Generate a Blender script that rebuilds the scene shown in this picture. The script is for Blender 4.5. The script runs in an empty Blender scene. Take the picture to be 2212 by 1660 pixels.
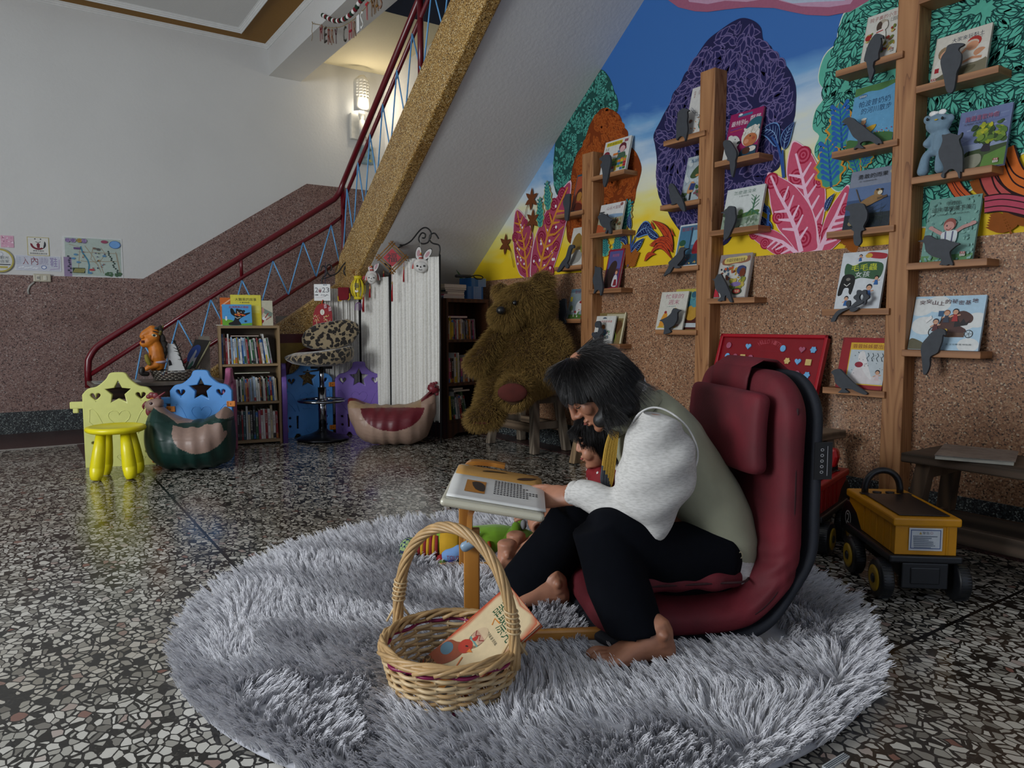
import bpy, math, random
import numpy as np
from mathutils import Vector, Matrix
SC = bpy.context.scene
COL = SC.collection
PI = math.pi
YAW = math.radians(34.09)
# ---------------------------------------------------------------- camera, world, lights, exposure
cam = bpy.data.objects.new('camera', bpy.data.cameras.new('camera'))
COL.objects.link(cam)
cam.location = (0, 0, .875)
cam.rotation_euler = (PI/2 - math.atan(130/1585), 0, -YAW)
cam.data.sensor_width = 36
cam.data.lens = 36*1585/2212
cam.data.clip_start = .02
SC.camera = cam
SC.view_settings.view_transform = 'Standard'
SC.view_settings.look = 'None'
SC.view_settings.gamma = 1
SC.view_settings.use_curve_mapping = False
SC.view_settings.exposure = 0
wd = bpy.data.worlds.new('daylight')
SC.world = wd
wd.use_nodes = True
wd.node_tree.nodes['Background'].inputs[0].default_value = (.62, .74, 1, 1)
wd.node_tree.nodes['Background'].inputs[1].default_value = .6
def area(name, loc, rot, sx, sy, power, col):
 l = bpy.data.lights.new(name, 'AREA')
 l.shape = 'RECTANGLE'; l.size = sx; l.size_y = sy; l.energy = power; l.color = col
 o = bpy.data.objects.new(name, l); o.location = loc; o.rotation_euler = rot
 COL.objects.link(o)
 return o
# daylight in the wide shop front behind the camera, a smaller window to the left, ceiling tubes
area('daylight_front', (.2, -2.92, 1.55), (-PI/2, 0, 0), 4.4, 2.3, 1000, (.93, .97, 1))
area('daylight_side', (-3.42, 2.2, 1.7), (0, -PI/2, 0), 1.6, 2.2, 190, (.93, .97, 1))
# ---------------------------------------------------------------- helpers
def hx(s):
 s = s.lstrip('#')
 if len(s) == 3: s = ''.join(k+k for k in s)
 r = []
 for i in (0, 2, 4):
  c = int(s[i:i+2], 16)/255
  r.append(c/12.92 if c <= .04045 else ((c+.055)/1.055)**2.4)
 return (r[0], r[1], r[2], 1)
class NT:
 """short node-tree writer"""
 def __init__(s, name):
  s.m = bpy.data.materials.new(name); s.m.use_nodes = True
  s.t = s.m.node_tree; s.b = s.t.nodes['Principled BSDF']
 def n(s, typ, **kw):
  nd = s.t.nodes.new('ShaderNode'+typ)
  for k, v in kw.items():
   if k.startswith('i_'):
    k = k[2:]
    nd.inputs[int(k) if k.isdigit() else k.replace('_', ' ')].default_value = v
   else:
    setattr(nd, k, v)
  return nd
 def l(s, a, b):
  s.t.links.new(a, b)
 def coords(s, scale=(1, 1, 1), obj=True):
  tc = s.n('TexCoord'); mp = s.n('Mapping'); mp.inputs['Scale'].default_value = scale
  s.l(tc.outputs['Object' if obj else 'Generated'], mp.inputs[0])
  return mp.outputs[0]
 def ramp(s, fac, stops, interp='LINEAR'):
  r = s.n('ValToRGB'); r.color_ramp.interpolation = interp
  e = r.color_ramp.elements
  while len(e) < len(stops): e.new(.5)
  for i, (p, c) in enumerate(stops):
   e[i].position = p; e[i].color = hx(c) if isinstance(c, str) else c
  s.l(fac, r.inputs[0])
  return r.outputs[0]
 def mix(s, fac, a, b, mode='MIX'):
  m = s.n('Mix', data_type='RGBA', blend_type=mode)
  for v, i in ((fac, 0), (a, 6), (b, 7)):
   if hasattr(v, 'default_value') and not isinstance(v, (tuple, float, int)):
    s.l(v, m.inputs[i])
   else:
    m.inputs[i].default_value = v
  return m.outputs[2]
 def math(s, op, a, b=0.):
  m = s.n('Math', operation=op)
  for v, i in ((a, 0), (b, 1)):
   if isinstance(v, (int, float)): m.inputs[i].default_value = v
   else: s.l(v, m.inputs[i])
  return m.outputs[0]
 def bump(s, hgt, st=.3, dist=.01):
  b = s.n('Bump'); b.inputs['Strength'].default_value = st; b.inputs['Distance'].default_value = dist
  s.l(hgt, b.inputs['Height']); s.l(b.outputs[0], s.b.inputs['Normal'])
 def base(s, v):
  if isinstance(v, tuple): s.b.inputs['Base Color'].default_value = v
  else: s.l(v, s.b.inputs['Base Color'])
 def rough(s, v):
  if isinstance(v, (int, float)): s.b.inputs['Roughness'].default_value = v
  else: s.l(v, s.b.inputs['Roughness'])
MATS = {}
def mat(name, col=None, rough=.5, var=.12, scale=20, bump=0, metal=0, spec=.5, sheen=0, coat=0, stretch=(1, 1, 1)):
 """plain surface with slight mottling and optional grain"""
 if name in MATS: return MATS[name]
 t = NT(name)
 c = hx(col)
 nz = t.n('TexNoise', i_Scale=scale, i_Detail=4.)
 t.l(t.coords(stretch), nz.inputs['Vector'])
 lo = tuple(x*(1-var) for x in c[:3])+(1,); hi = tuple(min(1, x*(1+var)) for x in c[:3])+(1,)
 t.base(t.ramp(nz.outputs[0], [(.3, lo), (.7, hi)]))
 t.rough(rough)
 t.b.inputs['Metallic'].default_value = metal
 t.b.inputs['Specular IOR Level'].default_value = spec
 t.b.inputs['Sheen Weight'].default_value = sheen
 t.b.inputs['Coat Weight'].default_value = coat
 if bump: t.bump(nz.outputs[0], bump, .01)
 MATS[name] = t.m
 return t.m
def printmat(name, rough=.4, spec=.4):
 """surface whose own colours are stored per face"""
 if name in MATS: return MATS[name]
 t = NT(name)
 a = t.n('Attribute', attribute_name='Col')
 nz = t.n('TexNoise', i_Scale=60., i_Detail=3.)
 t.l(t.coords(), nz.inputs['Vector'])
 g = t.ramp(nz.outputs[0], [(.3, (.9, .9, .9, 1)), (.7, (1, 1, 1, 1))])
 t.base(t.mix(1., a.outputs['Color'], g, 'MULTIPLY'))
 t.rough(rough); t.b.inputs['Specular IOR Level'].default_value = spec
 MATS[name] = t.m
 return t.m
def woodmat(name, c1, c2, scale=1., rough=.5, along='z', dark=None):
 if name in MATS: return MATS[name]
 t = NT(name)
 st = {'x': (.6, 9, 9), 'y': (9, .6, 9), 'z': (9, 9, .6)}[along]
 v = t.coords(tuple(k*scale for k in st))
 n1 = t.n('TexNoise', i_Scale=1.2, i_Detail=2., i_Distortion=1.2)
 t.l(v, n1.inputs['Vector'])
 w = t.n('TexWave', wave_type='RINGS', rings_direction={'x': 'X', 'y': 'Y', 'z': 'Z'}[along])
 w.inputs['Scale'].default_value = .9; w.inputs['Distortion'].default_value = 3.; w.inputs['Detail'].default_value = 2.
 t.l(v, w.inputs['Vector'])
 f = t.math('ADD', t.math('MULTIPLY', n1.outputs[0], .6), t.math('MULTIPLY', w.outputs['Fac'], .4))
 stops = [(.25, c1), (.7, c2)]
 t.base(t.ramp(f, stops))
 t.rough(rough)
 t.bump(f, .08, .004)
 MATS[name] = t.m
 return t.m
def wm(o):
 m = Matrix.Identity(4)
 while o is not None:
  m = o.matrix_basis @ m
  o = o.parent
 return m
SF = Matrix.Rotation(-YAW, 4, 'Z')          # rug frame: x across the room, y away from the door
class MB:
 def __init__(s, col=(.8, .8, .8, 1)):
  s.v = []; s.f = []; s.c = []; s.col = col; s.sm = []
 def add(s, vs, fs, col=None, sm=False):
  o = len(s.v)
  s.v.extend([tuple(v) for v in vs])
  col = hx(col) if isinstance(col, str) else (col or s.col)
  for f in fs:
   s.f.append([i+o for i in f]); s.c.append(col); s.sm.append(sm)
  return s
 def box(s, x0, x1, y0, y1, z0, z1, col=None):
  v = [(x, y, z) for z in (z0, z1) for y in (y0, y1) for x in (x0, x1)]
  return s.add(v, [(0, 2, 3, 1), (4, 5, 7, 6), (0, 1, 5, 4), (2, 6, 7, 3), (0, 4, 6, 2), (1, 3, 7, 5)], col)
 def obox(s, M, x0, x1, y0, y1, z0, z1, col=None):
  v = [M @ Vector((x, y, z)) for z in (z0, z1) for y in (y0, y1) for x in (x0, x1)]
  return s.add(v, [(0, 2, 3, 1), (4, 5, 7, 6), (0, 1, 5, 4), (2, 6, 7, 3), (0, 4, 6, 2), (1, 3, 7, 5)], col)
 def prism(s, pts, fn, w0, w1, col=None, sm=False):
  n = len(pts)
  v = [fn(p[0], p[1], w0) for p in pts]+[fn(p[0], p[1], w1) for p in pts]
  f = [list(range(n))[::-1], list(range(n, 2*n))]+[(i, (i+1) % n, n+(i+1) % n, n+i) for i in range(n)]
  return s.add(v, f, col, sm)
 def tube(s, path, r, n=8, col=None, closed=False, flat=1., up=None):
  P = [Vector(p) for p in path]
  m = len(P)
  R = [r]*m if isinstance(r, (int, float)) else list(r)
  vs = []
  a = None
  for i in range(m):
   if closed: t = P[(i+1) % m]-P[i-1]
   else: t = P[min(i+1, m-1)]-P[max(i-1, 0)]
   if t.length < 1e-9: t = Vector((0, 0, 1))
   t.normalize()
   if up is not None: a = Vector(up)
   elif a is None: a = Vector((0, 0, 1)) if abs(t.z) < .9 else Vector((1, 0, 0))
   a = (a-t*a.dot(t))
   if a.length < 1e-6: a = t.orthogonal()
   a.normalize()
   b = t.cross(a)
   for k in range(n):
    th = 2*PI*k/n
    vs.append(P[i]+(a*math.cos(th)+b*(math.sin(th)*flat))*R[i])
  f = []
  for i in range(m if closed else m-1):
   j = (i+1) % m
   for k in range(n):
    f.append((i*n+k, i*n+(k+1) % n, j*n+(k+1) % n, j*n+k))
  if not closed:
   f.append(list(range(n))[::-1]); f.append([(m-1)*n+k for k in range(n)])
  return s.add(vs, f, col, True)
 def lathe(s, prof, c=(0, 0, 0), n=24, col=None, M=None, sx=1., sy=1., sm=True):
  vs = []
  for r, z in prof:
   for k in range(n):
    th = 2*PI*k/n
    p = Vector((r*math.cos(th)*sx, r*math.sin(th)*sy, z))
    vs.append((M @ p if M else p)+Vector(c))
  f = []
  for i in range(len(prof)-1):
   for k in range(n):
    f.append((i*n+k, i*n+(k+1) % n, (i+1)*n+(k+1) % n, (i+1)*n+k))
  f.append(list(range(n))[::-1]); f.append([(len(prof)-1)*n+k for k in range(n)])
  return s.add(vs, f, col, sm)
 def ell(s, c, r, M=None, nu=20, nv=12, col=None):
  r = (r, r, r) if isinstance(r, (int, float)) else r
  vs = []
  for j in range(1, nv):
   ph = PI*j/nv
   for i in range(nu):
    th = 2*PI*i/nu
    p = Vector((r[0]*math.sin(ph)*math.cos(th), r[1]*math.sin(ph)*math.sin(th), r[2]*math.cos(ph)))
    vs.append((M @ p if M else p)+Vector(c))
  f = []
  for j in range(nv-2):
   for i in range(nu):
    f.append((j*nu+i, (j+1)*nu+i, (j+1)*nu+(i+1) % nu, j*nu+(i+1) % nu))
  for z, ring in ((r[2], 0), (-r[2], nv-2)):
   p = Vector((0, 0, z)); vs.append((M @ p if M else p)+Vector(c))
   q = len(vs)-1
   for i in range(nu):
    a, b = ring*nu+i, ring*nu+(i+1) % nu
    f.append((q, a, b) if z > 0 else (q, b, a))
  return s.add(vs, f, col, True)
 def loft(s, secs, n=20, col=None, pw=2.):
  """secs: (centre, half-axis a, half-axis b); superellipse sections, closed ends"""
  vs = []
  for c, a, b in secs:
   c, a, b = Vector(c), Vector(a), Vector(b)
   for k in range(n):
    th = 2*PI*k/n
    cs, sn = math.cos(th), math.sin(th)
    e = 2/pw
    vs.append(c+a*(math.copysign(abs(cs)**e, cs))+b*(math.copysign(abs(sn)**e, sn)))
  f = []
  for i in range(len(secs)-1):
   for k in range(n):
    f.append((i*n+k, i*n+(k+1) % n, (i+1)*n+(k+1) % n, (i+1)*n+k))
  f.append(list(range(n))[::-1]); f.append([(len(secs)-1)*n+k for k in range(n)])
  return s.add(vs, f, col, True)
 def limb(s, pts, rad, n=16, col=None, flat=1., up=None, cap=.7):
  """rounded tapering limb through pts"""
  P = [Vector(p) for p in pts]
  P = [P[0]+(P[0]-P[1]).normalized()*rad[0]*cap]+P+[P[-1]+(P[-1]-P[-2]).normalized()*rad[-1]*cap]
  R = [rad[0]*.55]+list(rad)+[rad[-1]*.55]
  # resample with a smooth spline
  Q, RR = [], []
  for i in range(len(P)-1):
   p0, p1, p2, p3 = P[max(i-1, 0)], P[i], P[i+1], P[min(i+2, len(P)-1)]
   for k in range(4):
    t = k/4
    Q.append(.5*((2*p1)+(p2-p0)*t+(2*p0-5*p1+4*p2-p3)*t*t+(3*p1-p0-3*p2+p3)*t**3))
    RR.append(R[i]*(1-t)+R[i+1]*t)
  Q.append(P[-1]); RR.append(R[-1])
  return s.tube(Q, RR, n, col, flat=flat, up=up)
 def mesh(s, name, M=None):
  me = bpy.data.meshes.new(name)
  v = s.v if M is None else [M @ Vector(p) for p in s.v]
  me.from_pydata(v, [], s.f)
  me.polygons.foreach_set('use_smooth', s.sm)
  if len(set(s.c)) > 1 or s.c[:1] != [(.8, .8, .8, 1)]:
   a = me.attributes.new('Col', 'FLOAT_COLOR', 'CORNER')
   cnt = [len(f) for f in s.f]
   a.data.foreach_set('color', np.repeat(np.array(s.c, 'f'), cnt, axis=0).ravel())
  me.update()
  return me
 def build(s, name, m, parent=None, frame=None, bevel=0, seg=2, sub=0, smooth=None):
  F = frame or Matrix.Identity(4)
  if parent is not None:
   M = wm(parent).inverted() @ F; loc = None
  else:
   w = [F @ Vector(p) for p in s.v]
   xs, ys, zs = zip(*w)
   loc = Vector(((min(xs)+max(xs))/2, (min(ys)+max(ys))/2, min(zs)))
   M = Matrix.Translation(-loc) @ F
  me = s.mesh(name, M)
  if smooth is not None: me.polygons.foreach_set('use_smooth', [smooth]*len(me.polygons))
  return put(name, me, m, parent, loc, bevel, seg, sub)
def put(name, me, m, parent=None, loc=None, bevel=0, seg=2, sub=0):
 o = bpy.data.objects.new(name, me)
 COL.objects.link(o)
 if m is not None:
  me.materials.clear()
  for x in (m if isinstance(m, (list, tuple)) else [m]): me.materials.append(x)
 if parent is not None: o.parent = parent
 if loc is not None: o.location = loc
 if bevel:
  b = o.modifiers.new('edge', 'BEVEL'); b.width = bevel; b.segments = seg; b.limit_method = 'ANGLE'; b.angle_limit = .6
  b.harden_normals = False
 if sub:
  b = o.modifiers.new('smooth', 'SUBSURF'); b.levels = sub; b.render_levels = sub
 return o
def thing(name, label, cat, loc=(0, 0, 0), rotz=0, group=None):
 o = bpy.data.objects.new(name, None)
 o.empty_display_size = .1
 COL.objects.link(o)
 o.location = loc; o.rotation_euler = (0, 0, rotz)
 return tag(o, label, cat, group)
def tag(o, label=None, cat=None, group=None, kind=None):
 if label: o['label'] = label
 if cat: o['category'] = cat
 if group: o['group'] = group
 if kind: o['kind'] = kind
 return o
def sthing(name, label, cat, s, d, z=0, group=None):
 """a thing standing at rug-frame position (s, d)"""
 p = SF @ Vector((s, d, z))
 return thing(name, label, cat, p, -YAW, group)
def remesh(mb, voxel, it=6, M=None, fac=.5):
 """one continuous skin over overlapping volumes"""
 me = mb.mesh('tmp', M)
 o = bpy.data.objects.new('tmp', me); COL.objects.link(o)
 r = o.modifiers.new('r', 'REMESH'); r.mode = 'VOXEL'; r.voxel_size = voxel; r.use_smooth_shade = True
 if it:
  q = o.modifiers.new('s', 'SMOOTH'); q.iterations = it; q.factor = fac
 dg = bpy.context.evaluated_depsgraph_get()
 out = bpy.data.meshes.new_from_object(o.evaluated_get(dg))
 bpy.data.objects.remove(o); bpy.data.meshes.remove(me)
 out.polygons.foreach_set('use_smooth', [True]*len(out.polygons))
 return out
def verts(me):
 a = np.empty(len(me.vertices)*3, 'f'); me.vertices.foreach_get('co', a)
 return a.reshape(-1, 3)
def normals(me):
 a = np.empty(len(me.vertices)*3, 'f'); me.vertices.foreach_get('normal', a)
 return a.reshape(-1, 3)
def setv(me, a):
 me.vertices.foreach_set('co', np.asarray(a, 'f').ravel()); me.update()
def paint(me, fn):
 """per-face own colour; fn(centres) -> (n,4)"""
 n = len(me.polygons)
 c = np.empty(n*3, 'f'); me.polygons.foreach_get('center', c)
 k = np.asarray(fn(c.reshape(-1, 3)), 'f')
 tot = np.empty(n, 'i'); me.polygons.foreach_get('loop_total', tot)
 if 'Col' in me.attributes: me.attributes.remove(me.attributes['Col'])
 a = me.attributes.new('Col', 'FLOAT_COLOR', 'CORNER')
 a.data.foreach_set('color', np.repeat(k, tot, axis=0).ravel())
def vnoise(p, scale, seed=0):
 """cheap smooth noise from summed sines, p (n,3)"""
 rg = np.random.RandomState(seed)
 o = np.zeros(len(p))
 for i in range(9):
  d = rg.normal(size=3); d /= np.linalg.norm(d)
  o += np.sin(p @ d*scale*rg.uniform(.6, 1.7)+rg.uniform(0, 6.28))
 return o/4.
def sample(me, n, seed=0):
 """random points and normals on a mesh"""
 me.calc_loop_triangles()
 t = np.empty(len(me.loop_triangles)*3, 'i'); me.loop_triangles.foreach_get('vertices', t); t = t.reshape(-1, 3)
 v = verts(me); nn = normals(me)
 a, b, c = v[t[:, 0]], v[t[:, 1]], v[t[:, 2]]
 ar = np.linalg.norm(np.cross(b-a, c-a), axis=1)
 rg = np.random.RandomState(seed)
 i = rg.choice(len(t), n, p=ar/ar.sum())
 u, w = rg.rand(n, 1), rg.rand(n, 1)
 k = (u+w) > 1
 u = np.where(k, 1-u, u); w = np.where(k, 1-w, w)
 p = a[i]+(b-a)[i]*u+(c-a)[i]*w
 q = nn[t[i, 0]]*(1-u-w)+nn[t[i, 1]]*u+nn[t[i, 2]]*w
 q /= np.linalg.norm(q, axis=1, keepdims=True)+1e-9
 return p, q
def unit(a):
 return a/(np.linalg.norm(a, axis=1, keepdims=True)+1e-9)
def strands(name, pts, rad, m, parent, tip=.25):
 """pts (n, k, 3) in the parent's space -> one hair-curves object"""
 n, k, _ = pts.shape
 h = bpy.data.hair_curves.new(name)
 h.add_curves([k]*n)
 h.attributes['position'].data.foreach_set('vector', pts.astype('f').ravel())
 r = np.linspace(1, tip, k)*rad
 at = h.attributes.get('radius') or h.attributes.new('radius', 'FLOAT', 'POINT')
 at.data.foreach_set('value', np.tile(r, n).astype('f'))
 h.materials.append(m)
 o = bpy.data.objects.new(name, h); COL.objects.link(o)
 if parent is not None: o.parent = parent
 return o
def furmat(name, c1, c2, rough=.5):
 if name in MATS: return MATS[name]
 t = NT(name)
 hi = t.n('HairInfo')
 t.base(t.ramp(hi.outputs['Random'], [(0, c1), (1, c2)]))
 t.rough(rough); t.b.inputs['Specular IOR Level'].default_value = .25
 MATS[name] = t.m
 return t.m
# lettering -------------------------------------------------------
_TX = {}
def text2d(t):
 if t in _TX: return _TX[t]
 cu = bpy.data.curves.new('tx', 'FONT'); cu.body = t; cu.size = 1; cu.resolution_u = 2
 o = bpy.data.objects.new('tx', cu); COL.objects.link(o)
 dg = bpy.context.evaluated_depsgraph_get()
 me = bpy.data.meshes.new_from_object(o.evaluated_get(dg))
 v = [(p.co.x, p.co.y) for p in me.vertices]; f = [list(p.vertices) for p in me.polygons]
 bpy.data.objects.remove(o); bpy.data.curves.remove(cu); bpy.data.meshes.remove(me)
 if v:
  xs = [p[0] for p in v]; x0, x1 = min(xs), max(xs)
  ys = [p[1] for p in v]; y0, y1 = min(ys), max(ys)
  v = [((x-x0)/(x1-x0+1e-9), (y-y0)/(y1-y0+1e-9)) for x, y in v]
  asp = (x1-x0)/(y1-y0+1e-9)
 else: asp = 1
 _TX[t] = (v, f, asp)
 return _TX[t]
class Art(MB):
 """flat printed or painted picture: shapes in a u,v frame, each a hair above the last"""
 def __init__(s, O, U, V, w=1., h=1., step=.00012):
  MB.__init__(s)
  s.O = Vector(O); s.U = Vector(U).normalized(); s.V = Vector(V).normalized(); s.N = s.U.cross(s.V)
  s.w, s.h, s.k, s.step = w, h, 1, step
  s.clip = False
 def P(s, u, v):
  return s.O+s.U*(u*s.w)+s.V*(v*s.h)+s.N*(s.k*s.step)
 def poly(s, pts, col):
  if s.clip:                                     # keep the printing on the sheet
   for ax, lim, sg in ((0, .004, 1), (0, .996, -1), (1, .004, 1), (1, .996, -1)):
    o = []
    for i, p in enumerate(pts):
     q = pts[i-1]
     a, b = (p[ax]-lim)*sg, (q[ax]-lim)*sg
     if (a >= 0) != (b >= 0):
      f = b/(b-a); o.append((q[0]+(p[0]-q[0])*f, q[1]+(p[1]-q[1])*f))
     if a >= 0: o.append((p[0], p[1]))
    pts = o
    if len(pts) < 3: return s
  s.add([s.P(*p) for p in pts], [list(range(len(pts)))], col); s.k += 1
  return s
 def rect(s, x0, y0, x1, y1, col):
  return s.poly([(x0, y0), (x1, y0), (x1, y1), (x0, y1)], col)
 def ov(s, cx, cy, rx, ry, col, rot=0, n=14, a0=0, a1=2*PI):
  """ellipse; rx, ry in units of the width"""
  q = s.w/s.h
  c, sn = math.cos(rot), math.sin(rot)
  full = a1-a0 > 6.2
  pts = []
  for i in range(n if full else n+1):
   th = a0+(a1-a0)*i/n
   x, y = rx*math.cos(th), ry*math.sin(th)
   pts.append((cx+x*c-y*sn, cy+(x*sn+y*c)*q))
  return s.poly(pts, col)
 def line(s, pts, wd, col, w1=None):
  q = s.w/s.h
  P = [Vector((p[0], p[1]/q)) for p in pts]
  L, Rr = [], []
  for i in range(len(P)):
   t = P[min(i+1, len(P)-1)]-P[max(i-1, 0)]
   if t.length < 1e-9: t = Vector((1, 0))
   t.normalize(); nrm = Vector((-t.y, t.x))
   ww = wd if w1 is None else wd+(w1-wd)*i/(len(P)-1)
   L.append(P[i]+nrm*ww/2); Rr.append(P[i]-nrm*ww/2)
  vs = [s.P(p.x, p.y*q) for p in L]+[s.P(p.x, p.y*q) for p in Rr]
  n = len(P)
  s.add(vs, [(i, n+i, n+i+1, i+1) for i in range(n-1)], col); s.k += 1
  return s
 def text(s, t, x0, y0, x1, y1, col, rot=0):
  """lettering stretched to fill the box"""
  v, f, asp = text2d(t)
  c, sn = math.cos(rot), math.sin(rot)
  q = s.w/s.h
  pts = []
  for a, b in v:
   dx, dy = (x1-x0)*a, (y1-y0)*b/q
   pts.append(s.P(x0+dx*c-dy*sn, y0+(dx*sn+dy*c)*q))
  s.add(pts, f, col); s.k += 1
  return s
 def column(s, t, x, y1, sz, col):
  """characters set one below the other"""
  q = s.w/s.h
  for i, ch in enumerate(t):
   if ch != ' ': s.text(ch, x, y1-(i+1)*sz*q*1.12, x+sz, y1-i*sz*q*1.12-sz*q*.12, col)
  return s
def spline(pts, k=6, closed=False):
 P = [Vector(p) for p in pts]
 n = len(P)
 out = []
 for i in range(n if closed else n-1):
  p0 = P[i-1] if closed or i else P[0]
  p1, p2 = P[i], P[(i+1) % n]
  p3 = P[(i+2) % n] if closed else P[min(i+2, n-1)]
  for j in range(k):
   t = j/k
   out.append(.5*((2*p1)+(p2-p0)*t+(2*p0-5*p1+4*p2-p3)*t*t+(3*p1-p0-3*p2+p3)*t**3))
 if not closed: out.append(P[-1])
 return out
def sp2(pts, k=4):
 return [(p.x, p.y) for p in spline([(a, b, 0) for a, b in pts], k, True)]
def inside(p, poly):
 x, y = p; r = False
 j = len(poly)-1
 for i in range(len(poly)):
  xi, yi = poly[i]; xj, yj = poly[j]
  if (yi > y) != (yj > y) and x < (xj-xi)*(y-yi)/(yj-yi)+xi: r = not r
  j = i
 return r
def heart(cx, cy, r, n=20):
 o = []
 for i in range(n):
  t = 2*PI*i/n
  o.append((cx+r*math.sin(t)**3, cy+r/16*(13*math.cos(t)-5*math.cos(2*t)-2*math.cos(3*t)-math.cos(4*t))))
 return o
def star(cx, cy, r, r2=.42, n=5, a=PI/2):
 return [(cx+(r if i % 2 == 0 else r*r2)*math.cos(a+PI*i/n), cy+(r if i % 2 == 0 else r*r2)*math.sin(a+PI*i/n)) for i in range(2*n)]
RND = random.Random(7)
PRINT = printmat('printed_ink')
MATTE = printmat('matte_paint', .75, .2)
# ================================================================ the room
def plaster(name, col, rough=.7):
 t = NT(name)
 n1 = t.n('TexNoise', i_Scale=1.3, i_Detail=5.); n2 = t.n('TexNoise', i_Scale=45., i_Detail=4.)
 v = t.coords(); t.l(v, n1.inputs[0]); t.l(v, n2.inputs[0])
 c = hx(col)
 t.base(t.ramp(n1.outputs[0], [(.3, tuple(k*.93 for k in c[:3])+(1,)), (.7, c)]))
 t.rough(rough)
 t.bump(t.math('ADD', n2.outputs[0], t.math('MULTIPLY', n1.outputs[0], 3.)), .18, .01)
 return t.m
def terrazzo_floor():
 t = NT('terrazzo_floor')
 v = t.coords()
 wob = t.n('TexNoise', i_Scale=26., i_Detail=2.); t.l(v, wob.inputs[0])
 vv = t.n('VectorMath', operation='MULTIPLY_ADD'); t.l(wob.outputs['Color'], vv.inputs[0]); vv.inputs[1].default_value = (.012, .012, .012); t.l(v, vv.inputs[2])
 mp = t.n('Mapping'); mp.inputs['Scale'].default_value = (1, .72, 1); mp.inputs['Rotation'].default_value = (0, 0, .6); t.l(vv.outputs[0], mp.inputs[0])
 ve = t.n('TexVoronoi', feature='DISTANCE_TO_EDGE', i_Scale=47.); t.l(mp.outputs[0], ve.inputs['Vector'])
 vc = t.n('TexVoronoi', feature='F1', i_Scale=47.); t.l(mp.outputs[0], vc.inputs['Vector'])
 sep = t.n('SeparateColor'); t.l(vc.outputs['Color'], sep.inputs[0])
 # every chip a little smaller than its cell, some missing
 thr = t.math('MULTIPLY_ADD', sep.outputs[0], .13); thr.node.inputs[2].default_value = .03
 chip = t.math('GREATER_THAN', ve.outputs['Distance'], thr)
 keep = t.math('LESS_THAN', sep.outputs[1], .93)
 chip = t.math('MULTIPLY', chip, keep)
 stone = t.ramp(sep.outputs[2], [(0, '#6a665f'), (.2, '#98958c'), (.55, '#b7b4ab'), (.95, '#c9c6be'), (1, '#7a5145')])
 # fine grit between the chips
 g = t.n('TexVoronoi', feature='F1', i_Scale=240.); t.l(v, g.inputs['Vector'])
 grit = t.ramp(g.outputs['Color'], [(0, '#161413'), (.7, '#26231f'), (1, '#4a463f')])
 col = t.mix(chip, grit, stone)
 # thin dividing strips of the slabs
 sx = t.n('SeparateXYZ'); gc = t.n('NewGeometry'); t.l(gc.outputs['Position'], sx.inputs[0])
 def strip(o, off, per):
  a = t.math('SUBTRACT', o, off); b = t.math('PINGPONG', a, per/2)
  return t.math('LESS_THAN', b, .006)
 ln = t.math('MAXIMUM', strip(sx.outputs[0], .622, 1.9), strip(sx.outputs[1], 1.005, 1.9))
 col = t.mix(ln, col, hx('#15110e'))
 st = t.n('TexNoise', i_Scale=1.1, i_Detail=4.); t.l(v, st.inputs[0])
 stain = t.ramp(st.outputs[0], [(.35, (.72, .68, .62, 1)), (.6, (1, 1, 1, 1))])
 t.base(t.mix(1., col, stain, 'MULTIPLY'))
 rn = t.n('TexNoise', i_Scale=3., i_Detail=5.); t.l(v, rn.inputs[0])
 t.rough(t.ramp(rn.outputs[0], [(.3, (.13, .13, .13, 1)), (.7, (.26, .26, .26, 1))]))
 t.b.inputs['Specular IOR Level'].default_value = .55
 return t.m
def pebbledash(name, stops, scale=150, stain=None, rough=.55):
 t = NT(name)
 v = t.coords()
 vo = t.n('TexVoronoi', feature='F1', i_Scale=float(scale)); t.l(v, vo.inputs['Vector'])
 sep = t.n('SeparateColor'); t.l(vo.outputs['Color'], sep.inputs[0])
 c = t.ramp(sep.outputs[0], stops, 'CONSTANT')
 n1 = t.n('TexNoise', i_Scale=2.2, i_Detail=6., i_Roughness=.65); t.l(v, n1.inputs[0])
 c = t.mix(1., c, t.ramp(n1.outputs[0], [(.3, (.72, .66, .62, 1)), (.55, (1, 1, 1, 1))]), 'MULTIPLY')
 if stain:
  n2 = t.n('TexNoise', i_Scale=1.5, i_Detail=8., i_Roughness=.7); t.l(v, n2.inputs[0])
  c = t.mix(t.ramp(n2.outputs[0], [(.6, (0, 0, 0, 1)), (.72, (.45, .45, .45, 1))]), c, hx(stain))
 t.base(c); t.rough(rough)
 t.bump(vo.outputs['Distance'], .25, .004)
 return t.m
WHITE = plaster('white_plaster', '#d2d2d0')
CEILW = plaster('ceiling_paint', '#dededc')
WARMC = plaster('lamp_warmed_plaster', '#d9cfae')  # stairwell ceiling, warm tone of the wall lamp's light painted in
MUST = plaster('mustard_paint', '#8a6016')
TERR = terrazzo_floor()
DADO_L = pebbledash('rose_terrazzo', [(0, '#3a2926'), (.09, '#6f5550'), (.36, '#84675f'), (.66, '#8f756d'), (.9, '#9a8780'), (.975, '#ada19b')], 150, '#94928f')
DADO_R = pebbledash('tan_terrazzo', [(0, '#3a281d'), (.08, '#74513a'), (.34, '#92694b'), (.64, '#a07758'), (.88, '#ab8a6a'), (.97, '#bfa98e')], 170, '#a39488')
STONE = pebbledash('ochre_terrazzo', [(0, '#4a3518'), (.15, '#8a6630'), (.45, '#a98548'), (.75, '#c4a56a'), (.93, '#dfcb9e')], 210, rough=.35)
BASE = pebbledash('dark_terrazzo', [(0, '#14161a'), (.4, '#2b3033'), (.7, '#4b5354'), (.9, '#8b9490')], 190, '#6d7880')
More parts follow.
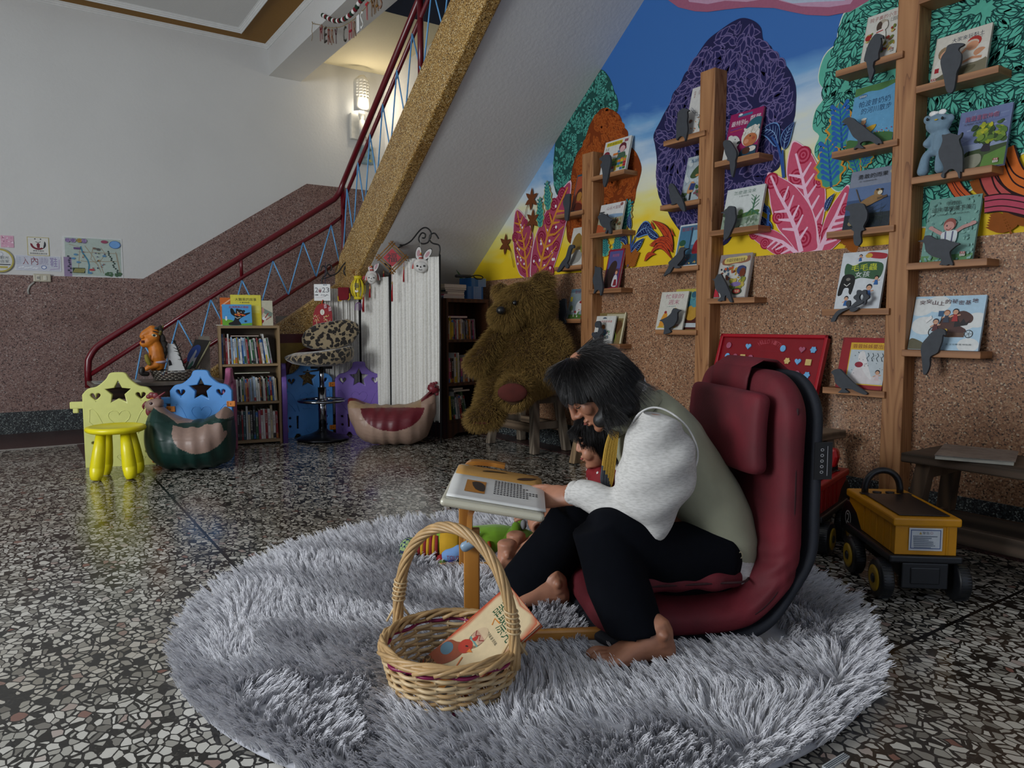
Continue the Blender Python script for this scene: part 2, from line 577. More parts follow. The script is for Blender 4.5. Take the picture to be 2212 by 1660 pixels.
MAROON = pebbledash('maroon_terrazzo', [(0, '#2c1a19'), (.5, '#44292a'), (.85, '#5d3f3e'), (.97, '#80655f')], 240, rough=.3)
GREYSTEP = pebbledash('grey_terrazzo', [(0, '#3a3937'), (.5, '#575550'), (.85, '#73716a')], 240)
NAVY = mat('navy_paint', '#0f2140', .6)
REDPAINT = mat('red_enamel', '#5d0a17', .28, .08, 8, spec=.6)
BLUEROD = mat('sky_blue_enamel', '#5f9ccf', .4)
REDTRIM = mat('dark_red_trim', '#4a1517', .5)
def struct(name, mb, m, parent=None, **kw):
 o = mb.build(name, m, parent, **kw)
 if parent is None: o['kind'] = 'structure'
 return o
struct('floor', MB().box(-3.6, 3.3, -3.1, 7.1, -.1, 0), TERR)
# border lane of dark red terrazzo in front of the stair, with its pale nosing, and along the mural wall
struct('trim_1', MB().box(-3.5, .62, 6.15, 7.0, 0, .004), MAROON)
struct('trim_2', MB().box(-3.5, .62, 6.13, 6.15, 0, .006), mat('pale_nosing', '#8d8781', .4))
struct('trim_3', MB().box(3.03, 3.2, -3, 5.6, 0, .004), MAROON)
struct('trim_4', MB().box(.34, .62, 5.2, 6.13, 0, .004), MAROON)
wl = struct('wall_left', MB().box(-3.6, 3.3, 7.03, 7.15, 0, 5.3), WHITE)
dl = [(-.071,1.264),(.936,1.257),(2.373,2.208),(2.961,2.206)]
DT = dl[1][1]
q = MB(); q.prism([(-3.5, .176), (3.19, .176), (3.19, 2.21), (2.38, 2.21), (dl[1][0], 1.26), (-3.5, 1.26)], lambda u, v, w: (u, w, v), 7.03, 7.016)
struct('trim_5', q, DADO_L)
struct('baseboard_left', MB().box(-3.5, 3.19, 7.012, 7.03, 0, .176), BASE)
wr = struct('wall_right', MB().box(3.2, 3.32, -3.1, 7.1, 0, 5.3), WHITE)
struct('trim_6', MB().box(3.185, 3.2, -3, 5.9, .17, 1.222), DADO_R)
struct('baseboard_right', MB().box(3.18, 3.2, -3, 5.9, 0, .17), BASE)
# walls beside and behind the camera, with the shop front opening
q = MB().box(-3.6, -3.5, -3.1, .9, 0, 3.43).box(-3.6, -3.5, 3.5, 7.1, 0, 3.43).box(-3.6, -3.5, .9, 3.5, 0, .7).box(-3.6, -3.5, .9, 3.5, 2.7, 3.43)
struct('wall_far', q, WHITE)
q = MB().box(-3.6, -2.2, -3.1, -3, 0, 3.43).box(2.6, 3.3, -3.1, -3, 0, 3.43).box(-2.2, 2.6, -3.1, -3, 2.85, 3.43).box(-2.2, 2.6, -3.1, -3, 0, .25)
struct('wall_near', q, WHITE)
# ceiling with its mustard border and mouldings
q = MB().box(-3.6, 2.06, -3.1, 7.1, 3.43, 3.5).box(2.06, 3.3, -3.1, 2.6, 3.43, 3.5)
struct('ceiling', q, CEILW)
q = MB().box(-3.5, 2.03, 6.80, 7.0, 3.424, 3.43).box(1.75, 2.03, -3, 6.80, 3.424, 3.43)
struct('trim_7', q, MUST)
def moulding(a, b, inward, size, z):
 """stepped cornice profile swept from a to b"""
 a, b, n = Vector(a), Vector(b), Vector(inward)
 pr = [(0, 0), (0, -size), (.18*size, -size), (.22*size, -.82*size), (.5*size, -.62*size), (.55*size, -.45*size), (.8*size, -.3*size), (.85*size, -.14*size), (size, -.12*size), (size, 0)]
 m = MB()
 vs = [p+n*u+Vector((0, 0, z+v)) for p in (a, b) for u, v in pr]
 k = len(pr)
 m.add(vs, [tuple(range(k)), tuple(range(k, 2*k))[::-1]]+[(i, k+i, k+(i+1) % k, (i+1) % k) for i in range(k)])
 return m
GLOSSW = mat('white_gloss_paint', '#d8d8d6', .45, .04)
struct('trim_8', moulding((-3.5, 7.03, 0), (2.05, 7.03, 0), (0, -1, 0), .04, 3.43), GLOSSW)
struct('trim_9', moulding((2.05, 7.03, 0), (2.05, -3, 0), (-1, 0, 0), .04, 3.43), GLOSSW)
q = moulding((-3.5, 6.80, 0), (1.75, 6.80, 0), (0, -1, 0), .035, 3.43)
struct('trim_10', q, GLOSSW)
struct('trim_11', moulding((1.76, 6.81, 0), (1.76, -3, 0), (-1, 0, 0), .035, 3.43), GLOSSW)
beam = struct('beam', MB().box(2.05, 2.35, 3.2, 7.03, 3.155, 3.5), WHITE)
# stairwell above: slab with the lamp's warm light put into its colour, then the navy night-sky ceiling rising towards the upper floor
struct('ceiling_1', MB().box(2.35, 3.2, 5.62, 7.03, 3.37, 3.5), WARMC)
q = MB(); q.prism([(5.62, 3.37), (2.6, 5.0), (2.6, 5.1), (5.62, 3.5)], lambda u, v, w: (w, u, v), 2.35, 3.2)
nv = struct('ceiling_2', q, NAVY)
struct('wall_stairwell', MB().box(2.25, 2.35, 2.5, 7.03, 3.5, 5.3).box(2.35, 3.2, 2.5, 2.6, 3.43, 5.3), WHITE)
A = Art((0, 0, 0), (1, 0, 0), (0, 1, 0))
th = math.atan2(5.0-3.37, 5.62-2.6)
A.O = Vector((2.35, 5.62, 3.368)); A.U = Vector((1, 0, 0)); A.V = Vector((0, -math.cos(th), math.sin(th))); A.N = Vector((0, -math.sin(th), -math.cos(th)))
for i in range(60):
 A.poly(star(RND.uniform(.03, .82), RND.uniform(.05, 3.2), RND.choice((.006, .012, .024)), .45, 5, RND.uniform(0, 6)), '#a08a68')
A.build('painted_stars', MATTE, nv)
# ---------------------------------------------------------------- the staircase
st = MB()
for i in range(6):                                     # first flight, rising to the corner
 st.box(.86+.238*i, 2.30, 5.78, 7.015, .158*i+.002, .158*(i+1))
st.box(2.29, 3.2, 5.86, 7.015, .80, .95)
struct('stair_flight_lower', st, GREYSTEP, bevel=.006)
zs = lambda y: 2.06+.755*(4.28-y)
pts = [(5.86, .86)]
y, z = 5.97, .95
pts.append((5.86, .95))
while z < 3.3:
 pts.append((y, z)); z += .16; pts.append((y, z)); y -= .213
yt = y
pts += [(yt, zs(yt)+.02)]
q = MB(); q.prism(pts[::-1], lambda u, v, w: (w, u, v), 2.27, 3.2)
struct('stair_flight_upper', q, WHITE)
# ochre terrazzo stringer of the upper flight
zu = lambda y: 2.137+.735*(4.74-y)
zl = lambda y: 2.035+.735*(4.30-y)
q = MB(); q.prism([(5.84, .80), (5.84, 1.34), (5.80, 1.37), (2.6, zu(2.6)), (2.6, zl(2.6)), (5.78, .94), (5.78, .80)], lambda u, v, w: (w, u, v), 2.195, 2.29)
struct('stringer_upper', q, STONE, bevel=.012)
# closed side of the lower flight: stringer band, red trim, mustard panel with a small arch
sl = [(1.664,.857),(2.016,1.094),(1.680,.797),(1.679,.747),(1.653,.051)]
m_ = (sl[1][1]-sl[0][1])/(sl[1][0]-sl[0][0])
zt = lambda x: sl[0][1]+m_*(x-sl[0][0])
q = MB(); q.prism([(.95, .05), (2.30, .05), (2.30, zt(2.30)), (.95, max(.08, zt(.95)))], lambda u, v, w: (u, w, v), 5.71, 5.78)
struct('stringer_lower', q, STONE, bevel=.01)
zr = sl[2][1]
struct('trim_12', MB().box(1.3, 2.2, 5.69, 5.78, zr-.07, zr), REDTRIM)
struct('wall_under_stair', MB().box(1.3, 2.9, 5.69, 5.71, 0, zr-.07), mat('ochre_paint', '#7d6420', .6))
q = MB(); ar = [(1.99+.26*math.cos(a), .48+.20*math.sin(a)) for a in [PI*i/14 for i in range(15)]]+[(1.73, 0), (2.25, 0)]
q.prism(ar, lambda u, v, w: (u, w, v), 5.69, 5.68)
struct('trim_13', q, STONE)
q = MB(); q.tube([(x, 5.685, z) for x, z in [(1.73, 0), (1.73, .48)]+[(1.99-.26*math.cos(PI*i/14), .48+.20*math.sin(PI*i/14)) for i in range(15)]+[(2.25, 0)]], .022, 8)
struct('trim_14', q, REDTRIM)
# ---------------------------------------------------------------- railing
YR, XR = 5.75, 2.245
rail = thing('stair_railing', 'dark red tubular stair railing with light blue zigzag rods, climbing both flights', 'railing', (XR, YR, .95))
top1 = [(.404,.561),(.410,.630),(.445,.695),(.506,.751),(.729,.901),(2.172,1.869)]
TR = [(x, YR, z) for x, z in top1]
top2 = [(5.752,1.997),(4.381,2.944)]
sl2 = (top2[1][1]-top2[0][1])/(top2[1][0]-top2[0][0])
zt2 = lambda y: top2[0][1]+sl2*(y-top2[0][0])
q = MB()
p = [Vector((TR[0][0], YR, TR[0][2]-.12))]+[Vector(v) for v in TR[:1]]+spline(TR[1:5], 5)+[Vector(TR[5])]
corner = [Vector(TR[5]), Vector((XR-.03, YR-.0, TR[5][2]+.06)), Vector((XR, YR-.05, zt2(YR-.05))), Vector((XR, YR-.25, zt2(YR-.25)))]
p += spline(corner, 5)[1:]
p += [Vector((XR, 3.55, zt2(3.55)))]
q.tube(p, .0225, 12)
q.build('handrail', REDPAINT, rail)
mid1 = [(.408,.523),(1.446,1.229),(2.137,1.662)]
q = MB(); q.tube([(x, YR, z) for x, z in mid1]+[(XR, YR, mid1[2][1]+.09)], .015, 10)
mid2 = [(5.629,1.942),(5.162,2.267),(4.694,2.594)]
ms = (mid2[2][1]-mid2[0][1])/(mid2[2][0]-mid2[0][0])
zm2 = lambda y: mid2[0][1]+ms*(y-mid2[0][0])
q.tube([(XR, YR, zm2(YR)-.07), (XR, YR-.06, zm2(YR-.06)), (XR, 3.55, zm2(3.55))], .015, 10)
q.build('middle_rail', REDPAINT, rail)
bot1 = [(1.629,1.003),(1.782,1.102),(2.007,1.257),(2.161,1.351)]
bs = (bot1[3][1]-bot1[0][1])/(bot1[3][0]-bot1[0][0])
zb1 = lambda x: bot1[0][1]+bs*(x-bot1[0][0])
q = MB(); q.tube([(.86, YR, zb1(.86)), (XR, YR, zb1(XR))], .015, 10)
q.build('lower_rail', REDPAINT, rail)
q = MB(); q.tube([(XR, YR, .95), (XR, YR, zt2(YR)-.01)], .02, 12)
q.build('post', REDPAINT, rail)
q = MB(); pm = [(1.436,1.229),(1.448,1.402)]
q.tube([(pm[0][0], YR, pm[0][1]), (pm[0][0], YR, pm[1][1])], .013, 10)
q.build('post', REDPAINT, rail)
pu = [(4.364,2.508),(4.381,2.916)]
q = MB(); q.tube([(XR, pu[0][0], zu(pu[0][0])-.02), (XR, pu[0][0], zt2(pu[0][0])+.02)], .02, 12)
q.build('post', REDPAINT, rail)
zm1 = lambda x: mid1[0][1]+(mid1[2][1]-mid1[0][1])/(mid1[2][0]-mid1[0][0])*(x-mid1[0][0])
tops = [x for x, z in [(2.137,1.662),(1.908,1.502),(1.670,1.347),(1.435,1.194),(1.209,1.028),(.983,.875),(.745,.719)]]
bots = [x for x, z in [(2.200,1.360),(2.007,1.257),(1.782,1.102),(1.551,.946),(1.323,.789),(1.100,.638),(.869,.494),(.669,.470)]]
q = MB()
for i, x in enumerate(tops):
 zb_a = max(zb1(bots[i]), .03); zb_b = max(zb1(bots[i+1]), .03)
 for xb, zb in ((bots[i], zb_a), (bots[i+1], zb_b)):
  q.tube([(x, YR-.012, zm1(x)), (xb, YR-.012, zb)], .0055, 6)
q.build('zigzag_rod', BLUEROD, rail)
ty = [y for y, z in [(5.629,1.942),(5.397,2.104),(5.162,2.267),(4.932,2.424),(4.694,2.594),(4.458,2.762)]]
q = MB()
by = [ty[0]+.11]+[ (ty[i]+ty[i+1])/2 for i in range(len(ty)-1)]+[ty[-1]-.14]
for i, y in enumerate(ty):
 for yb in (by[i], by[i+1]):
  q.tube([(XR-.012, y, zm2(y)), (XR-.012, yb, zu(yb)-.01)], .0055, 6)
yy = ty[-1]-.28
for k in range(3):
 q.tube([(XR-.012, yy, zm2(yy)), (XR-.012, yy+.14, zu(yy+.14)-.01)], .0055, 6); q.tube([(XR-.012, yy, zm2(yy)), (XR-.012, yy-.14, zu(yy-.14)-.01)], .0055, 6); yy -= .28
q.build('zigzag_rod', BLUEROD, rail)
# ================================================================ the mural painted on the right wall
t = NT('painted_sky')
gc = t.n('NewGeometry'); sx = t.n('SeparateXYZ'); t.l(gc.outputs['Position'], sx.inputs[0])
v = t.coords((1, 2.2, 7)); n1 = t.n('TexNoise', i_Scale=1.1, i_Detail=5., i_Distortion=.4); t.l(v, n1.inputs[0])
f = t.math('ADD', sx.outputs[2], t.math('MULTIPLY', t.math('SUBTRACT', n1.outputs[0], .5), .42))
f = t.math('ADD', f, t.math('MULTIPLY', t.math('SUBTRACT', sx.outputs[1], 2.6), .035))
f = t.math('SUBTRACT', f, 1.2)
t.base(t.ramp(f, [(.0, '#d9b400'), (.26, '#dfbe12'), (.42, '#d8cf72'), (.56, '#d2d3bd'), (.70, '#b9c9d6'), (.86, '#6597c4'), (1.0, '#2a62a6')]))
t.rough(.7)
sky = MB(); sky.add([(3.1985, 5.9, 1.222), (3.1985, -3, 1.222), (3.1985, -3, 3.42), (3.1985, 3.0, 3.42), (3.1985, 5.9, 1.3)], [(0, 1, 2, 3, 4)])
sky.build('painted_sky', t.m, wr)
MU = Art((3.1975, 0, 0), (0, -1, 0), (0, 0, 1), 1, 1, .000012)
M_ = lambda pts: [(-y, z) for y, z in pts]
def leaf(cx, cy, L, W, a, n=5):
 c, s = math.cos(a), math.sin(a)
 up = [(L*i/n, W*math.sin(PI*(i/n)**.8)) for i in range(n+1)]
 pts = up+[(x, -y) for x, y in up[1:-1][::-1]]
 return [(cx+x*c-y*s, cy+x*s+y*c) for x, y in pts]
def foliage(poly, n, L, W, base, outline, inner, nc, seed, rib=None, edge=None):
 rg = random.Random(seed)
 if edge: MU.poly([(x+(x-sum(p[0] for p in poly)/len(poly))*.012, y+(y-sum(p[1] for p in poly)/len(poly))*.012) for x, y in poly], edge)
 MU.poly(poly, base)
 xs = [p[0] for p in poly]; ys = [p[1] for p in poly]
 x0, x1, y0, y1 = min(xs), max(xs), min(ys), max(ys)
 def pick():
  while True:
   p = (rg.uniform(x0, x1), rg.uniform(y0, y1))
   if inside(p, poly): return p
 cs = [pick() for i in range(nc)]
 items = []
 for i in range(n):
  p = pick()
  d, c = min(((p[0]-c[0])**2+(p[1]-c[1])**2, c) for c in cs)
  a = math.atan2(p[1]-c[1], p[0]-c[0])+rg.uniform(-.25, .25)
  items.append((d, p, a))
 items.sort(key=lambda q: -q[0])
 k0 = MU.k
 for j, (d, p, a) in enumerate(items):
  s_ = rg.uniform(.75, 1.15)
  tip = (p[0]+L*s_*math.cos(a), p[1]+L*s_*math.sin(a))
  if not inside(tip, poly): continue
  MU.k = k0+4+(j % 25)*3
  MU.poly(leaf(p[0], p[1], L*s_, W*s_, a), outline)
  o = L*s_*.1
  MU.poly(leaf(p[0]+o*math.cos(a), p[1]+o*math.sin(a), L*s_*.8, W*s_*.72, a), inner)
  if rib: MU.poly(leaf(p[0], p[1], L*s_*.62, W*s_*.13, a, 3), rib)
 MU.k = k0+84
# left green tree, orange tree, violet tree, wide teal tree on the right
foliage(sp2(M_([(3.709,2.506),(3.838,2.512),(3.982,2.430),(4.107,2.323),(4.169,2.195),(4.200,2.043),(4.204,1.900),(4.166,1.782),(4.066,1.743),(3.950,1.813),(3.785,2.086),(3.542,2.206),(3.587,2.359),(3.632,2.442)])), 900, .052, .0125, '#1d4a44', '#143c39', '#4f9f90', 16, 1, '#143c39')
foliage(sp2(M_([(3.746,2.235),(3.816,2.173),(3.876,2.069),(3.950,2.011),(3.992,1.925),(4.008,1.860),(4.045,1.785),(4.067,1.686),(4.054,1.547),(4.031,1.442),(3.932,1.413),(3.775,1.432),(3.579,1.496),(3.432,1.572),(3.379,1.627),(3.363,1.697),(3.338,1.754),(3.322,1.823),(3.367,1.915),(3.440,1.989),(3.445,2.057),(3.487,2.102),(3.520,2.171),(3.591,2.224),(3.678,2.257)])), 1000, .05, .012, '#743109', '#a5561f', '#8a3c0d', 14, 2)
foliage(sp2(M_([(2.939,2.305),(2.986,2.280),(3.020,2.230),(3.072,2.195),(3.093,2.148),(3.143,2.095),(3.171,2.059),(3.223,1.993),(3.210,1.931),(3.193,1.845),(3.199,1.762),(3.190,1.707),(3.169,1.620),(3.107,1.543),(3.062,1.476),(2.963,1.376),(2.825,1.299),(2.677,1.299),(2.616,1.349),(2.546,1.407),(2.446,1.505),(2.416,1.617),(2.344,1.655),(2.337,1.753),(2.272,1.862),(2.262,1.941),(2.262,1.995),(2.271,2.043),(2.302,2.109),(2.348,2.168),(2.401,2.221),(2.413,2.256),(2.461,2.302),(2.477,2.366),(2.524,2.417),(2.591,2.453),(2.656,2.456),(2.732,2.441),(2.823,2.414),(2.897,2.355)])), 1500, .078, .019, '#1f1e46', '#655a86', '#242250', 20, 3)
teal = sp2(M_([(1.883,2.314),(1.981,2.285),(2.019,2.284),(2.038,2.251),(2.050,2.206),(2.057,2.159),(2.096,2.139),(2.123,2.108),(2.140,2.051),(2.136,2.004),(2.100,1.954),(2.116,1.922),(2.148,1.890),(2.164,1.842),(2.162,1.798),(2.129,1.761),(2.149,1.716),(2.148,1.675),(2.114,1.628),(2.063,1.523),(2.017,1.487),(1.969,1.501),(1.889,1.435),(1.718,1.333),(1.613,1.282),(1.512,1.365),(1.461,1.404),(1.378,1.449),(1.323,1.489),(1.267,1.522),(1.095,1.538),(.982,1.671),(.955,1.879),(1.035,2.182),(1.496,2.510)]), 3)
foliage(teal, 3600, .07, .0175, '#57a893', '#12403d', '#58ad98', 40, 4, '#12403d', '#cfd6c4')
# ribbon of cloud along the top
r = M_([(3.154,2.813),(3.126,2.731),(3.041,2.660),(2.919,2.597),(2.826,2.562),(2.707,2.534),(2.566,2.497),(2.401,2.437),(2.306,2.387),(2.216,2.342),(2.101,2.299),(1.993,2.281),(1.907,2.299),(1.869,2.345)])
MU.poly(r, '#9a5a72')
MU.poly(M_([(3.019,2.758),(2.960,2.661),(2.827,2.603),(2.708,2.579),(2.567,2.524),(2.402,2.487),(2.370,2.461),(2.247,2.392),(2.102,2.338),(1.994,2.315),(1.945,2.368)]), '#b58fa6')
MU.poly(M_([(2.370,2.466),(2.295,2.422),(2.166,2.384),(2.022,2.339),(1.992,2.380),(2.372,2.518)]), '#a9b4c6')
def bend_leaf(a, b, w, col, rim=None, rib=None, curve=.15, ribs=6):
 """leaf from a to b, curved; rim colour, central rib and side ribs"""
 a, b = Vector(a), Vector(b)
 d = b-a; nrm = Vector((-d.y, d.x))
 L_, R_, mid = [], [], []
 n = 9
 for i in range(n+1):
  q_ = i/n
  c = a+d*q_+nrm*(curve*math.sin(PI*q_))
  ww = w*d.length*math.sin(PI*q_**.75)
  nn = nrm.normalized()
  L_.append(c+nn*ww); R_.append(c-nn*ww); mid.append(c)
 if rim:
  MU.poly([(p.x, p.y) for p in L_+R_[::-1][1:-1]], rim)
  L2 = [c+(p-c)*.84 for p, c in zip(L_, mid)]; R2 = [c+(p-c)*.84 for p, c in zip(R_, mid)]
 else: L2, R2 = L_, R_
 MU.poly([(p.x, p.y) for p in L2+R2[::-1][1:-1]], col)
 if rib:
  wd = d.length*.022
  MU.line([(p.x, p.y) for p in mid], wd*1.3, rib, wd*.4)
  for i in range(1, ribs):
   k = 1+int(i*(n-2)/ribs)
   for S_ in (L2, R2):
    e = mid[min(k+1, n)]+(S_[min(k+1, n)]-mid[min(k+1, n)])*.78
    MU.line([(mid[k].x, mid[k].y), (e.x, e.y)], wd*.8, rib, wd*.3)
def target(cx, cy, r, col, bg):
 for k, c in ((1, col), (.78, bg), (.56, col), (.34, bg), (.18, col)):
  MU.ov(cx, cy, r*k, r*k, c)
def dotted_leaf(pts, col, rim, rib, ring, dots, midline, seed, size=.03, nring=9):
 pts = sp2(pts, 4)
 cx = sum(p[0] for p in pts)/len(pts); cy = sum(p[1] for p in pts)/len(pts)
 MU.poly(pts, rim)
 ins = [(cx+(x-cx)*.95, cy+(y-cy)*.965) for x, y in pts]
 MU.poly(ins, col)
 rg = random.Random(seed)
 xs = [p[0] for p in ins]; ys = [p[1] for p in ins]
 sm = [(cx+(x-cx)*.86, cy+(y-cy)*.9) for x, y in ins]
 put_, tries = [], 0
 while len(put_) < nring and tries < 600:
  tries += 1
  p = (rg.uniform(min(xs), max(xs)), rg.uniform(min(ys), max(ys)))
  if inside(p, sm) and all((p[0]-o[0])**2+(p[1]-o[1])**2 > (size*2.4)**2 for o in put_):
   put_.append(p); target(p[0], p[1], size*rg.uniform(.75, 1.1), ring, col)
 if dots:
  for i in range(26):
   p = (rg.uniform(min(xs), max(xs)), rg.uniform(min(ys), max(ys)))
   if inside(p, sm): MU.ov(p[0], p[1], size*.25, size*.25, dots, n=8)
 m = [Vector((a, b)) for a, b in midline]
 wd = size*.55
 MU.line(midline, wd*1.2, rib, wd*.5)
 tot = len(m)-1
 for i in range(1, 8):
  u = i/8*tot; k = min(int(u), tot-1); c = m[k]+(m[k+1]-m[k])*(u-k)
  d = (m[k+1]-m[k]).normalized()
  for sg in (1, -1):
   s1 = Vector((d.x*.55-sg*d.y*.8, d.y*.55+sg*d.x*.8))
   e = c+s1*size*2.0; e2 = c+s1*size*3.6+d*size*1.2
   line = [(c.x, c.y), (e.x, e.y), (e2.x, e2.y)]
   while len(line) > 1 and not inside(line[-1], ins): line.pop()
   if len(line) > 1: MU.line(line, wd*.8, rib, wd*.35)
# pink spotted leaves left
dotted_leaf(M_([(4.509,1.197),(4.562,1.222),(4.621,1.255),(4.669,1.349),(4.703,1.504),(4.696,1.655),(4.655,1.744),(4.537,1.666),(4.459,1.569),(4.434,1.494),(4.458,1.335),(4.477,1.195)]), '#a03f5b', '#d7b6c0', '#c98430', '#7e1431', '#e8dce0', M_([(4.509,1.204),(4.536,1.355),(4.562,1.491),(4.615,1.623),(4.649,1.724)]), 11, .038, 10)
dotted_leaf(M_([(4.458,1.195),(4.477,1.299),(4.446,1.444),(4.384,1.561),(4.287,1.679),(4.158,1.767),(4.002,1.853),(4.011,1.712),(4.032,1.613),(4.065,1.528),(4.121,1.395),(4.189,1.274),(4.248,1.184)]), '#a2405c', '#d7b6c0', '#c98430', '#7e1431', '#e8dce0', M_([(4.370,1.190),(4.333,1.340),(4.262,1.506),(4.157,1.663),(4.034,1.811)]), 12, .045, 11)
# pink leaves right
PK = ('#c0506a', '#e6bccb', '#e3b7cb', '#9e1c3b', None)
dotted_leaf(M_([(2.267,1.767),(2.217,1.738),(2.167,1.690),(2.137,1.639),(2.107,1.584),(2.086,1.514),(2.081,1.456),(2.086,1.394),(2.097,1.333),(2.107,1.225),(2.150,1.229),(2.235,1.434),(2.296,1.589),(2.299,1.668),(2.286,1.730)]), *PK, M_([(2.112,1.230),(2.136,1.359),(2.183,1.478),(2.211,1.584),(2.250,1.702)]), 13, .04, 12)
dotted_leaf(M_([(1.965,1.508),(2.020,1.464),(2.063,1.404),(2.093,1.333),(2.107,1.225),(2.056,1.217),(2.016,1.243),(1.978,1.280),(1.946,1.357)]), *PK, M_([(2.103,1.225),(2.068,1.301),(2.026,1.375),(1.981,1.475)]), 14, .038, 8)
dotted_leaf(M_([(2.404,1.638),(2.322,1.598),(2.249,1.548),(2.188,1.479),(2.147,1.415),(2.121,1.336),(2.114,1.272),(2.117,1.222),(2.228,1.222),(2.280,1.288),(2.333,1.341),(2.361,1.393),(2.385,1.462),(2.397,1.521),(2.410,1.590)]), *PK, M_([(2.203,1.225),(2.237,1.335),(2.285,1.432),(2.345,1.527),(2.390,1.618)]), 15, .04, 13)
dotted_leaf(M_([(2.523,1.352),(2.408,1.358),(2.344,1.338),(2.280,1.292),(2.228,1.222),(2.278,1.213),(2.350,1.223),(2.404,1.256),(2.471,1.301)]), *PK, M_([(2.228,1.222),(2.311,1.282),(2.385,1.311),(2.489,1.344)]), 16, .032, 7)
# serrated blue-green leaves
def serrate(a, b, w, col, rim, blob, stem='#1d4f8c'):
 a, b = Vector(a), Vector(b); d = b-a; nn = Vector((-d.y, d.x)).normalized()
 for sc, c in ((1.0, rim), (.84, col)):
  L_, R_ = [], []
  for i in range(17):
   q_ = i/16
   ww = w*math.sin(PI*min(.97, .08+.9*q_)**.8)*(1+.18*math.sin(q_*PI*9))*sc
   c_ = a+d*(.02+.97*q_ if sc < 1 else q_)
   L_.append(c_+nn*ww); R_.append(c_-nn*ww)
  MU.poly([(p.x, p.y) for p in L_+R_[::-1]], c)
 MU.line([(a.x, a.y), (b.x, b.y)], w*.18, stem, w*.06)
 for i in range(1, 8):
  c_ = a+d*(i/8.5)
  for sg in (1, -1):
   e = c_+nn*(sg*w*.5)+d.normalized()*w*.4
   MU.line([(c_.x, c_.y), (e.x, e.y)], w*.1, blob, w*.22)
   MU.ov(e.x, e.y, w*.14, w*.14, blob, n=8)
m2 = M_
for a, b, w in zip(M_([(2.007,1.681),(2.054,1.512),(1.924,1.552),(1.904,1.578)]), M_([(2.027,1.888),(2.082,1.737),(1.984,1.712),(1.856,1.671)]), (.075, .075, .03, .03)):
 serrate(a, b, w, '#3f8f7a', '#c98a2e', '#2a5fa8')
for a, b, w in zip(M_([(4.347,1.572),(4.251,1.682),(3.634,1.310),(3.528,1.308),(3.475,1.466)]), M_([(4.354,1.791),(4.270,1.892),(3.645,1.439),(3.512,1.439),(3.406,1.643)]), (.05, .05, .05, .05, .055)):
 serrate(a, b, w, '#4d9d8a', '#b99a52', '#24676f', '#24676f')
# dark blue leaves on stems
for a, b, w, cv in [(*M_([(2.316,1.731),(2.258,1.858)]), .22, .12), (*M_([(2.348,1.755),(2.483,1.844)]), .28, -.3), (*M_([(2.370,1.349),(2.443,1.429)]), .25, .1), (*M_([(2.383,1.426),(2.457,1.458)]), .22, -.2), (*M_([(3.403,1.459),(3.405,1.563)]), .2, .1), (*M_([(3.357,1.411),(3.186,1.389)]), .26, .3), (*M_([(3.391,1.316),(3.279,1.394)]), .2, .0), (*M_([(3.428,1.356),(3.511,1.401)]), .25, -.3), (*M_([(3.157,1.380),(3.270,1.470)]), .18, .1), (*M_([(2.079,1.402),(2.030,1.482)]), .16, .1)]:
 bend_leaf(a, b, w, '#14204f', '#5f86b8', '#7f9fc9', cv)
for ln in ([(2.311,1.596),(2.319,1.680),(2.321,1.732)], [(2.311,1.596),(2.330,1.699),(2.348,1.755),(2.386,1.810)], [(3.425,1.226),(3.400,1.323),(3.394,1.458)], [(3.408,1.274),(3.383,1.365),(3.357,1.411)], [(2.397,1.352),(2.394,1.432),(2.440,1.514)]):
 MU.line(M_(ln), .016, '#2b4f8f', .01)
# orange red blades
for a, b, w, cv in [(*M_([(3.042,1.303),(3.214,1.492)]), .12, -.12), (*M_([(3.042,1.287),(3.235,1.348)]), .13, -.25), (*M_([(3.048,1.249),(3.257,1.259)]), .1, -.4), (*M_([(3.029,1.378),(3.060,1.436)]), .1, .1), (*M_([(3.042,1.325),(3.157,1.374)]), .1, -.2), (*M_([(3.276,1.253),(3.175,1.287)]), .16, .2), (*M_([(3.177,1.364),(3.235,1.346)]), .16, .2), (*M_([(3.187,1.436),(3.222,1.493)]), .14, .1)]:
 bend_leaf(a, b, w, '#b8431f', '#2a1620', '#7a1f1a', cv, 3)
# small brown flowers and ferns
for c in M_([(4.454,1.787),(4.440,1.633),(4.800,1.490)]):
 for k in range(6):
  a = .4+k*PI/3
  MU.poly(leaf(c[0], c[1], .085, .017, a), '#6b3a1c')
for ln in ([(4.460,1.773),(4.511,1.736),(4.537,1.666)], [(4.800,1.490),(4.723,1.429),(4.682,1.305)], [(4.440,1.633),(4.434,1.581),(4.459,1.511)]):
 MU.line(M_(ln), .006, '#6b3a1c')
def fern(a, b, col, n=9, L=.06):
 a, b = Vector(a), Vector(b); d = b-a
 MU.line([(a.x, a.y), (b.x, b.y)], .008, col, .003)
 th = math.atan2(d.y, d.x)
 for i in range(1, n):
  c_ = a+d*(i/n)
  for sg in (1, -1): MU.poly(leaf(c_.x, c_.y, L*(1.1-.6*i/n), L*.15, th+sg*.9, 4), col)
for a, b in [M_([(3.416,1.225),(3.338,1.318)]), M_([(3.435,1.239),(3.446,1.364)]), M_([(3.424,1.228),(3.426,1.363)]), M_([(1.994,1.245),(1.947,1.277)]), M_([(1.971,1.226),(1.928,1.243)])]:
 fern(a, b, '#94531a')
for a, b in [M_([(1.288,1.219),(1.323,1.299)]), M_([(1.286,1.257),(1.255,1.287)]), M_([(1.393,1.368),(1.383,1.414)]), M_([(1.365,1.360),(1.351,1.392)])]:
 fern(a, b, '#8a4a18', 7, .09)
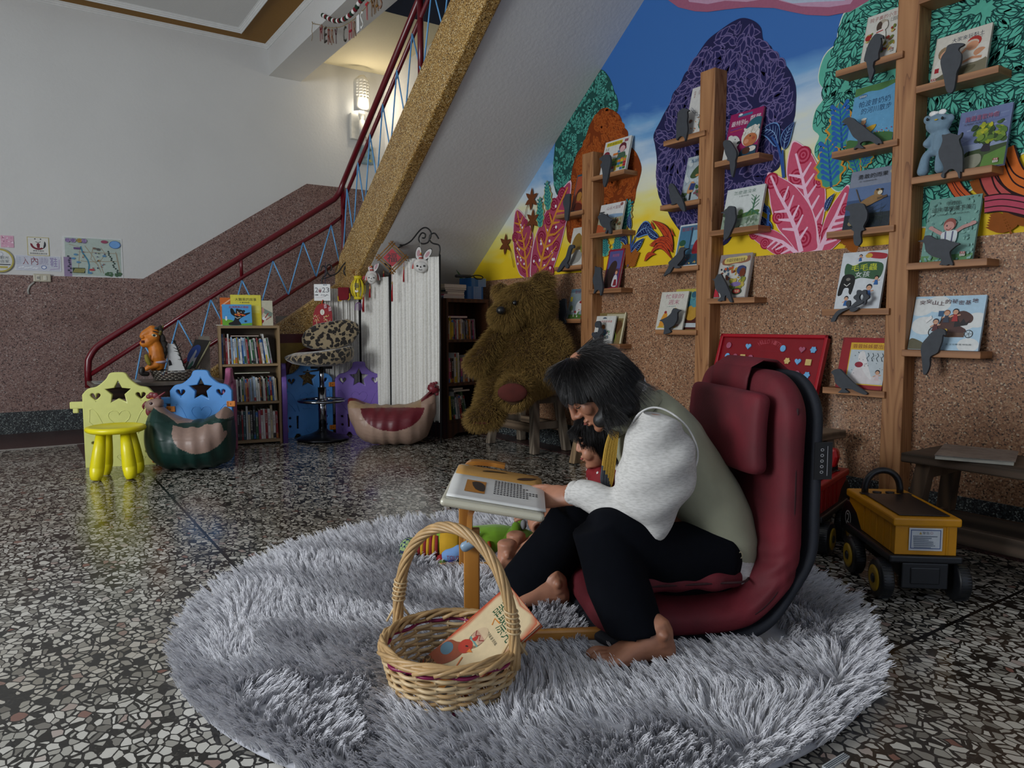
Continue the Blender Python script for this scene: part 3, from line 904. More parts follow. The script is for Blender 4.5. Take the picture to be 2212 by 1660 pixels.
# trunk and branches of the teal tree at the right edge
MU.poly(M_([(1.386,1.466),(1.357,1.521),(1.334,1.534),(1.293,1.485),(1.264,1.463),(1.180,1.424),(1.177,1.355),(1.260,1.379),(1.320,1.401),(1.369,1.438)]), '#c9694f')
for i, (ln, c, w) in enumerate([([(1.375,1.499),(1.352,1.423),(1.303,1.364),(1.248,1.328),(1.174,1.306)], '#b9524f', .10), ([(1.334,1.542),(1.307,1.462),(1.271,1.414),(1.177,1.367)], '#cf6a2a', .09), ([(1.388,1.342),(1.325,1.342),(1.248,1.319),(1.173,1.285)], '#b0485c', .07), ([(1.523,1.476),(1.490,1.413),(1.446,1.363)], '#c2562b', .05)]):
 P_ = spline([(a, b, 0) for a, b in M_(ln)], 5); P_ = [(p.x, p.y) for p in P_]
 MU.line(P_, w, '#2a1416')
 MU.line(P_, w*.86, c); MU.line([(x, y+w*.18) for x, y in P_], w*.06, '#2a1416'); MU.line([(x, y-w*.18) for x, y in P_], w*.06, '#2a1416')
MU.build('painted_plants', MATTE, wr)
# ================================================================ wall papers, lamp, garlands
def wallframe(a, b, off=.003):
 """frame on the far wall from lower-left (x,z) to upper-right (x,z)"""
 return dict(O=(a[0], 7.03-off, a[1]), U=(1, 0, 0), V=(0, 0, 1), w=b[0]-a[0], h=b[1]-a[1])
def poster(name, label, cat, ll, ur, bg, draw, rim=None, rot=0, off=.0, gloss=PRINT):
 t = thing(name, label, cat, (ll[0], 7.03-off, ll[1]))
 m = MB(); m.box(ll[0], ur[0], 7.026-off, 7.03-off, ll[1], ur[1], rim or bg)
 m.build('sheet', gloss, t)
 A = Art(**wallframe(ll, ur, .0045+off))
 A.rect(.03, .03, .97, .97, bg)
 draw(A)
 A.build('print', gloss, t)
 if rot: t.rotation_euler = (0, rot, 0)
 return t
LAM = printmat('laminated_print', .12, .8)
c1 = [(-.055,1.472),(.030,1.563)]
def d_pink(A):
 for i in range(26): A.ov(RND.random()*.9+.05, RND.random()*.9+.05, RND.uniform(.03, .1), RND.uniform(.02, .06), RND.choice(('#e9c9d6', '#f4e6ec', '#b56a86', '#d193ab', '#8a5a6a')), RND.uniform(0, 3), 8)
poster('wall_card', 'small square pink patterned card on the white wall above the round plaque', 'card', c1[0], c1[1], '#d9a3b8', d_pink, gloss=LAM)
c2 = [(.117,1.417),(.264,1.564)]
def d_smile(A):
 A.ov(.5, .62, .36, .3, '#7a2030', 0, 22, PI*.95, PI*1.75); A.ov(.5, .62, .36, .3, '#2a2c33', 0, 22, -PI*.3, PI*.2)
 A.ov(.5, .66, .27, .25, '#dcdcd8', 0, 20)
 A.ov(.36, .9, .04, .03, '#2a2c33'); A.ov(.62, .9, .04, .03, '#2a2c33')
 A.line([(.38, .76), (.5, .7), (.62, .76)], .03, '#444')
 A.poly([(.42, .62), (.5, .7), (.58, .62), (.56, .42), (.45, .42)], '#7a2030')
 A.text('屏東文旅所', .25, .22, .75, .31, '#333'); A.text('旅遊服務友善店家', .1, .08, .9, .17, '#555')
poster('logo_sign', 'square white sign with yellow edge and a dark red and black smiling ring logo', 'sign', c2[0], c2[1], '#dcdcd8', d_smile, '#b9ad62')
c3 = [(.029,1.297),(.340,1.417)]
def d_shoes(A):
 A.text('請', .03, .4, .14, .9, '#a8b0c0'); A.text('入', .17, .4, .29, .88, '#7d1018'); A.text('內', .35, .4, .5, .92, '#7d1018')
 A.text('請脫', .52, .42, .72, .9, '#9c93ad'); A.text('鞋', .76, .3, .92, .92, '#8a78a8')
 for i in range(7): A.ov(.1+.06*i, .2+.04*math.sin(i*2), .035, .012, '#eef0f4', .3)
 A.ov(.62, .25, .06, .05, '#3f5c9c'); A.ov(.62, .25, .045, .035, '#dfe3ee'); A.line([(.75, .1), (.95, .2), (.96, .8)], .02, '#b7a6c6')
poster('laminated_notice', 'shiny laminated strip asking visitors in red characters to enter without shoes', 'notice', c3[0], c3[1], '#c6c8d2', d_shoes, '#d5d7df', gloss=LAM)
c4 = [(.359,1.262),(.787,1.587)]
def d_map(A):
 A.rect(0, 0, .13, .48, '#9583a5')
 for ln in ([(.1, .8), (.28, .74), (.23, .1)], [(.28, .4), (.4, .38), (.62, .4), (.9, .42)], [(.25, .62), (.9, .62), (.95, .1)], [(.36, .78), (.5, .5), (.62, .12)], [(.5, .76), (.45, .45), (.58, .3)], [(.63, .75), (.7, .6), (.6, .38), (.66, .1)], [(.88, .66), (.95, .05)]):
  A.line(ln, .014, '#a39a86')
 A.line([(.29, .76), (.32, .6), (.4, .42), (.42, .3), (.4, .08)], .028, '#4a86a0')
 for i in range(15): A.ov(.75+.012*i+RND.uniform(-.02, .02), .66-.043*i, .018, .016, '#33443c', n=8)
 for i in range(22): A.ov(RND.uniform(.7, .96), RND.uniform(.04, .12), .025, .018, '#4a6b4d', n=8)
 for i in range(9): A.ov(.09+RND.uniform(-.02, .03), .1+.05*i, .018, .016, '#3c3b52', n=8)
 A.rect(.14, .09, .34, .22, '#3c4a35')
 for i in range(9): A.line([(.15+.02*i, .1), (.19+.02*i, .2)], .01, '#b8b06a')
 A.ov(.87, .84, .1, .075, '#3c6fb5'); A.ov(.87, .84, .09, .066, '#74a6de'); A.ov(.69, .9, .06, .03, '#9a4a63')
 for x, y in ((.2, .55), (.24, .36), (.68, .54), (.43, .1), (.16, .45)): A.ov(x, y, .035, .018, '#5a8fb8')
 A.ov(.46, .18, .05, .02, '#b0484e'); A.rect(.17, .68, .28, .73, '#6a4f80')
 for ch, x, c in (('枋', .04, '#7d63a0'), ('寮', .13, '#7d63a0'), ('社', .23, '#b9a02a'), ('區', .31, '#5b86c0')): A.ov(x+.04, .9, .045, .04, c if c == '#b9a02a' else '#a892bd'); A.text(ch, x, .84, x+.07, .95, '#5a4a78')
 for i in range(16): A.ov(RND.uniform(.3, .7), RND.uniform(.2, .65), .014, .01, RND.choice(('#8a3b3b', '#4a4a78', '#c9a24a', '#43604a')), RND.uniform(0, 3), 7)
 A.ov(.52, .72, .03, .02, '#77665a'); A.ov(.58, .7, .03, .025, '#5c5a56')
poster('map_poster', 'hand drawn village map poster with white edge and a blue balloon in one corner', 'poster', c4[0], c4[1], '#b3c2ba', d_map, '#d9dcdb')
ctr = [(-.066,1.368),(.030,1.373)]
rr = ctr[1][0]-ctr[0][0]
t = thing('round_plaque', 'round plaque with yellow and silver rim cut by the edge of the photo', 'plaque', (ctr[0][0], 7.03, ctr[0][1]-rr))
q = MB(); q.lathe([(rr, -.008), (rr, 0), (rr*.95, .006), (rr*.9, .008)], (ctr[0][0], 7.022, ctr[0][1]), 40, '#c2c1a6', Matrix.Rotation(PI/2, 3, 'X'))
q.build('disc', LAM, t)
A = Art((ctr[0][0], 7.012, ctr[0][1]), (1, 0, 0), (0, 0, 1), rr, rr)
A.ov(0, 0, .93, .93, '#b5a636', n=40); A.ov(0, 0, .82, .82, '#d3d4d0', n=40); A.ov(.05, .5, .2, .2, '#a8a9b4'); A.ov(.05, .5, .15, .15, '#d9dadc')
A.text('屏東觀光', -.6, .12, .62, .36, '#333a33'); A.text('友善店家', -.6, -.18, .62, .06, '#22302c'); A.rect(-.7, -.36, .7, -.28, '#333'); A.rect(-.62, -.62, .5, -.45, '#b8a94a')
A.build('print', LAM, t)
# socket with its cable
o1 = [(.145,1.210),(.264,1.273)]
t = thing('wall_socket', 'ivory double wall socket at the top of the rose terrazzo', 'socket', (o1[0][0], 7.016, o1[0][1]))
IV = mat('ivory_plastic', '#b9b3a0', .35)
MB().box(o1[0][0], o1[1][0], 6.995, 7.03, o1[0][1], o1[1][1]).build('plate', IV, t, bevel=.006)
w_ = o1[1][0]-o1[0][0]; z_ = (o1[0][1]+o1[1][1])/2
for k in (.28, .68):
 MB().box(o1[0][0]+w_*(k-.1), o1[0][0]+w_*(k+.1), 6.99, 7.0, z_-.018, z_+.018).build('outlet', mat('pale_plastic', '#c9c5b6', .35), t, bevel=.003)
A = Art((o1[0][0]+w_*.28, 6.9895, z_), (1, 0, 0), (0, 0, 1), .02, .02)
A.rect(-.5, .15, .5, .35, '#222'); A.rect(-.5, -.35, .5, -.15, '#222'); A.build('slots', PRINT, t)
cb = [(.151,1.207),(.119,1.176),(.105,1.139),(.110,1.110)]
q = MB(); q.tube([(x, 7.01, z) for x, z in cb], .008, 6); q.build('cable', mat('grey_cable', '#a5a29c', .5), t)
# ---------------------------------------------------------------- wall lamp with pierced shade
l1 = [(2.840,3.016),(2.995,2.749),(2.842,2.897),(2.919,3.127),(2.974,2.939)]
lx, lz = l1[4][0]-.06, l1[4][1]
t = thing('wall_lamp', 'lit white wall lamp with a pierced curved shade above the stair landing', 'lamp', (lx, 7.03, lz-.2))
LW = mat('lamp_white', '#d6d4cc', .4)
q = MB(); q.box(lx-.09, lx+.05, 6.985, 7.03, lz-.25, lz+.0); q.build('back_plate', LW, t, bevel=.008)
q = MB()
for i in range(13):                                   # shade: half tube with rows of holes in its upper part
 pass
rs = .085
def shp(a, z): return (lx+rs*math.sin(a), 6.93-rs*math.cos(a)*.7, z)
na = 26
zr = [lz+.0, lz+.06, lz+.125]+[lz+.135+.014*i for i in range(13)]+[lz+.34]
hole = lambda i, j: 3 <= j < 15 and j % 2 == 1 and 4 < i < 22 and i % 4 in (1, 2)
idx = {}
for j, z in enumerate(zr):
 for i in range(na+1):
  a = -1.45+2.9*i/na
  k = 1 if z < lz+.26 else math.sqrt(max(.05, 1-((z-lz-.26)/.085)**2))
  p = shp(a, z); idx[i, j] = len(q.v); q.v.append((lx+(p[0]-lx)*k, p[1], z))
for j in range(len(zr)-1):
 for i in range(na):
  if not hole(i, j): q.f.append((idx[i, j], idx[i+1, j], idx[i+1, j+1], idx[i, j+1])); q.c.append(q.col); q.sm.append(True)
sh = q.build('shade', LW, t); so = sh.modifiers.new('wall', 'SOLIDIFY'); so.thickness = .004
q = MB(); q.lathe([(.022, -.22), (.03, -.2), (.03, -.08), (.02, -.07), (.034, -.03), (.03, .0)], (lx, 6.93, lz), 16); q.tube([(lx, 6.99, lz-.14), (lx, 6.93, lz-.14)], .012, 8); q.build('lamp_holder', LW, t)
em = NT('lamp_glow'); em.b.inputs['Emission Color'].default_value = (1, .93, .8, 1); em.b.inputs['Emission Strength'].default_value = 9
q = MB(); q.ell((lx, 6.93, lz+.045), (.03, .03, .05)); q.build('bulb', em.m, t)
pl = bpy.data.lights.new('lamp_light', 'POINT'); pl.energy = 7; pl.color = (1, .86, .66); pl.shadow_soft_size = .03
po = bpy.data.objects.new('lamp_light', pl); po.location = (lx, 6.86, lz+.05); COL.objects.link(po)
f1 = [(2.921,2.460),(3.063,2.645)]
t = thing('hanging_picture', 'small glass ornament hanging on the stair wall below the lamp', 'ornament', (f1[0][0], 7.03, f1[0][1]))
MB().box(f1[0][0], f1[1][0], 6.99, 7.025, f1[0][1], f1[1][1]).build('frame', mat('teal_glass', '#7d939a', .15), t, bevel=.02)
A = Art((f1[0][0], 6.988, f1[0][1]), (1, 0, 0), (0, 0, 1), f1[1][0]-f1[0][0], f1[1][1]-f1[0][1])
for i in range(12): A.ov(RND.uniform(.2, .8), RND.uniform(.2, .8), .12, .08, RND.choice(('#5e7680', '#8ea3a6', '#b0a860', '#3e545c')), RND.uniform(0, 3), 9)
A.build('print', PRINT, t)
q = MB(); q.tube([((f1[0][0]+f1[1][0])/2, 7.0, f1[1][1]), ((f1[0][0]+f1[1][0])/2, 7.02, f1[1][1]+.09)], .003, 5); q.build('cord', REDTRIM, t)
# ---------------------------------------------------------------- garlands on the beam
pp = [(5.528,3.184),(5.423,3.129),(5.276,3.061),(5.125,3.021),(4.996,3.009),(4.896,3.015),(4.815,3.036),(4.675,3.040)]
t = thing('pompom_garland', 'garland of red, white and green felt balls hung along the beam', 'garland', (2.04, pp[2][0], pp[2][1]-.02))
path = spline([(2.028, y, z) for y, z in pp], 30)
q = MB(); q.tube(path[::6], .002, 5); q.build('string', mat('dark_string', '#2c2a28', .8), t)
acc, last, i = 0, path[0], 0
FELT = {'white': mat('white_felt', '#d8d6d2', .95), 'green': mat('green_felt', '#12301f', .95), 'red': mat('red_felt', '#6d0f1c', .95)}
q = None
for p in path:
 acc += (p-last).length; last = p
 if acc >= .031 or i == 0:
  acc = 0; n_ = ('green', 'white', 'red')[i % 3]; i += 1
  q = MB(); q.ell(p, .0165, nu=12, nv=8); q.build(n_+'_ball', FELT[n_], t)
lp = [(5.753,3.197),(5.621,3.147),(5.494,3.086),(5.333,3.031),(5.171,2.988),(5.032,2.968),(4.899,2.961),(4.755,2.967),(4.632,2.984)]
t = thing('letter_garland', 'string of wooden letters spelling MERRY CHRISTMAS hung on the beam', 'garland', (2.04, lp[3][0], lp[3][1]-.1))
path = spline([(2.03, y, z) for y, z in lp], 8)
q = MB(); q.tube(path, .0025, 5); q.tube([path[0], path[0]+Vector((0, .02, .02))], .004, 5)
q.tube([path[0]+Vector((-.004, a, b)) for a, b in ((0, 0), (.02, -.05), (.005, -.09), (.03, -.12))], .002, 5); q.build('string', mat('jute', '#8f7a52', .9), t)
cols = ['#7d1f26', '#3d352e', '#7a3a2c', '#8f6a52', '#4a1c22', None, '#3a362f', '#9c1f30', '#8a6a58', '#d8d8d6', '#cfcfca', '#b02430', '#6d4a22', '#7a5526', '#8a6a58']
pos_ = [(5.573,3.126),(5.486,3.084),(5.410,3.053),(5.344,3.029),(5.271,3.009),(5.199,2.992),(5.102,2.967),(4.999,2.958),(4.924,2.949),(4.858,2.961),(4.794,2.963),(4.707,2.990),(4.609,2.985),(4.550,2.987),(4.492,2.989)]
for i, ch in enumerate('MERRY CHRISTMAS'):
 if cols[i] is None: continue
 y, z = pos_[i]
 v, f, asp = text2d(ch)
 m = MB()
 w_, h_ = .05, .11
 k = len(v)
 P_ = [(2.026, y-(a-.5)*w_, z-h_*(1-b)) for a, b in v]
 m.add(P_+[(2.032, b_, c_) for a_, b_, c_ in P_], [tuple(x) for x in f]+[tuple(j+k for j in x[::-1]) for x in f], cols[i])
 m.tube([(2.03, y, z), (2.03, y, z+.012)], .0015, 4, '#8f7a52')
 m.build('letter_'+ch.lower(), MATTE, t)
# ================================================================ toys and furniture in the left corner
def plate(name, outer, holes, th, m, parent, Mx, bev=.006):
 """plastic plate with cut-outs; outline in x,z of the thing, Mx maps (u, 0, v) into the world"""
 cu = bpy.data.curves.new('pl', 'CURVE'); cu.dimensions = '2D'; cu.fill_mode = 'BOTH'
 cu.extrude = max(th/2-bev, .0001); cu.bevel_depth = bev; cu.bevel_resolution = 1
 for pts in [outer]+holes:
  sp = cu.splines.new('POLY'); sp.points.add(len(pts)-1); sp.use_cyclic_u = True
  for i, p in enumerate(pts): sp.points[i].co = (p[0], p[1], 0, 1)
 o = bpy.data.objects.new('pl', cu); COL.objects.link(o)
 dg = bpy.context.evaluated_depsgraph_get()
 me = bpy.data.meshes.new_from_object(o.evaluated_get(dg))
 bpy.data.objects.remove(o); bpy.data.curves.remove(cu)
 T = Matrix(((1, 0, 0, 0), (0, 0, -1, 0), (0, 1, 0, 0), (0, 0, 0, 1)))
 me.transform((wm(parent).inverted() if parent else Matrix.Identity(4)) @ Mx @ T)
 me.name = name
 return put(name, me, m, parent)
# yellow stool
YP = mat('yellow_plastic', '#e3d512', .32, .05, 6, spec=.5)
c = Vector((.455, 4.70, 0))
t = thing('toy_stool', 'bright yellow plastic children\'s stool with four round legs', 'stool', c, -.35)
q = MB(); q.lathe([(.02, .262), (.135, .262), (.152, .270), (.158, .282), (.152, .294), (.135, .298), (.128, .294), (.02, .294)], c, 36)
q.build('seat', YP, t)
for a in (0, 1, 2, 3):
 th = -.35+PI/4+a*PI/2
 d_ = Vector((math.cos(th), math.sin(th), 0))
 p0, p1 = c+d_*.085+Vector((0, 0, .272)), c+d_*.128
 q = MB(); ax = (p0-p1).normalized()
 q.tube([p1+Vector((0, 0, .002)), p1+ax*.006, p1+ax*.03, p1+ax*.068, p1+ax*.07, p1+ax*.074, p1+ax*.16, p0], [.018, .026, .034, .038, .0365, .038, .034, .024], 18)
 q.build('leg', YP, t)
def playpen(name, label, org, ang, m, w=.40, h=.575, tab=True, holes=True, hinge=()):
 """moulded playpen panel: domed top, star and heart cut-outs, raised outlines, hinges"""
 org = Vector(org)
 t = thing(name, label, 'playpen panel', org, ang, 'moulded playpen panels')
 Mx = Matrix.Translation(org) @ Matrix.Rotation(ang, 4, 'Z')
 x = w/2
 top = [(-x, .0), (-x+.0, .40), (-x, .445), (-x+.03, .478), (-x+.08, .492), (-x+.13, .535), (-.04, .57), (0, h), (.04, .57), (x-.13, .535), (x-.08, .492), (x-.03, .478), (x, .445), (x, .40), (x, 0), (x-.07, 0), (x-.09, .03), (.07, .03), (.05, 0), (-.05, 0), (-.07, .03), (-x+.09, .03), (-x+.07, 0)]
 out = top[:2]+[(p.x, p.y) for p in spline([(a, b, 0) for a, b in top[2:13]], 4)]+top[13:]
 hs = [star(0, .455, .086, .48), heart(-.125, .435, .033), heart(.125, .435, .033)]
 if holes:
  for sx in (-1, 1):
   hs += [[(sx*(x-.045)+.014*math.cos(k*PI/6), z+.014*math.sin(k*PI/6)) for k in range(12)] for z in (.085, .15)]
   hs += [[(sx*.085-.012, .06), (sx*.085+.012, .06), (sx*.085+.012, .17), (sx*.085-.012, .17)]]
 plate('panel', out, hs, .035, m, t, Mx, .005)
 q = MB()
 P3 = lambda u, v: Mx @ Vector((u, -.0175, v))
 q.tube([P3(*p) for p in heart(0, .30, .062)], .0028, 6, closed=True)
 for sx in (-1, 1):
  q.tube([P3(sx*a, b) for a, b in ((.16, .355), (.145, .36), (.12, .33), (.085, .25), (.07, .2))], .0028, 6)
  q.tube([P3(sx*a, b) for a, b in ((.16, .355), (.165, .28), (.12, .235), (.10, .2))], .0028, 6)
  q.tube([P3(sx*(a), b) for a, b in ((.045, .225), (.03, .215), (.0, .222))], .0028, 6)
  q.tube([P3(p[0], p[1]) for p in star(sx*.12, .045, .02, .45)], .0022, 5, closed=True)
 q.tube([P3(*p) for p in heart(0, .055, .022)], .0022, 5, closed=True)
 q.build('raised_outline', m, t)
 if tab:
  q = MB(); q.obox(Mx, -x-.075, -x+.01, -.014, .014, .362, .405).obox(Mx, -x-.06, -x-.03, -.012, .012, .335, .37)
  q.build('lug', m, t, bevel=.006)
 OR = mat('orange_plastic', '#c9741c', .4)
 for hx_, hz in hinge:
  q = MB(); q.obox(Mx, hx_-.024, hx_+.03, -.03, -.014, hz-.018, hz+.018);
  g = q.build('hinge', OR, t, bevel=.004)
  q = MB()
  for dx, dz in ((-.015, 0), (-.015, .011), (-.015, -.011), (.002, 0)):
   q.lathe([(.003, 0), (.003, .002)], Mx @ Vector((hx_+dx, -.030, hz+dz)), 8, None, Matrix.Rotation(ang, 3, 'Z') @ Matrix.Rotation(PI/2, 3, 'X'))
  q.build('screw', mat('black_plastic', '#0d0e10', .4), g)
 return t
PY = mat('pale_yellow_plastic', '#cfd07c', .4, .04)
PB = mat('sky_blue_plastic', '#4f92d6', .4, .04)
PV = mat('violet_plastic', '#7357a8', .4, .04)
PP = mat('pink_plastic', '#a8587f', .4, .04)
playpen('playpen_panel', 'pale yellow moulded playpen panel standing behind the yellow stool', (.515, 5.07, 0), -.30, PY, w=.385, hinge=((.2, .03), (.2, .40)))
playpen('playpen_panel', 'sky blue playpen panel between the rooster seat and the table', (.985, 5.03, 0), -.50, PB, w=.375, hinge=((.185, .36), (-.19, .33)))
playpen('playpen_panel', 'pink playpen panel edge-on beside the pale bookcase', (1.19, 5.17, 0), 1.2, PP, w=.375, tab=False)
playpen('playpen_panel', 'sky blue playpen panel behind the leopard bar stool', (1.87, 5.60, 0), -.08, PB, w=.375, h=.575, tab=False, hinge=((.185, .40), (.185, .06), (-.19, .40), (-.19, .06)))
playpen('playpen_panel', 'violet playpen panel folded next to the curtain screen', (2.23, 5.44, 0), -.50, PV, w=.36, tab=False, hinge=((.17, .40), (.17, .06)))
playpen('playpen_panel', 'violet playpen panel seen as a narrow strip beside the pale bookcase', (1.665, 5.53, 0), 1.3, PV, w=.36, tab=False)
# rooster and goose bean bags --------------------------------------
def leather(name, col, rough=.42):
 return mat(name, col, rough, .1, 14, .12, spec=.45)
GREENL, TAUPE, WINE, BEIGE = leather('green_leather', '#0c3029'), leather('taupe_leather', '#8d7468'), leather('wine_leather', '#6d1f28'), leather('beige_leather', '#a58b7a')
def bag(name, label, s0, d0, body, faces, neck, head, extra, heading, mats, flip=1):
 """soft bird-shaped seat; profile built in its own x (towards head), y (width), z"""
 t = sthing(name, label, 'bean bag', s0, d0)
 Mx = SF @ Matrix.Translation((s0, d0, 0)) @ Matrix.Rotation(heading, 4, 'Z') @ Matrix.Diagonal((flip, 1, 1, 1))
 m = MB()
 for sec in body: m.loft(*sec) if isinstance(sec, tuple) else m.loft(sec, 28)
 me = remesh(m, .006, 14)
 v = verts(me)
 v[:, 1] += .004*vnoise(v, 26, 3)*(v[:, 2] < .2)
 # creases radiating from the seam
 setv(me, v+normals(me)*(.0035*np.sin(v[:, 0]*70+3*vnoise(v, 9, 5)))[:, None]*(v[:, 2] < .3)[:, None])
 paint(me, faces)
 me.transform(wm(t).inverted() @ Mx)
 put('body', me, printmat('bag_leather', .42, .45), t)
 for nm, mb, mt in extra:
  mb.build(nm, mt, t, Mx)
 return t
def secs(rows):
 return [((x, 0, (zb+zt)/2), (0, w, 0), (0, 0, (zt-zb)/2)) for x, zb, zt, w in rows]
# rooster: head to the left
hG, hT = np.array(hx('#0b2f29')), np.array(hx('#8d7468'))
def rooster_col(c):
 x, z = c[:, 0], c[:, 2]
 w = np.abs(c[:, 1])
 wing = ((x+.1)**2/.024+(z-.28)**2/.026 < 1) & (z < .29-.05*(w < .12)) & (w > .10) & (x < .1)
 neckb = (x > -.03) & (z > .245+(x+.03)*.62) & (z > .288-.3*(x-.03)*(x > .03)) & (x < .2)
 tail = ((x+.235)**2/.006+(z-.345)**2/.0011 < 1)
 return np.where((wing | neckb | tail)[:, None], hT, hG)
rows = [(-.26, .12, .30, .05), (-.245, .06, .355, .10), (-.21, .03, .378, .14), (-.16, .01, .335, .17), (-.08, 0, .298, .195), (.03, 0, .30, .2), (.1, .0, .335, .19), (.15, .01, .37, .165), (.19, .03, .38, .13), (.225, .07, .34, .09), (.245, .12, .25, .05)]
nk = [((.11, 0, .30), (0, .10, 0), (.07, 0, .05)), ((.155, 0, .36), (0, .06, 0), (.045, 0, .02)), ((.185, 0, .39), (0, .045, 0), (.036, 0, .01))]
hd = MB(); hd.loft([((.165, 0, .372), (0, .034, 0), (.022, 0, -.022)), ((.18, 0, .385), (0, .046, 0), (.034, 0, -.034)), ((.203, 0, .397), (0, .045, 0), (.034, 0, -.036)), ((.228, 0, .402), (0, .03, 0), (.022, 0, -.026)), ((.243, 0, .405), (0, .012, 0), (.01, 0, -.011))], 20)
cb_ = MB()
for i, (a, b, r_) in enumerate(((.172, .43, .016), (.19, .446, .02), (.21, .45, .019), (.228, .44, .015))): cb_.ell((a, 0, b), (r_, .008, r_*.9))
for i in range(3): cb_.limb([(.182, 0, .432), (.156-.01*i, 0, .446+.009*i)], [.009, .004], 8)
wt = MB(); wt.ell((.215, .012, .347), (.02, .008, .03)); wt.ell((.23, -.004, .352), (.017, .008, .028)); wt.limb([(.243, 0, .403), (.26, 0, .385), (.258, 0, .368)], [.011, .008, .004], 10)
ey = MB()
for sy in (-1, 1): ey.ell((.2, sy*.044, .403), (.009, .005, .009))
bag('rooster_bean_bag', 'dark green and taupe leather bean bag seat shaped like a rooster', -1.95, 4.40, [secs(rows), nk], rooster_col, None, None,
 [('head', hd, TAUPE), ('comb', cb_, WINE), ('wattle', wt, WINE), ('eye', ey, mat('dark_wine', '#2a0a10', .3))], .12, None, -1)
hB, hW, hC = np.array(hx('#a18574')), np.array(hx('#641c25')), np.array(hx('#9a7e5e'))
def goose_col(c):
 x, z = c[:, 0], c[:, 2]
 w = np.abs(c[:, 1])
 crescent = (z < .278) & ((x+.0)**2/.05+(z-.285)**2/.026 < 1)
 neckb = (x > .09) & (z > .27+(x-.12)*.55)
 top = (z > .278) & (x < .2)
 tail = (x < -.2) & (z > .30) & (w < .05)
 o = np.where((crescent | neckb | tail)[:, None], hW, hB)
 return np.where((top & ~tail & ~crescent)[:, None], hC, o)
rows = [(-.325, .27, .335, .03), (-.31, .18, .345, .08), (-.27, .08, .338, .13), (-.2, .02, .305, .17), (-.1, 0, .29, .195), (.03, 0, .29, .2), (.13, .0, .30, .18), (.19, .02, .325, .15), (.24, .06, .355, .11), (.28, .14, .37, .07), (.305, .22, .36, .04)]
nk = [((.17, 0, .29), (0, .09, 0), (.055, 0, .05)), ((.22, 0, .34), (0, .06, 0), (.04, 0, .025)), ((.26, 0, .375), (0, .042, 0), (.03, 0, .015)), ((.285, 0, .4), (0, .034, 0), (.024, 0, .01))]
hd = MB(); hd.loft([((.262, 0, .385), (0, .028, 0), (.02, 0, -.02)), ((.28, 0, .402), (0, .04, 0), (.03, 0, -.03)), ((.305, 0, .412), (0, .036, 0), (.026, 0, -.03)), ((.325, 0, .412), (0, .015, 0), (.01, 0, -.014))], 18)
cb_ = MB(); [cb_.ell((.272+.018*i, 0, .438+.004*i), (.012, .006, .011)) for i in range(3)]
wt = MB(); wt.ell((.315, 0, .372), (.014, .008, .02)); wt.limb([(.32, 0, .417), (.34, 0, .405)], [.01, .004], 8)
ey = MB(); [ey.ell((.302, s_*.036, .422), (.007, .004, .007)) for s_ in (-1, 1)]
bag('goose_bean_bag', 'beige and wine leather bean bag seat shaped like a hen, before the curtain screen', -.86, 5.30, [secs(rows), nk], goose_col, None, None,
 [('head', hd, WINE), ('comb', cb_, WINE), ('wattle', wt, WINE), ('eye', ey, mat('dark_wine', '#2a0a10', .3))], .1, None, 1)
# ---------------------------------------------------------------- low table and the things on it
TBW = woodmat('old_brown_wood', '#2b1a10', '#4a2e1b', 1, .5, 'x')
t = thing('low_table', 'low dark wooden table with drawers behind the playpen panels', 'table', (.80, 5.35, 0))
MB().box(.38, 1.16, 5.18, 5.55, .475, .50).build('table_top', mat('worn_tabletop', '#5d5349', .3, .3, 12), t, bevel=.004)
MB().box(.42, 1.12, 5.22, 5.52, .40, .475).build('apron', TBW, t)
MB().box(.45, 1.09, 5.21, 5.5, .2, .33).build('drawer_box', TBW, t)
for i in range(3):
 MB().box(.46+.21*i, .65+.21*i, 5.2, 5.22, .215, .315).build('drawer', TBW, t, bevel=.004)
for x in (.43, 1.08):
 for y in (5.22, 5.48): MB().box(x, x+.04, y, y+.04, 0, .4).build('leg', TBW, t)
t = thing('newspaper', 'printed sheets lying flat on the end of the low table', 'papers', (.52, 5.33, .5))
MB().box(.40, .66, 5.22, 5.45, .5015, .506).build('sheet', mat('grey_paper', '#9a9a94', .5), t)
A = Art((.40, 5.22, .5065), (1, 0, 0), (0, 1, 0), .26, .23)
for i in range(9): A.rect(.08, .1+.09*i, .08+RND.uniform(.4, .8), .13+.09*i, '#4d5058')
A.rect(.1, .3, .35, .5, '#c2c6cc'); A.build('print', PRINT, t)
# oval woven metal tray
t = thing('woven_tray', 'oval basket tray woven from dull silver and brown strands on the low table', 'basket', (.905, 5.36, .50))
WS = [mat('dull_silver', '#8d877a', .35, .2, 30, metal=.6), mat('dark_strand', '#2e2722', .5)]
q = [MB(), MB()]
for k in range(6):
 z = .508+.011*k
 for ph in (0, 1):
  pts = []
  for i in range(96):
   a = 2*PI*i/96; wv = .004*math.sin(24*a+PI*(k % 2)+PI*ph)
   g = 1+.03*k
   pts.append(((.145*g+wv)*math.cos(a)+.905, (.10*g+wv)*math.sin(a)+5.36, z))
  q[ph].tube(pts, .0042, 5, closed=True)
q[0].build('weave', WS[0], t); q[1].build('weave', WS[1], t)
q = MB(); q.lathe([(.01, .502), (.14, .502), (.14, .507), (.01, .507)], (.905, 5.36, 0), 30, sy=.7); q.build('bottom', WS[1], t)
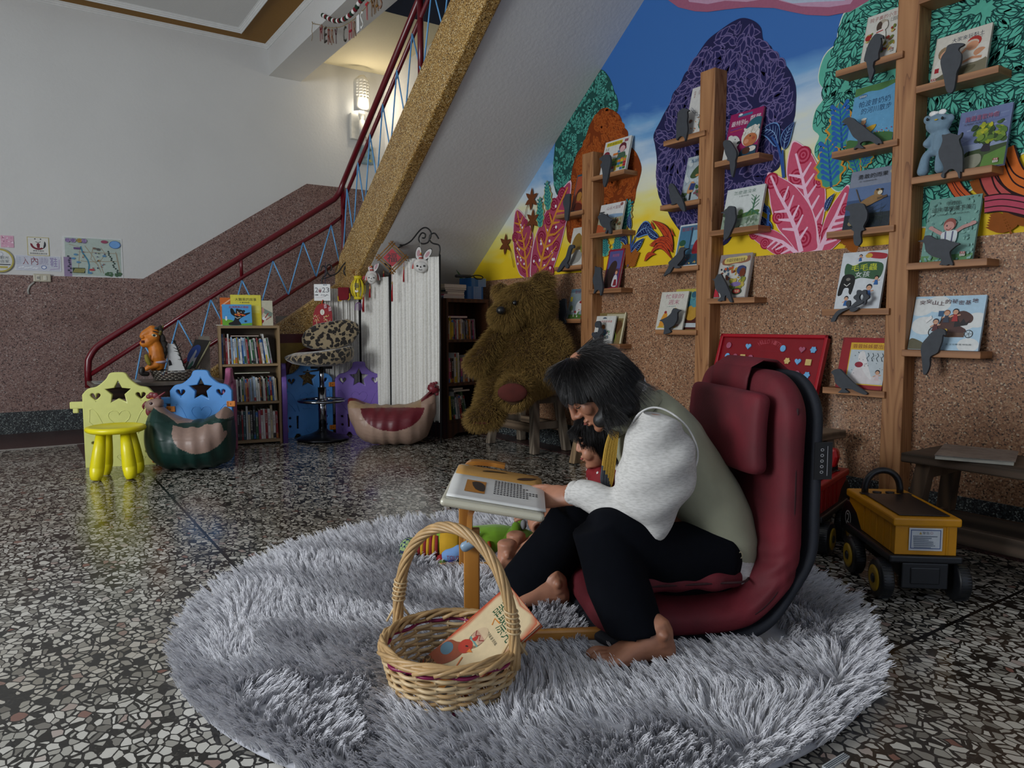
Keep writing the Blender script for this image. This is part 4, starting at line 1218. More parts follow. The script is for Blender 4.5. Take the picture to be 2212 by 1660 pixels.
# horse-headed figure ---------------------------------------------
OC = mat('ochre_clay', '#b96a14', .5, .25, 16, .2)
fx = [(.676,.558),(.745,.693),(.768,.799),(.719,.739),(.684,.770),(.797,.829)]
t = thing('horse_figure', 'orange clay figure with a human face, horse ears and dark mane', 'figurine', (.76, 5.33, .50))
g = lambda px: px
def FY(pts, y=5.33): return [Vector((x, y, z)) for x, z in pts]
m = MB()
body = FY([(.788,.594),(.776,.655),(.770,.708),(.758,.769)])
m.limb(body, [.034, .05, .047, .03], 14)
m.limb(FY([(.758,.753),(.762,.790),(.757,.820)]), [.03, .034, .04], 14)
hp = FY([(.719,.754),(.731,.778),(.754,.805)])
m.limb(FY([(.697,.745),(.725,.760),(.762,.790)]), [.028, .045, .042], 16)
m.limb(FY([(.685,.791),(.705,.809),(.755,.833)]), [.012, .024, .036], 14)
m.limb(FY([(.769,.607),(.724,.593),(.702,.578)], 5.31), [.026, .019, .014], 10)
m.limb(FY([(.786,.600),(.747,.604),(.754,.564)], 5.35), [.026, .018, .012], 10)
m.limb(FY([(.767,.701),(.737,.638)], 5.30), [.016, .010], 10)
me = remesh(m, .005, 5)
me.transform(wm(t).inverted()); put('body', me, OC, t)
q = MB(); q.limb(FY([(.680,.582),(.679,.555),(.712,.547)], 5.31), [.018, .018, .014], 10); q.limb(FY([(.788,.575),(.807,.565)], 5.35), [.015, .012], 10); q.build('boot', mat('black_boot', '#15110f', .5), t)
q = MB(); [q.limb(FY(p, y), [.012, .010, .002], 8) for p, y in (([(.793,.808),(.805,.838),(.818,.866)], 5.31), ([(.755,.826),(.758,.848),(.762,.869)], 5.36))]; q.build('ear', mat('olive_clay', '#5f5518', .6), t)
q = MB(); [q.ell(p, (.022, .03, .03)) for p in FY([(.796,.814),(.809,.777),(.819,.740),(.820,.700),(.813,.667),(.800,.838)], 5.33)]
me = remesh(q, .006, 2); v = verts(me); setv(me, v+normals(me)*(.005*vnoise(v, 160, 2))[:, None]); me.transform(wm(t).inverted()); put('mane', me, mat('dark_mane', '#1c1611', .8, .3, 80, .4), t)
q = MB(); q.ell(FY([(.773,.866),(.772,.832)])[1]+Vector((0, 0, .012)), (.026, .034, .012)); q.build('cap', mat('slate_cap', '#2e3a3a', .6), t)
fc = Art((0, 5.285, 0), (1, 0, 0), (0, 0, 1), 1, 1, .0004)
e = ([(.756,.800),(.765,.827),(.686,.767),(.694,.752)])
fc.ov(e[0][0], e[0][1], .017, .009, '#d9c9a0', -.3); fc.ov(e[0][0], e[0][1], .009, .008, '#20343a'); fc.ov(e[1][0], e[1][1]-.004, .02, .004, '#1a1512', -.3)
fc.build('eye', PRINT, t)
q = MB(); q.ell(FY([(.695,.763),(.694,.751)], 5.315)[0], (.016, .02, .006)); q.ell(FY([(.695,.763),(.695,.754)], 5.315)[1], (.015, .02, .006)); q.build('lips', mat('dark_lips', '#5a1f14', .5), t)
q = MB(); q.ell(FY([(.697,.809),(.693,.788)], 5.32)[1], (.015, .017, .011)); q.build('nose', OC, t)
q = MB(); q.limb(FY([(.705,.669),(.712,.639),(.722,.614)], 5.29), [.012, .016, .012], 10); q.build('leaf_bag', mat('olive_cloth', '#7d6f1c', .7), t)
q = MB(); q.ell(FY([(.789,.624),(.789,.612)], 5.33)[0], (.045, .052, .014)); q.build('loincloth', mat('pale_cloth', '#a898a6', .8), t)
# white folded card, dark branch, leaning picture and carton
cd_ = [(.843,.745),(.889,.739),(.952,.552),(.836,.547)]
t = thing('folded_card', 'folded white card standing on the woven tray', 'card', (.93, 5.36, .56))
q = MB(); q.prism(cd_, lambda u, v, w: (u, w, v), 5.33, 5.334); q.prism([(a-.008 if i in (1, 2) else a, b) for i, (a, b) in enumerate(cd_)], lambda u, v, w: (u, w+(cd_[1][0]-u)*-.3, v), 5.36, 5.364)
q.build('card', mat('white_card', '#d5d6d4', .45, .04), t)
A = Art((0, 5.329, 0), (1, 0, 0), (0, 0, 1)); A.poly([(.844,.595),(.865,.601),(.857,.629),(.849,.638),(.843,.629)], '#1b1b1b'); A.line([(.847,.740),(.837,.549)], .002, '#777'); A.build('print', PRINT, t)
t = thing('dry_branch', 'thin dark dried branch leaning over the woven tray', 'branch', (1.0, 5.32, .54))
q = MB(); br = [Vector((x, 5.30, z)) for x, z in [(.877,.768),(.908,.675),(.944,.556)]]
q.tube(spline(br, 6), .004, 6)
for i in range(26):
 p = br[0].lerp(br[2], .08+.032*i) if i < 26 else 0
 q.tube([p, p+Vector((RND.uniform(-.03, .035), RND.uniform(-.02, .02), RND.uniform(.0, .035)))], [.003, .001], 4)
q.build('twig', mat('dark_bark', '#15140f', .8), t)
fr = [(.963,.565),(1.039,.769),(1.142,.758),(1.044,.559)]
t = thing('leaning_picture', 'dark picture with a blue oval and a white boat leaning against the bookcase', 'picture', (1.08, 5.45, .50))
q = MB(); q.prism(fr, lambda u, v, w: (u, w, v), 5.45, 5.475); q.build('board', mat('dark_board', '#2f2d29', .25), t)
A = Art((0, 5.449, 0), (1, 0, 0), (0, 0, 1))
A.poly(sp2([(.979,.627),(.999,.690),(1.042,.728),(1.069,.721),(1.065,.682),(1.039,.638),(1.014,.603)]), '#2f4a8f'); A.poly([(1.000,.632),(1.041,.699),(1.044,.683),(1.024,.638),(1.043,.644),(1.017,.587),(.977,.569)], '#a9abb0'); A.poly(sp2([(.977,.569),(1.015,.619),(1.017,.600),(.992,.565)]), '#2f6a55'); A.build('print', PRINT, t)
q = MB(); e_ = [(1.029,.561),(1.135,.752)]; q.tube([(e_[0][0], 5.44, e_[0][1]), (e_[1][0], 5.44, e_[1][1])], .006, 6); q.build('frame_edge', mat('dull_brass', '#8f8a6a', .4), t)
bx_ = [(1.079,.760),(1.131,.788)]
t = thing('small_carton', 'small grey cardboard box standing behind the leaning picture', 'box', (1.14, 5.43, .5))
MB().box(bx_[0][0], bx_[1][0]+.01, 5.50, 5.56, .50, bx_[1][1]).build('carton', mat('grey_card', '#857c70', .8), t)
# ================================================================ bookcases and their books
PALEW = mat('pale_laminate', '#8c7452', .5, .1, 6, stretch=(1, 1, .2))
PALEIN = mat('pale_laminate_inside', '#5c4d3b', .6, .1, 6)
DARKW = woodmat('dark_laminate', '#2e1a0f', '#4d2d19', .7, .45, 'z')
PAGE = '#cfc8b8'
CN = {'w': ('white', '#cfcfca'), 'b': ('blue', '#2f5f9c'), 'l': ('pale blue', '#8fa9c2'), 'o': ('orange', '#b0662c'), 'r': ('red', '#8d1e22'), 'k': ('black', '#1c1b1d'), 'g': ('green', '#2e5a3a'), 'y': ('yellow', '#c9ad2c'),
 'p': ('pink', '#a34a70'), 't': ('teal', '#1f4a55'), 'n': ('brown', '#6d3a1f'), 's': ('grey', '#7d7d80'), 'c': ('cream', '#bfb08e'), 'v': ('violet', '#5a5a94'), 'd': ('dark green', '#14302a')}
ORD = ['first', 'second', 'third', 'fourth', 'fifth', 'sixth', 'seventh', 'eighth', 'ninth', 'tenth', 'eleventh', 'twelfth', 'thirteenth', 'fourteenth', 'fifteenth', 'sixteenth', 'seventeenth', 'eighteenth', 'nineteenth', 'twentieth',
 'twenty-first', 'twenty-second', 'twenty-third', 'twenty-fourth', 'twenty-fifth', 'twenty-sixth', 'twenty-seventh', 'twenty-eighth', 'twenty-ninth', 'thirtieth']
INK = ['#22252c', '#2a4a86', '#8a2226', '#2f5a3a', '#d9d4c6', '#b8922a']
def shelf_row(Mx, x0, x1, z, yf, spec, shelf, case, seed, hmax=.21, lean0=.0, lean1=.16, dep=.14):
 """books standing side by side; Mx: case frame (x across, y back, z up); spec: colour letters"""
 rg = random.Random(seed)
 ws = [rg.uniform(.7, 1.3) for _ in spec]
 k = (x1-x0)/sum(ws)
 x = x0
 for i, ch in enumerate(spec):
  w = ws[i]*k*.97
  nm, col = CN[ch.lower()]
  h = hmax*(1.0 if ch.isupper() else rg.uniform(.8, .9))
  ln = lean0+(lean1-lean0)*i/max(1, len(spec)-1)
  R = Mx @ Matrix.Translation((x, yf+rg.uniform(0, .012), z)) @ Matrix.Rotation(-ln, 4, 'Y')
  m = MB()
  m.obox(R, 0, w*.9, .0, dep, .0, h, col)
  m.obox(R, w*.1, w*.8, .004, dep+.001, .002, h+.0012, PAGE)
  # spine printing: bands, dots of lettering
  def strip(a, b, c, d, cc): m.add([R @ Vector(p) for p in ((a, -.0006, c), (b, -.0006, c), (b, -.0006, d), (a, -.0006, d))], [(0, 1, 2, 3)], cc)
  ink = rg.choice(INK) if ch.lower() in 'wlcsy' else rg.choice(('#d8d4ca', '#cbb877', '#b9c3cc', '#d8d4ca'))
  if rg.random() < .45: strip(0, w*.9, h*.02, h*rg.uniform(.12, .3), rg.choice([CN[q][1] for q in 'broygpwk']))
  if rg.random() < .3: strip(0, w*.9, h*rg.uniform(.8, .9), h*.985, rg.choice([CN[q][1] for q in 'brwkg']))
  zc = h*.9
  n_ = rg.randint(5, 9); sz = min(w*.5, h*.06)
  for j in range(n_):
   zc -= sz*1.25
   a = w*.45-sz/2
   strip(a, a+sz*rg.uniform(.7, 1), zc, zc+sz*.3, ink); strip(a+sz*.2, a+sz*.45, zc-sz*.2, zc+sz*.7, ink)
   if rg.random() < .6: strip(a, a+sz, zc+sz*.45, zc+sz*.62, ink)
  for j in range(3): strip(w*.3, w*.6, h*(.12+.035*j), h*(.135+.035*j), ink)
  o = m.build('book', PRINT)
  tag(o, f'{nm} spined book, {ORD[i]} from left on the {shelf} shelf of the {case}', 'book', f'books on the {shelf} shelf of the {case}')
  x += ws[i]*k
def flat_book(Mx, x0, x1, y0, y1, z, th, col, label, group=None, page=True):
 m = MB()
 m.obox(Mx, x0, x1, y0, y1, z, z+th, col)
 if page: m.obox(Mx, x0+.002, x1+.0012, y0-.0012, y1-.003, z+th*.15, z+th*.85, PAGE)
 o = m.build('book', PRINT); tag(o, label, 'book', group)
 return o
# pale bookcase
ba = math.atan2(5.393-5.466, 1.596-1.195)
t = thing('bookcase', 'pale laminate three-shelf bookcase packed with paperbacks', 'bookcase', (1.195, 5.466, 0), ba)
BM = Matrix.Translation((1.195, 5.466, 0)) @ Matrix.Rotation(ba, 4, 'Z')
W_, H_, T_, DP = .415, .862, .016, .22
for nm, x0, x1, y0, y1, z0, z1, mm in (('side_panel', 0, T_, 0, DP, 0, H_, PALEW), ('side_panel', W_-T_, W_, 0, DP, 0, H_, PALEW), ('top_board', T_, W_-T_, 0, DP, H_-.018, H_, PALEW), ('bottom_board', T_, W_-T_, 0, DP, .012, .032, PALEW), ('shelf', T_, W_-T_, .005, DP, .295, .311, PALEW), ('shelf', T_, W_-T_, .005, DP, .57, .586, PALEW), ('back_panel', T_, W_-T_, DP-.008, DP, .03, H_-.018, PALEIN)):
 q = MB(); q.obox(BM, x0, x1, y0, y1, z0, z1); q.build(nm, mm, t)
shelf_row(BM, .02, .365, .587, .025, 'BNrWnlwlybwblwrgwgwkrowbWwgs', 'top', 'pale bookcase', 1, .215, .0, .15)
shelf_row(BM, .05, .392, .312, .025, 'koCwpwkwgsorslslwwokwwrgbrbwc', 'middle', 'pale bookcase', 2, .20, .02, .05)
shelf_row(BM, .045, .395, .033, .025, 'wwsDkdrtWckKgpwwrwCwr', 'bottom', 'pale bookcase', 3, .245, .0, .02)
flat_book(BM, .08, .27, .03, .15, .785, .006, '#7d2a2a', 'thin red book lying on the row of the top shelf of the pale bookcase')
flat_book(BM, .10, .34, .03, .15, .516, .006, '#8a8f74', 'thin pale book lying on the row of the middle shelf of the pale bookcase')
# dark bookcase in the corner
dx, dy = 2.70, 4.87
da = math.atan2(.08, .437)
t = thing('bookcase', 'dark brown bookcase in the corner behind the teddy bear', 'bookcase', (dx, dy, 0), da)
DM = Matrix.Translation((dx, dy, 0)) @ Matrix.Rotation(da, 4, 'Z')
DW_, DH_, DD_ = .43, 1.068, .26
for nm, x0, x1, y0, y1, z0, z1 in (('side_panel', 0, .018, 0, DD_, 0, DH_), ('side_panel', DW_-.018, DW_, 0, DD_, 0, DH_), ('top_board', .018, DW_-.018, 0, DD_, DH_-.028, DH_), ('shelf', .018, DW_-.018, .005, DD_, .40, .42), ('shelf', .018, DW_-.018, .005, DD_, .735, .755), ('bottom_board', .018, DW_-.018, .01, DD_, .115, .135), ('back_panel', .018, DW_-.018, DD_-.01, DD_, .1, DH_-.02)):
 q = MB(); q.obox(DM, x0, x1, y0, y1, z0, z1); q.build(nm, DARKW, t)
q = MB(); q.prism([(.018, .115), (.018, 0), (.055, 0), (.075, .02), (.10, .035), (.33, .035), (.355, .02), (.375, 0), (DW_-.018, 0), (DW_-.018, .115)][::-1], lambda u, v, w: DM @ Vector((u, w, v)), .002, .016); q.build('plinth', DARKW, t)
q = MB(); q.obox(DM, .2, .245, -.002, 0, DH_-.02, DH_-.008); q.build('maker_plate', mat('dark_plate', '#1d140d', .4), t, bevel=.003)
shelf_row(DM, .025, .33, .756, .03, 'lkscYbyyspnwwoycWsskbsgoskkpsk', 'top', 'dark bookcase', 4, .175, .0, .06, .12)
flat_book(DM, .03, .235, .035, .16, .92, .016, '#8f3f78', 'pink book lying across the top row of the dark bookcase')
shelf_row(DM, .025, .31, .421, .03, 'bprkWyWgpcsnwkns', 'middle', 'dark bookcase', 5, .23, .0, .05, .14)
shelf_row(DM, .03, .24, .136, .03, 'WydgtWsrkGt', 'bottom', 'dark bookcase', 6, .215, .05, .20, .14)
flat_book(DM, .09, .19, .04, .16, .365, .016, '#8c8880', 'small grey book on the bottom row of the dark bookcase, uppermost of two')
flat_book(DM, .10, .26, .04, .17, .349, .015, '#6d6c68', 'long grey book lying under the small grey one in the dark bookcase')
# stacks on the dark bookcase
sy = random.Random(3)
z = DH_
for i, (x0, x1, th, c, n) in enumerate(((.0, .20, .010, '#2b3a52', 'thin navy book at the bottom of the white stack on the dark bookcase'), (.0, .205, .011, '#7d8ea3', 'grey blue book second from the bottom of the white stack'), (.005, .205, .009, '#9c2a52', 'pink edged book third from the bottom of the white stack'), (.04, .205, .018, '#b9b4a4', 'cream book in the middle of the white stack'), (.02, .21, .014, '#26404a', 'dark teal spined book second from the top of the white stack'), (.015, .215, .012, '#a8a294', 'thin cream book just under the top of the white stack'), (.01, .215, .03, '#b5ad9a', 'thick white-paged book on top of the white stack'))):
 flat_book(DM @ Matrix.Translation((0, .0, 0)) @ Matrix.Rotation(.06*sy.uniform(-1, 1), 4, 'Z'), x0-.02, x1-.02, .01, .15, z, th, c, n, 'books in the white stack on the dark bookcase'); z += th+.0005
for i, (x0, th, n) in enumerate(((-.085, .02, 'lower'), (-.085, .022, 'upper'))):
 flat_book(DM, x0+.01*i, -.015, .06, .19, DH_+.0205*i, th-.001, '#98958c', f'pale magazine stack piece, {n} of two, at the left edge of the dark bookcase', 'pale magazines at the left edge')
z = DH_
for i in range(15):
 o_ = .0 if i < 9 else .05
 m = MB(); m.obox(DM, .235+o_*.8, .40+o_*.6, .03, .17, z, z+.0105, '#1f5f9c'); m.obox(DM, .236+o_*.8, .402+o_*.6, .032, .1712, z+.002, z+.009, '#5f7a4a' if i > 8 else '#2a5a86')
 for j in range(7): m.obox(DM, .30+.012*j+o_, .308+.012*j+o_, .0292, .0301, z+.003, z+.008, '#b9cbdc')
 m.obox(DM, .245+o_*.8, .275+o_*.8, .0292, .0301, z+.0045, z+.006, '#8fb0cf')
 o = m.build('book', PRINT); tag(o, f'thin blue magazine, {ORD[i]} from the bottom of the tall blue stack', 'book', 'blue magazines in the tall stack'); z += .011
t = thing('phone_case', 'black strap bag lying on top of the blue magazine stack', 'bag', DM @ Vector((.25, .1, z)))
q = MB(); q.tube([DM @ Vector(p) for p in ((.165, .08, z+.011), (.27, .07, z+.013), (.30, .07, z+.014))], .012, 10, flat=1.6); q.build('pouch', mat('dark_grey_cloth', '#2a2c2e', .7), t)
q = MB(); q.tube(spline([DM @ Vector(p) for p in ((.30, .06, z+.012), (.33, .04, z+.022), (.38, .035, z+.02), (.40, .03, z+.006), (.37, .025, z-.006), (.325, .025, z-.004), (.30, .03, z+.01))], 5), .0045, 6, flat=1.); q.build('strap', mat('black_rubber', '#0f0f10', .5), t)
t = thing('potted_sprout', 'small green leafed plant rising behind the blue magazine stack', 'plant', DM @ Vector((.34, .2, DH_)))
q = MB(); q.lathe([(.03, 0), (.038, .07), (.034, .07)], DM @ Vector((.34, .2, DH_)), 14); q.build('pot', mat('dark_pot', '#2a2420', .6), t)
LG = mat('leaf_green', '#2c5a34', .4)
for a, l, b in ((-.35, .16, -.1), (.45, .13, .2), (1.0, .10, .35)):
 m = MB(); b0 = DM @ Vector((.34, .2, DH_+.07)); vs = []
 for k in range(7):
  q_ = k/6; c_ = b0+Vector((math.sin(a*q_)*l*q_*1.2, 0, l*q_*(1-.25*abs(a)*q_)+.02)); w = .014*math.sin(PI*min(1, q_*.9+.08)); vs += [c_+Vector((-w, 0, w*.3)), c_+Vector((0, -.004, 0)), c_+Vector((w, 0, w*.3))]
 m.add(vs, [(3*k+j, 3*k+j+1, 3*k+4+j, 3*k+3+j) for k in range(6) for j in (0, 1)], None, True); m.build('leaf', LG, t)
def picture_book(name, label, O, U, V, w, h, th, cover, draw, group=None, page='#d6d2c4', spine=None):
 """book with front cover, back cover, spine and page block; O lower left of the front, U right, V up"""
 O, U, V = Vector(O), Vector(U).normalized(), Vector(V).normalized(); N = U.cross(V)
 t = thing(name, label, 'book', O, 0, group)
 Mx = Matrix(((U.x, V.x, N.x, O.x), (U.y, V.y, N.y, O.y), (U.z, V.z, N.z, O.z), (0, 0, 0, 1)))
 m = MB(); m.obox(Mx, 0, w, 0, h, -.002, 0, cover); m.obox(Mx, 0, w, 0, h, -th, -th+.002, spine or cover); m.obox(Mx, 0, .0025, 0, h, -th, 0, spine or cover)
 m.build('cover', PRINT, t)
 m = MB(); m.obox(Mx, .002, w-.004, .003, h-.003, -th+.002, -.002, page); m.build('pages', PRINT, t)
 A = Art(O+N*.0002, U, V, w, h, .00008); A.clip = True; draw(A); A.build('cover_picture', PRINT, t)
 return t
# picture books on the pale bookcase
LV = lambda a: (0, math.sin(a), math.cos(a))
BU = (math.cos(ba), math.sin(ba), 0)
def BV(a): return (-math.sin(ba)*math.sin(a), math.cos(ba)*math.sin(a), math.cos(a))
bp = lambda x, y: BM @ Vector((x, y, H_+.001))
def d1(A):
 A.rect(0, 0, 1, 1, '#4f9ad2'); A.poly([(0, 0), (1, 0), (1, .13), (.6, .08), (.3, .27), (0, .32)], '#6aa52f')
 A.poly(sp2([(.25, .02), (.22, .12), (.36, .2), (.42, .4), (.3, .55), (.28, .78), (.36, .8), (.46, .58), (.58, .52), (.9, .62), (.93, .57), (.66, .38), (.56, .25), (.62, .1), (.6, .02)]), '#15161a')
 A.ov(.6, .62, .15, .11, '#15161a', -.2); A.ov(.51, .74, .05, .045, '#15161a'); A.ov(.73, .68, .05, .045, '#15161a'); A.ov(.55, .58, .05, .035, '#c9905a'); A.ov(.52, .65, .015, .015, '#eee'); A.ov(.64, .63, .015, .015, '#eee')
 for i in range(6): A.ov(.45+.06*i, .52-.02*(i % 3), .035, .03, ('#d9822a', '#c9442a')[i % 2])
 A.line([(.42, .42), (.5, .34), (.62, .4)], .02, '#d8d0c0'); A.text('台灣黑熊大明星', .24, .82, .9, .93, '#b3202a')
 A.ov(.13, .3, .035, .06, '#dfe3e6'); A.ov(.13, .4, .03, .03, '#dfe3e6'); A.poly(star(.78, .2, .07, .4, 6), '#23303f')
picture_book('picture_book', 'blue picture book with a waving black bear on top of the pale bookcase', bp(.03, .035), BU, BV(.22), .20, .155, .008, '#4f9ad2', d1)
def d2(A):
 A.rect(0, 0, 1, 1, '#d9cf4a'); A.rect(.0, .0, 1, .5, '#cdbb2a')
 for i in range(6): A.line([(.05, .7-.05*i), (.95, .62-.04*i)], .02, '#e0d873')
 A.text('大顆果的故事', .15, .8, .85, .9, '#2b2a22'); A.text('文 圖 夏婉雲', .3, .73, .62, .77, '#3a3a2c')
picture_book('picture_book', 'yellow picture book in shiny plastic behind the black bear book', bp(.09, .075), BU, BV(.16), .21, .225, .008, '#d9cf4a', d2)
def d3(A): A.rect(0, 0, 1, 1, '#c9631f'); A.line([(.05, .7), (.5, .95)], .06, '#e3b08a'); A.line([(.1, .3), (.4, .35)], .02, '#d98a4a')
picture_book('picture_book', 'orange picture book leaning at the left behind the black bear book', bp(.02, .09), BU, BV(.2), .15, .205, .007, '#c9631f', d3)
def d4(A):
 A.rect(0, 0, 1, 1, '#c3bfa8'); A.poly([(.2, .8), (1, .5), (.9, .3), (.3, .6)], '#77877a'); A.poly([(.05, .3), (.45, .75), (.55, .6), (.2, .2)], '#b98a80')
 A.ov(.25, .52, .1, .1, '#e3e3e0'); A.ov(.2, .35, .1, .07, '#e3e3e0'); A.poly(sp2([(.05, .1), (.3, .3), (.5, .22), (.35, .06)]), '#8d2626'); A.ov(.5, .28, .12, .1, '#dcdcda'); A.line([(.55, .3), (.75, .5)], .05, '#9a2e2e'); A.line([(.6, .22), (.9, .36)], .04, '#9a2e2e'); A.text('風', .1, .86, .25, .95, '#4a5a9c')
picture_book('picture_book', 'grey green picture book with a red rabbit figure, right end of the pale bookcase top', bp(.255, .08), BU, BV(.16), .125, .185, .012, '#c3bfa8', d4)
flat_book(BM, -.012, .05, .05, .16, H_+.001, .006, '#a39f94', 'thin grey booklet lying at the left end of the pale bookcase top')
# ================================================================ leopard bar stool
t = NT('leopard_plush')
v = t.coords(); vo = t.n('TexVoronoi', feature='F1', i_Scale=33.); wn = t.n('TexNoise', i_Scale=30., i_Detail=2.); t.l(v, wn.inputs[0])
vv = t.n('VectorMath', operation='MULTIPLY_ADD'); t.l(wn.outputs['Color'], vv.inputs[0]); vv.inputs[1].default_value = (.03, .03, .03); t.l(v, vv.inputs[2]); t.l(vv.outputs[0], vo.inputs['Vector'])
sep = t.n('SeparateColor'); t.l(vo.outputs['Color'], sep.inputs[0])
f = t.math('LESS_THAN', vo.outputs['Distance'], t.math('MULTIPLY_ADD', sep.outputs[0], .16)); f.node.inputs[1].links[0].from_node.inputs[2].default_value = .46
t.base(t.mix(f, hx('#8f7f62'), hx('#140d08'))); t.rough(.9); t.b.inputs['Sheen Weight'].default_value = .4
n3 = t.n('TexNoise', i_Scale=220.); t.l(v, n3.inputs[0]); t.bump(n3.outputs[0], .3, .004)
LEO = t.m
CHR = mat('chrome', '#8d9096', .12, .02, 5, metal=1)
bs0, bd0 = -1.43, 5.50
t = sthing('bar_stool', 'leopard print bar stool on a chrome pole', 'bar stool', bs0, bd0)
FM = SF @ Matrix.Translation((bs0, bd0, 0))
q = MB(); q.lathe([(.02, .004), (.19, .004), (.195, .012), (.185, .022), (.1, .045), (.045, .07), (.03, .09)], (0, 0, 0), 40); q.build('base', mat('dark_steel', '#2c2d31', .25, metal=.8), t, FM)
q = MB(); q.tube([(0, 0, .05), (0, 0, .40)], .031, 20); q.tube([(0, 0, .40), (0, 0, .56)], .018, 16); q.build('pole', CHR, t, FM)
q = MB(); q.tube([(.172*math.cos(a), .172*math.sin(a), .30) for a in [2*PI*i/40 for i in range(40)]], .0105, 10, closed=True)
for k in range(3): a = .5+2*PI*k/3; q.tube([(.03*math.cos(a), .03*math.sin(a), .31), (.17*math.cos(a), .17*math.sin(a), .30)], .008, 8)
q.lathe([(.034, .285), (.04, .3), (.034, .315)], (0, 0, 0), 20); q.build('foot_ring', CHR, t, FM)
q = MB(); q.tube([(-.08, 0, .55), (.08, 0, .55)], .012, 8); q.tube([(0, 0, .53), (-.13, -.03, .515)], .006, 8); q.build('lever', mat('black_metal', '#121214', .4), t, FM)
m = MB(); m.loft([((0, 0, .56), (.10, 0, 0), (0, .1, 0)), ((0, 0, .575), (.22, 0, 0), (0, .18, 0)), ((-.01, -.0, .615), (.26, 0, .02), (0, .21, 0)), ((-.02, 0, .66), (.255, 0, .045), (0, .2, 0)), ((-.02, .02, .672), (.18, 0, .02), (0, .15, 0))], 32)
me = remesh(m, .012, 8); v = verts(me); v[:, 2] += .22*np.clip(np.abs(v[:, 0])-.1, 0, 1)**1.5; setv(me, v); me.transform(wm(t).inverted() @ FM); put('seat', me, LEO, t)
m = MB(); m.loft([((.03+.06*math.sin(0), .17, .69), (.10, 0, 0), (0, .035, 0)), ((.05, .185, .73), (.19, .02, .01), (0, .05, 0)), ((.07, .2, .80), (.222, .03, .02), (0, .055, 0)), ((.075, .21, .86), (.2, .03, .03), (0, .05, 0)), ((.075, .215, .905), (.12, .02, .02), (0, .035, 0))], 32)
me = remesh(m, .012, 8); me.transform(wm(t).inverted() @ FM @ Matrix.Translation((-.03, -.06, -.01))); put('backrest', me, LEO, t)
# ================================================================ curtain screen
IR = mat('black_iron', '#101012', .45)
sc = [(-1.496, 5.80, 1.135), (-1.214, 5.90, 1.245), (-.926, 5.62, 1.36), (-.512, 5.32, 1.36)]
t = sthing('folding_screen', 'three-panel folding screen with white gathered curtain and black iron scrolls', 'screen', -1.0, 5.5)
CT = NT('white_curtain'); v = CT.coords(); nz = CT.n('TexNoise', i_Scale=90., i_Detail=3.); CT.l(v, nz.inputs[0])
CT.base(CT.ramp(nz.outputs[0], [(.3, '#d0cdc5'), (.7, '#e2e0da')])); CT.rough(.85); CT.b.inputs['Transmission Weight'].default_value = 0
for i in range(3):
 a = Vector((sc[i][0], sc[i][1], 0)); b = Vector((sc[i+1][0], sc[i+1][1], 0)); d = b-a; u = d.normalized(); L = d.length
 a2, b2 = a+u*.006, b-u*.006
 H = (sc[1][2]-.11, sc[2][2]-.11, sc[2][2]+.01)[i] if i < 2 else 1.37
 H = (1.165, 1.245, 1.37)[i]
 P3 = lambda x, z: a+u*x+Vector((0, 0, z))
 q = MB()
 for x in (.008, L-.008): q.tube([P3(x, 0.002), P3(x, H+.0)], .007, 8)
 q.tube([P3(.008, .02+.14), P3(L-.008, .16)], .005, 6)
 fr_ = q.build('frame', IR, t, SF)
 # scrollwork above the rod, drawn in panel units
 S_ = L/.42
 q = MB()
 sq = lambda pts, r=.0055: q.tube(spline([P3(L*.5+x*S_, H+z) for x, z in pts], 6), r, 7)
 sq([(.20, 0), (.205, .04), (.195, .07), (.15, .085), (.125, .11), (.13, .145), (.165, .155), (.195, .115)])
 sq([(.13, .12), (.135, .165), (.10, .20), (.05, .19), (-.03, .115), (-.10, .09), (-.14, .11), (-.15, .15), (-.125, .175), (-.095, .16), (-.10, .135), (-.115, .13)])
 sq([(.13, .145), (.11, .095), (.06, .09), (.035, .125), (.06, .165), (.09, .155), (.085, .13), (.065, .13)])
 sq([(-.2, 0), (-.205, .04), (-.19, .075), (-.16, .09), (-.15, .12), (-.165, .155), (-.195, .16), (-.215, .12)])
 sq([(-.195, .06), (-.1, .085)], .004)
 q.build('scroll', IR, t, SF)
 # gathered cloth
 q = MB(); n = 150; rows_ = 14; vs = []
 nrm = Vector((-u.y, u.x, 0))
 rg = random.Random(i); ph = [rg.uniform(-.6, .6) for _ in range(40)]
 zb = .155
 for r in range(rows_+1):
  z = H-.012-(H-.012-zb)*r/rows_
  for k in range(n+1):
   x = .014+(L-.028)*k/n
   fq = x*150
   w = (.010*math.sin(fq+ph[int(x/L*30)]*1.5)+.006*math.sin(fq*2.3+1+.12*r))*(.6+.4*min(1, r/5))+.008*math.sin(x*23+r*.1+i)
   vs.append(P3(x, z)+nrm*w)
 q.add(vs, [(r*(n+1)+k, r*(n+1)+k+1, (r+1)*(n+1)+k+1, (r+1)*(n+1)+k) for r in range(rows_) for k in range(n)], None, True)
 c_ = q.build('curtain', CT.m, t, SF); so = c_.modifiers.new('cloth', 'SOLIDIFY'); so.thickness = .003
# ---------------------------------------------------------------- ornaments hung from the screen
def D2(pts, d): return [(s_, d, z_) for s_, z_ in pts]
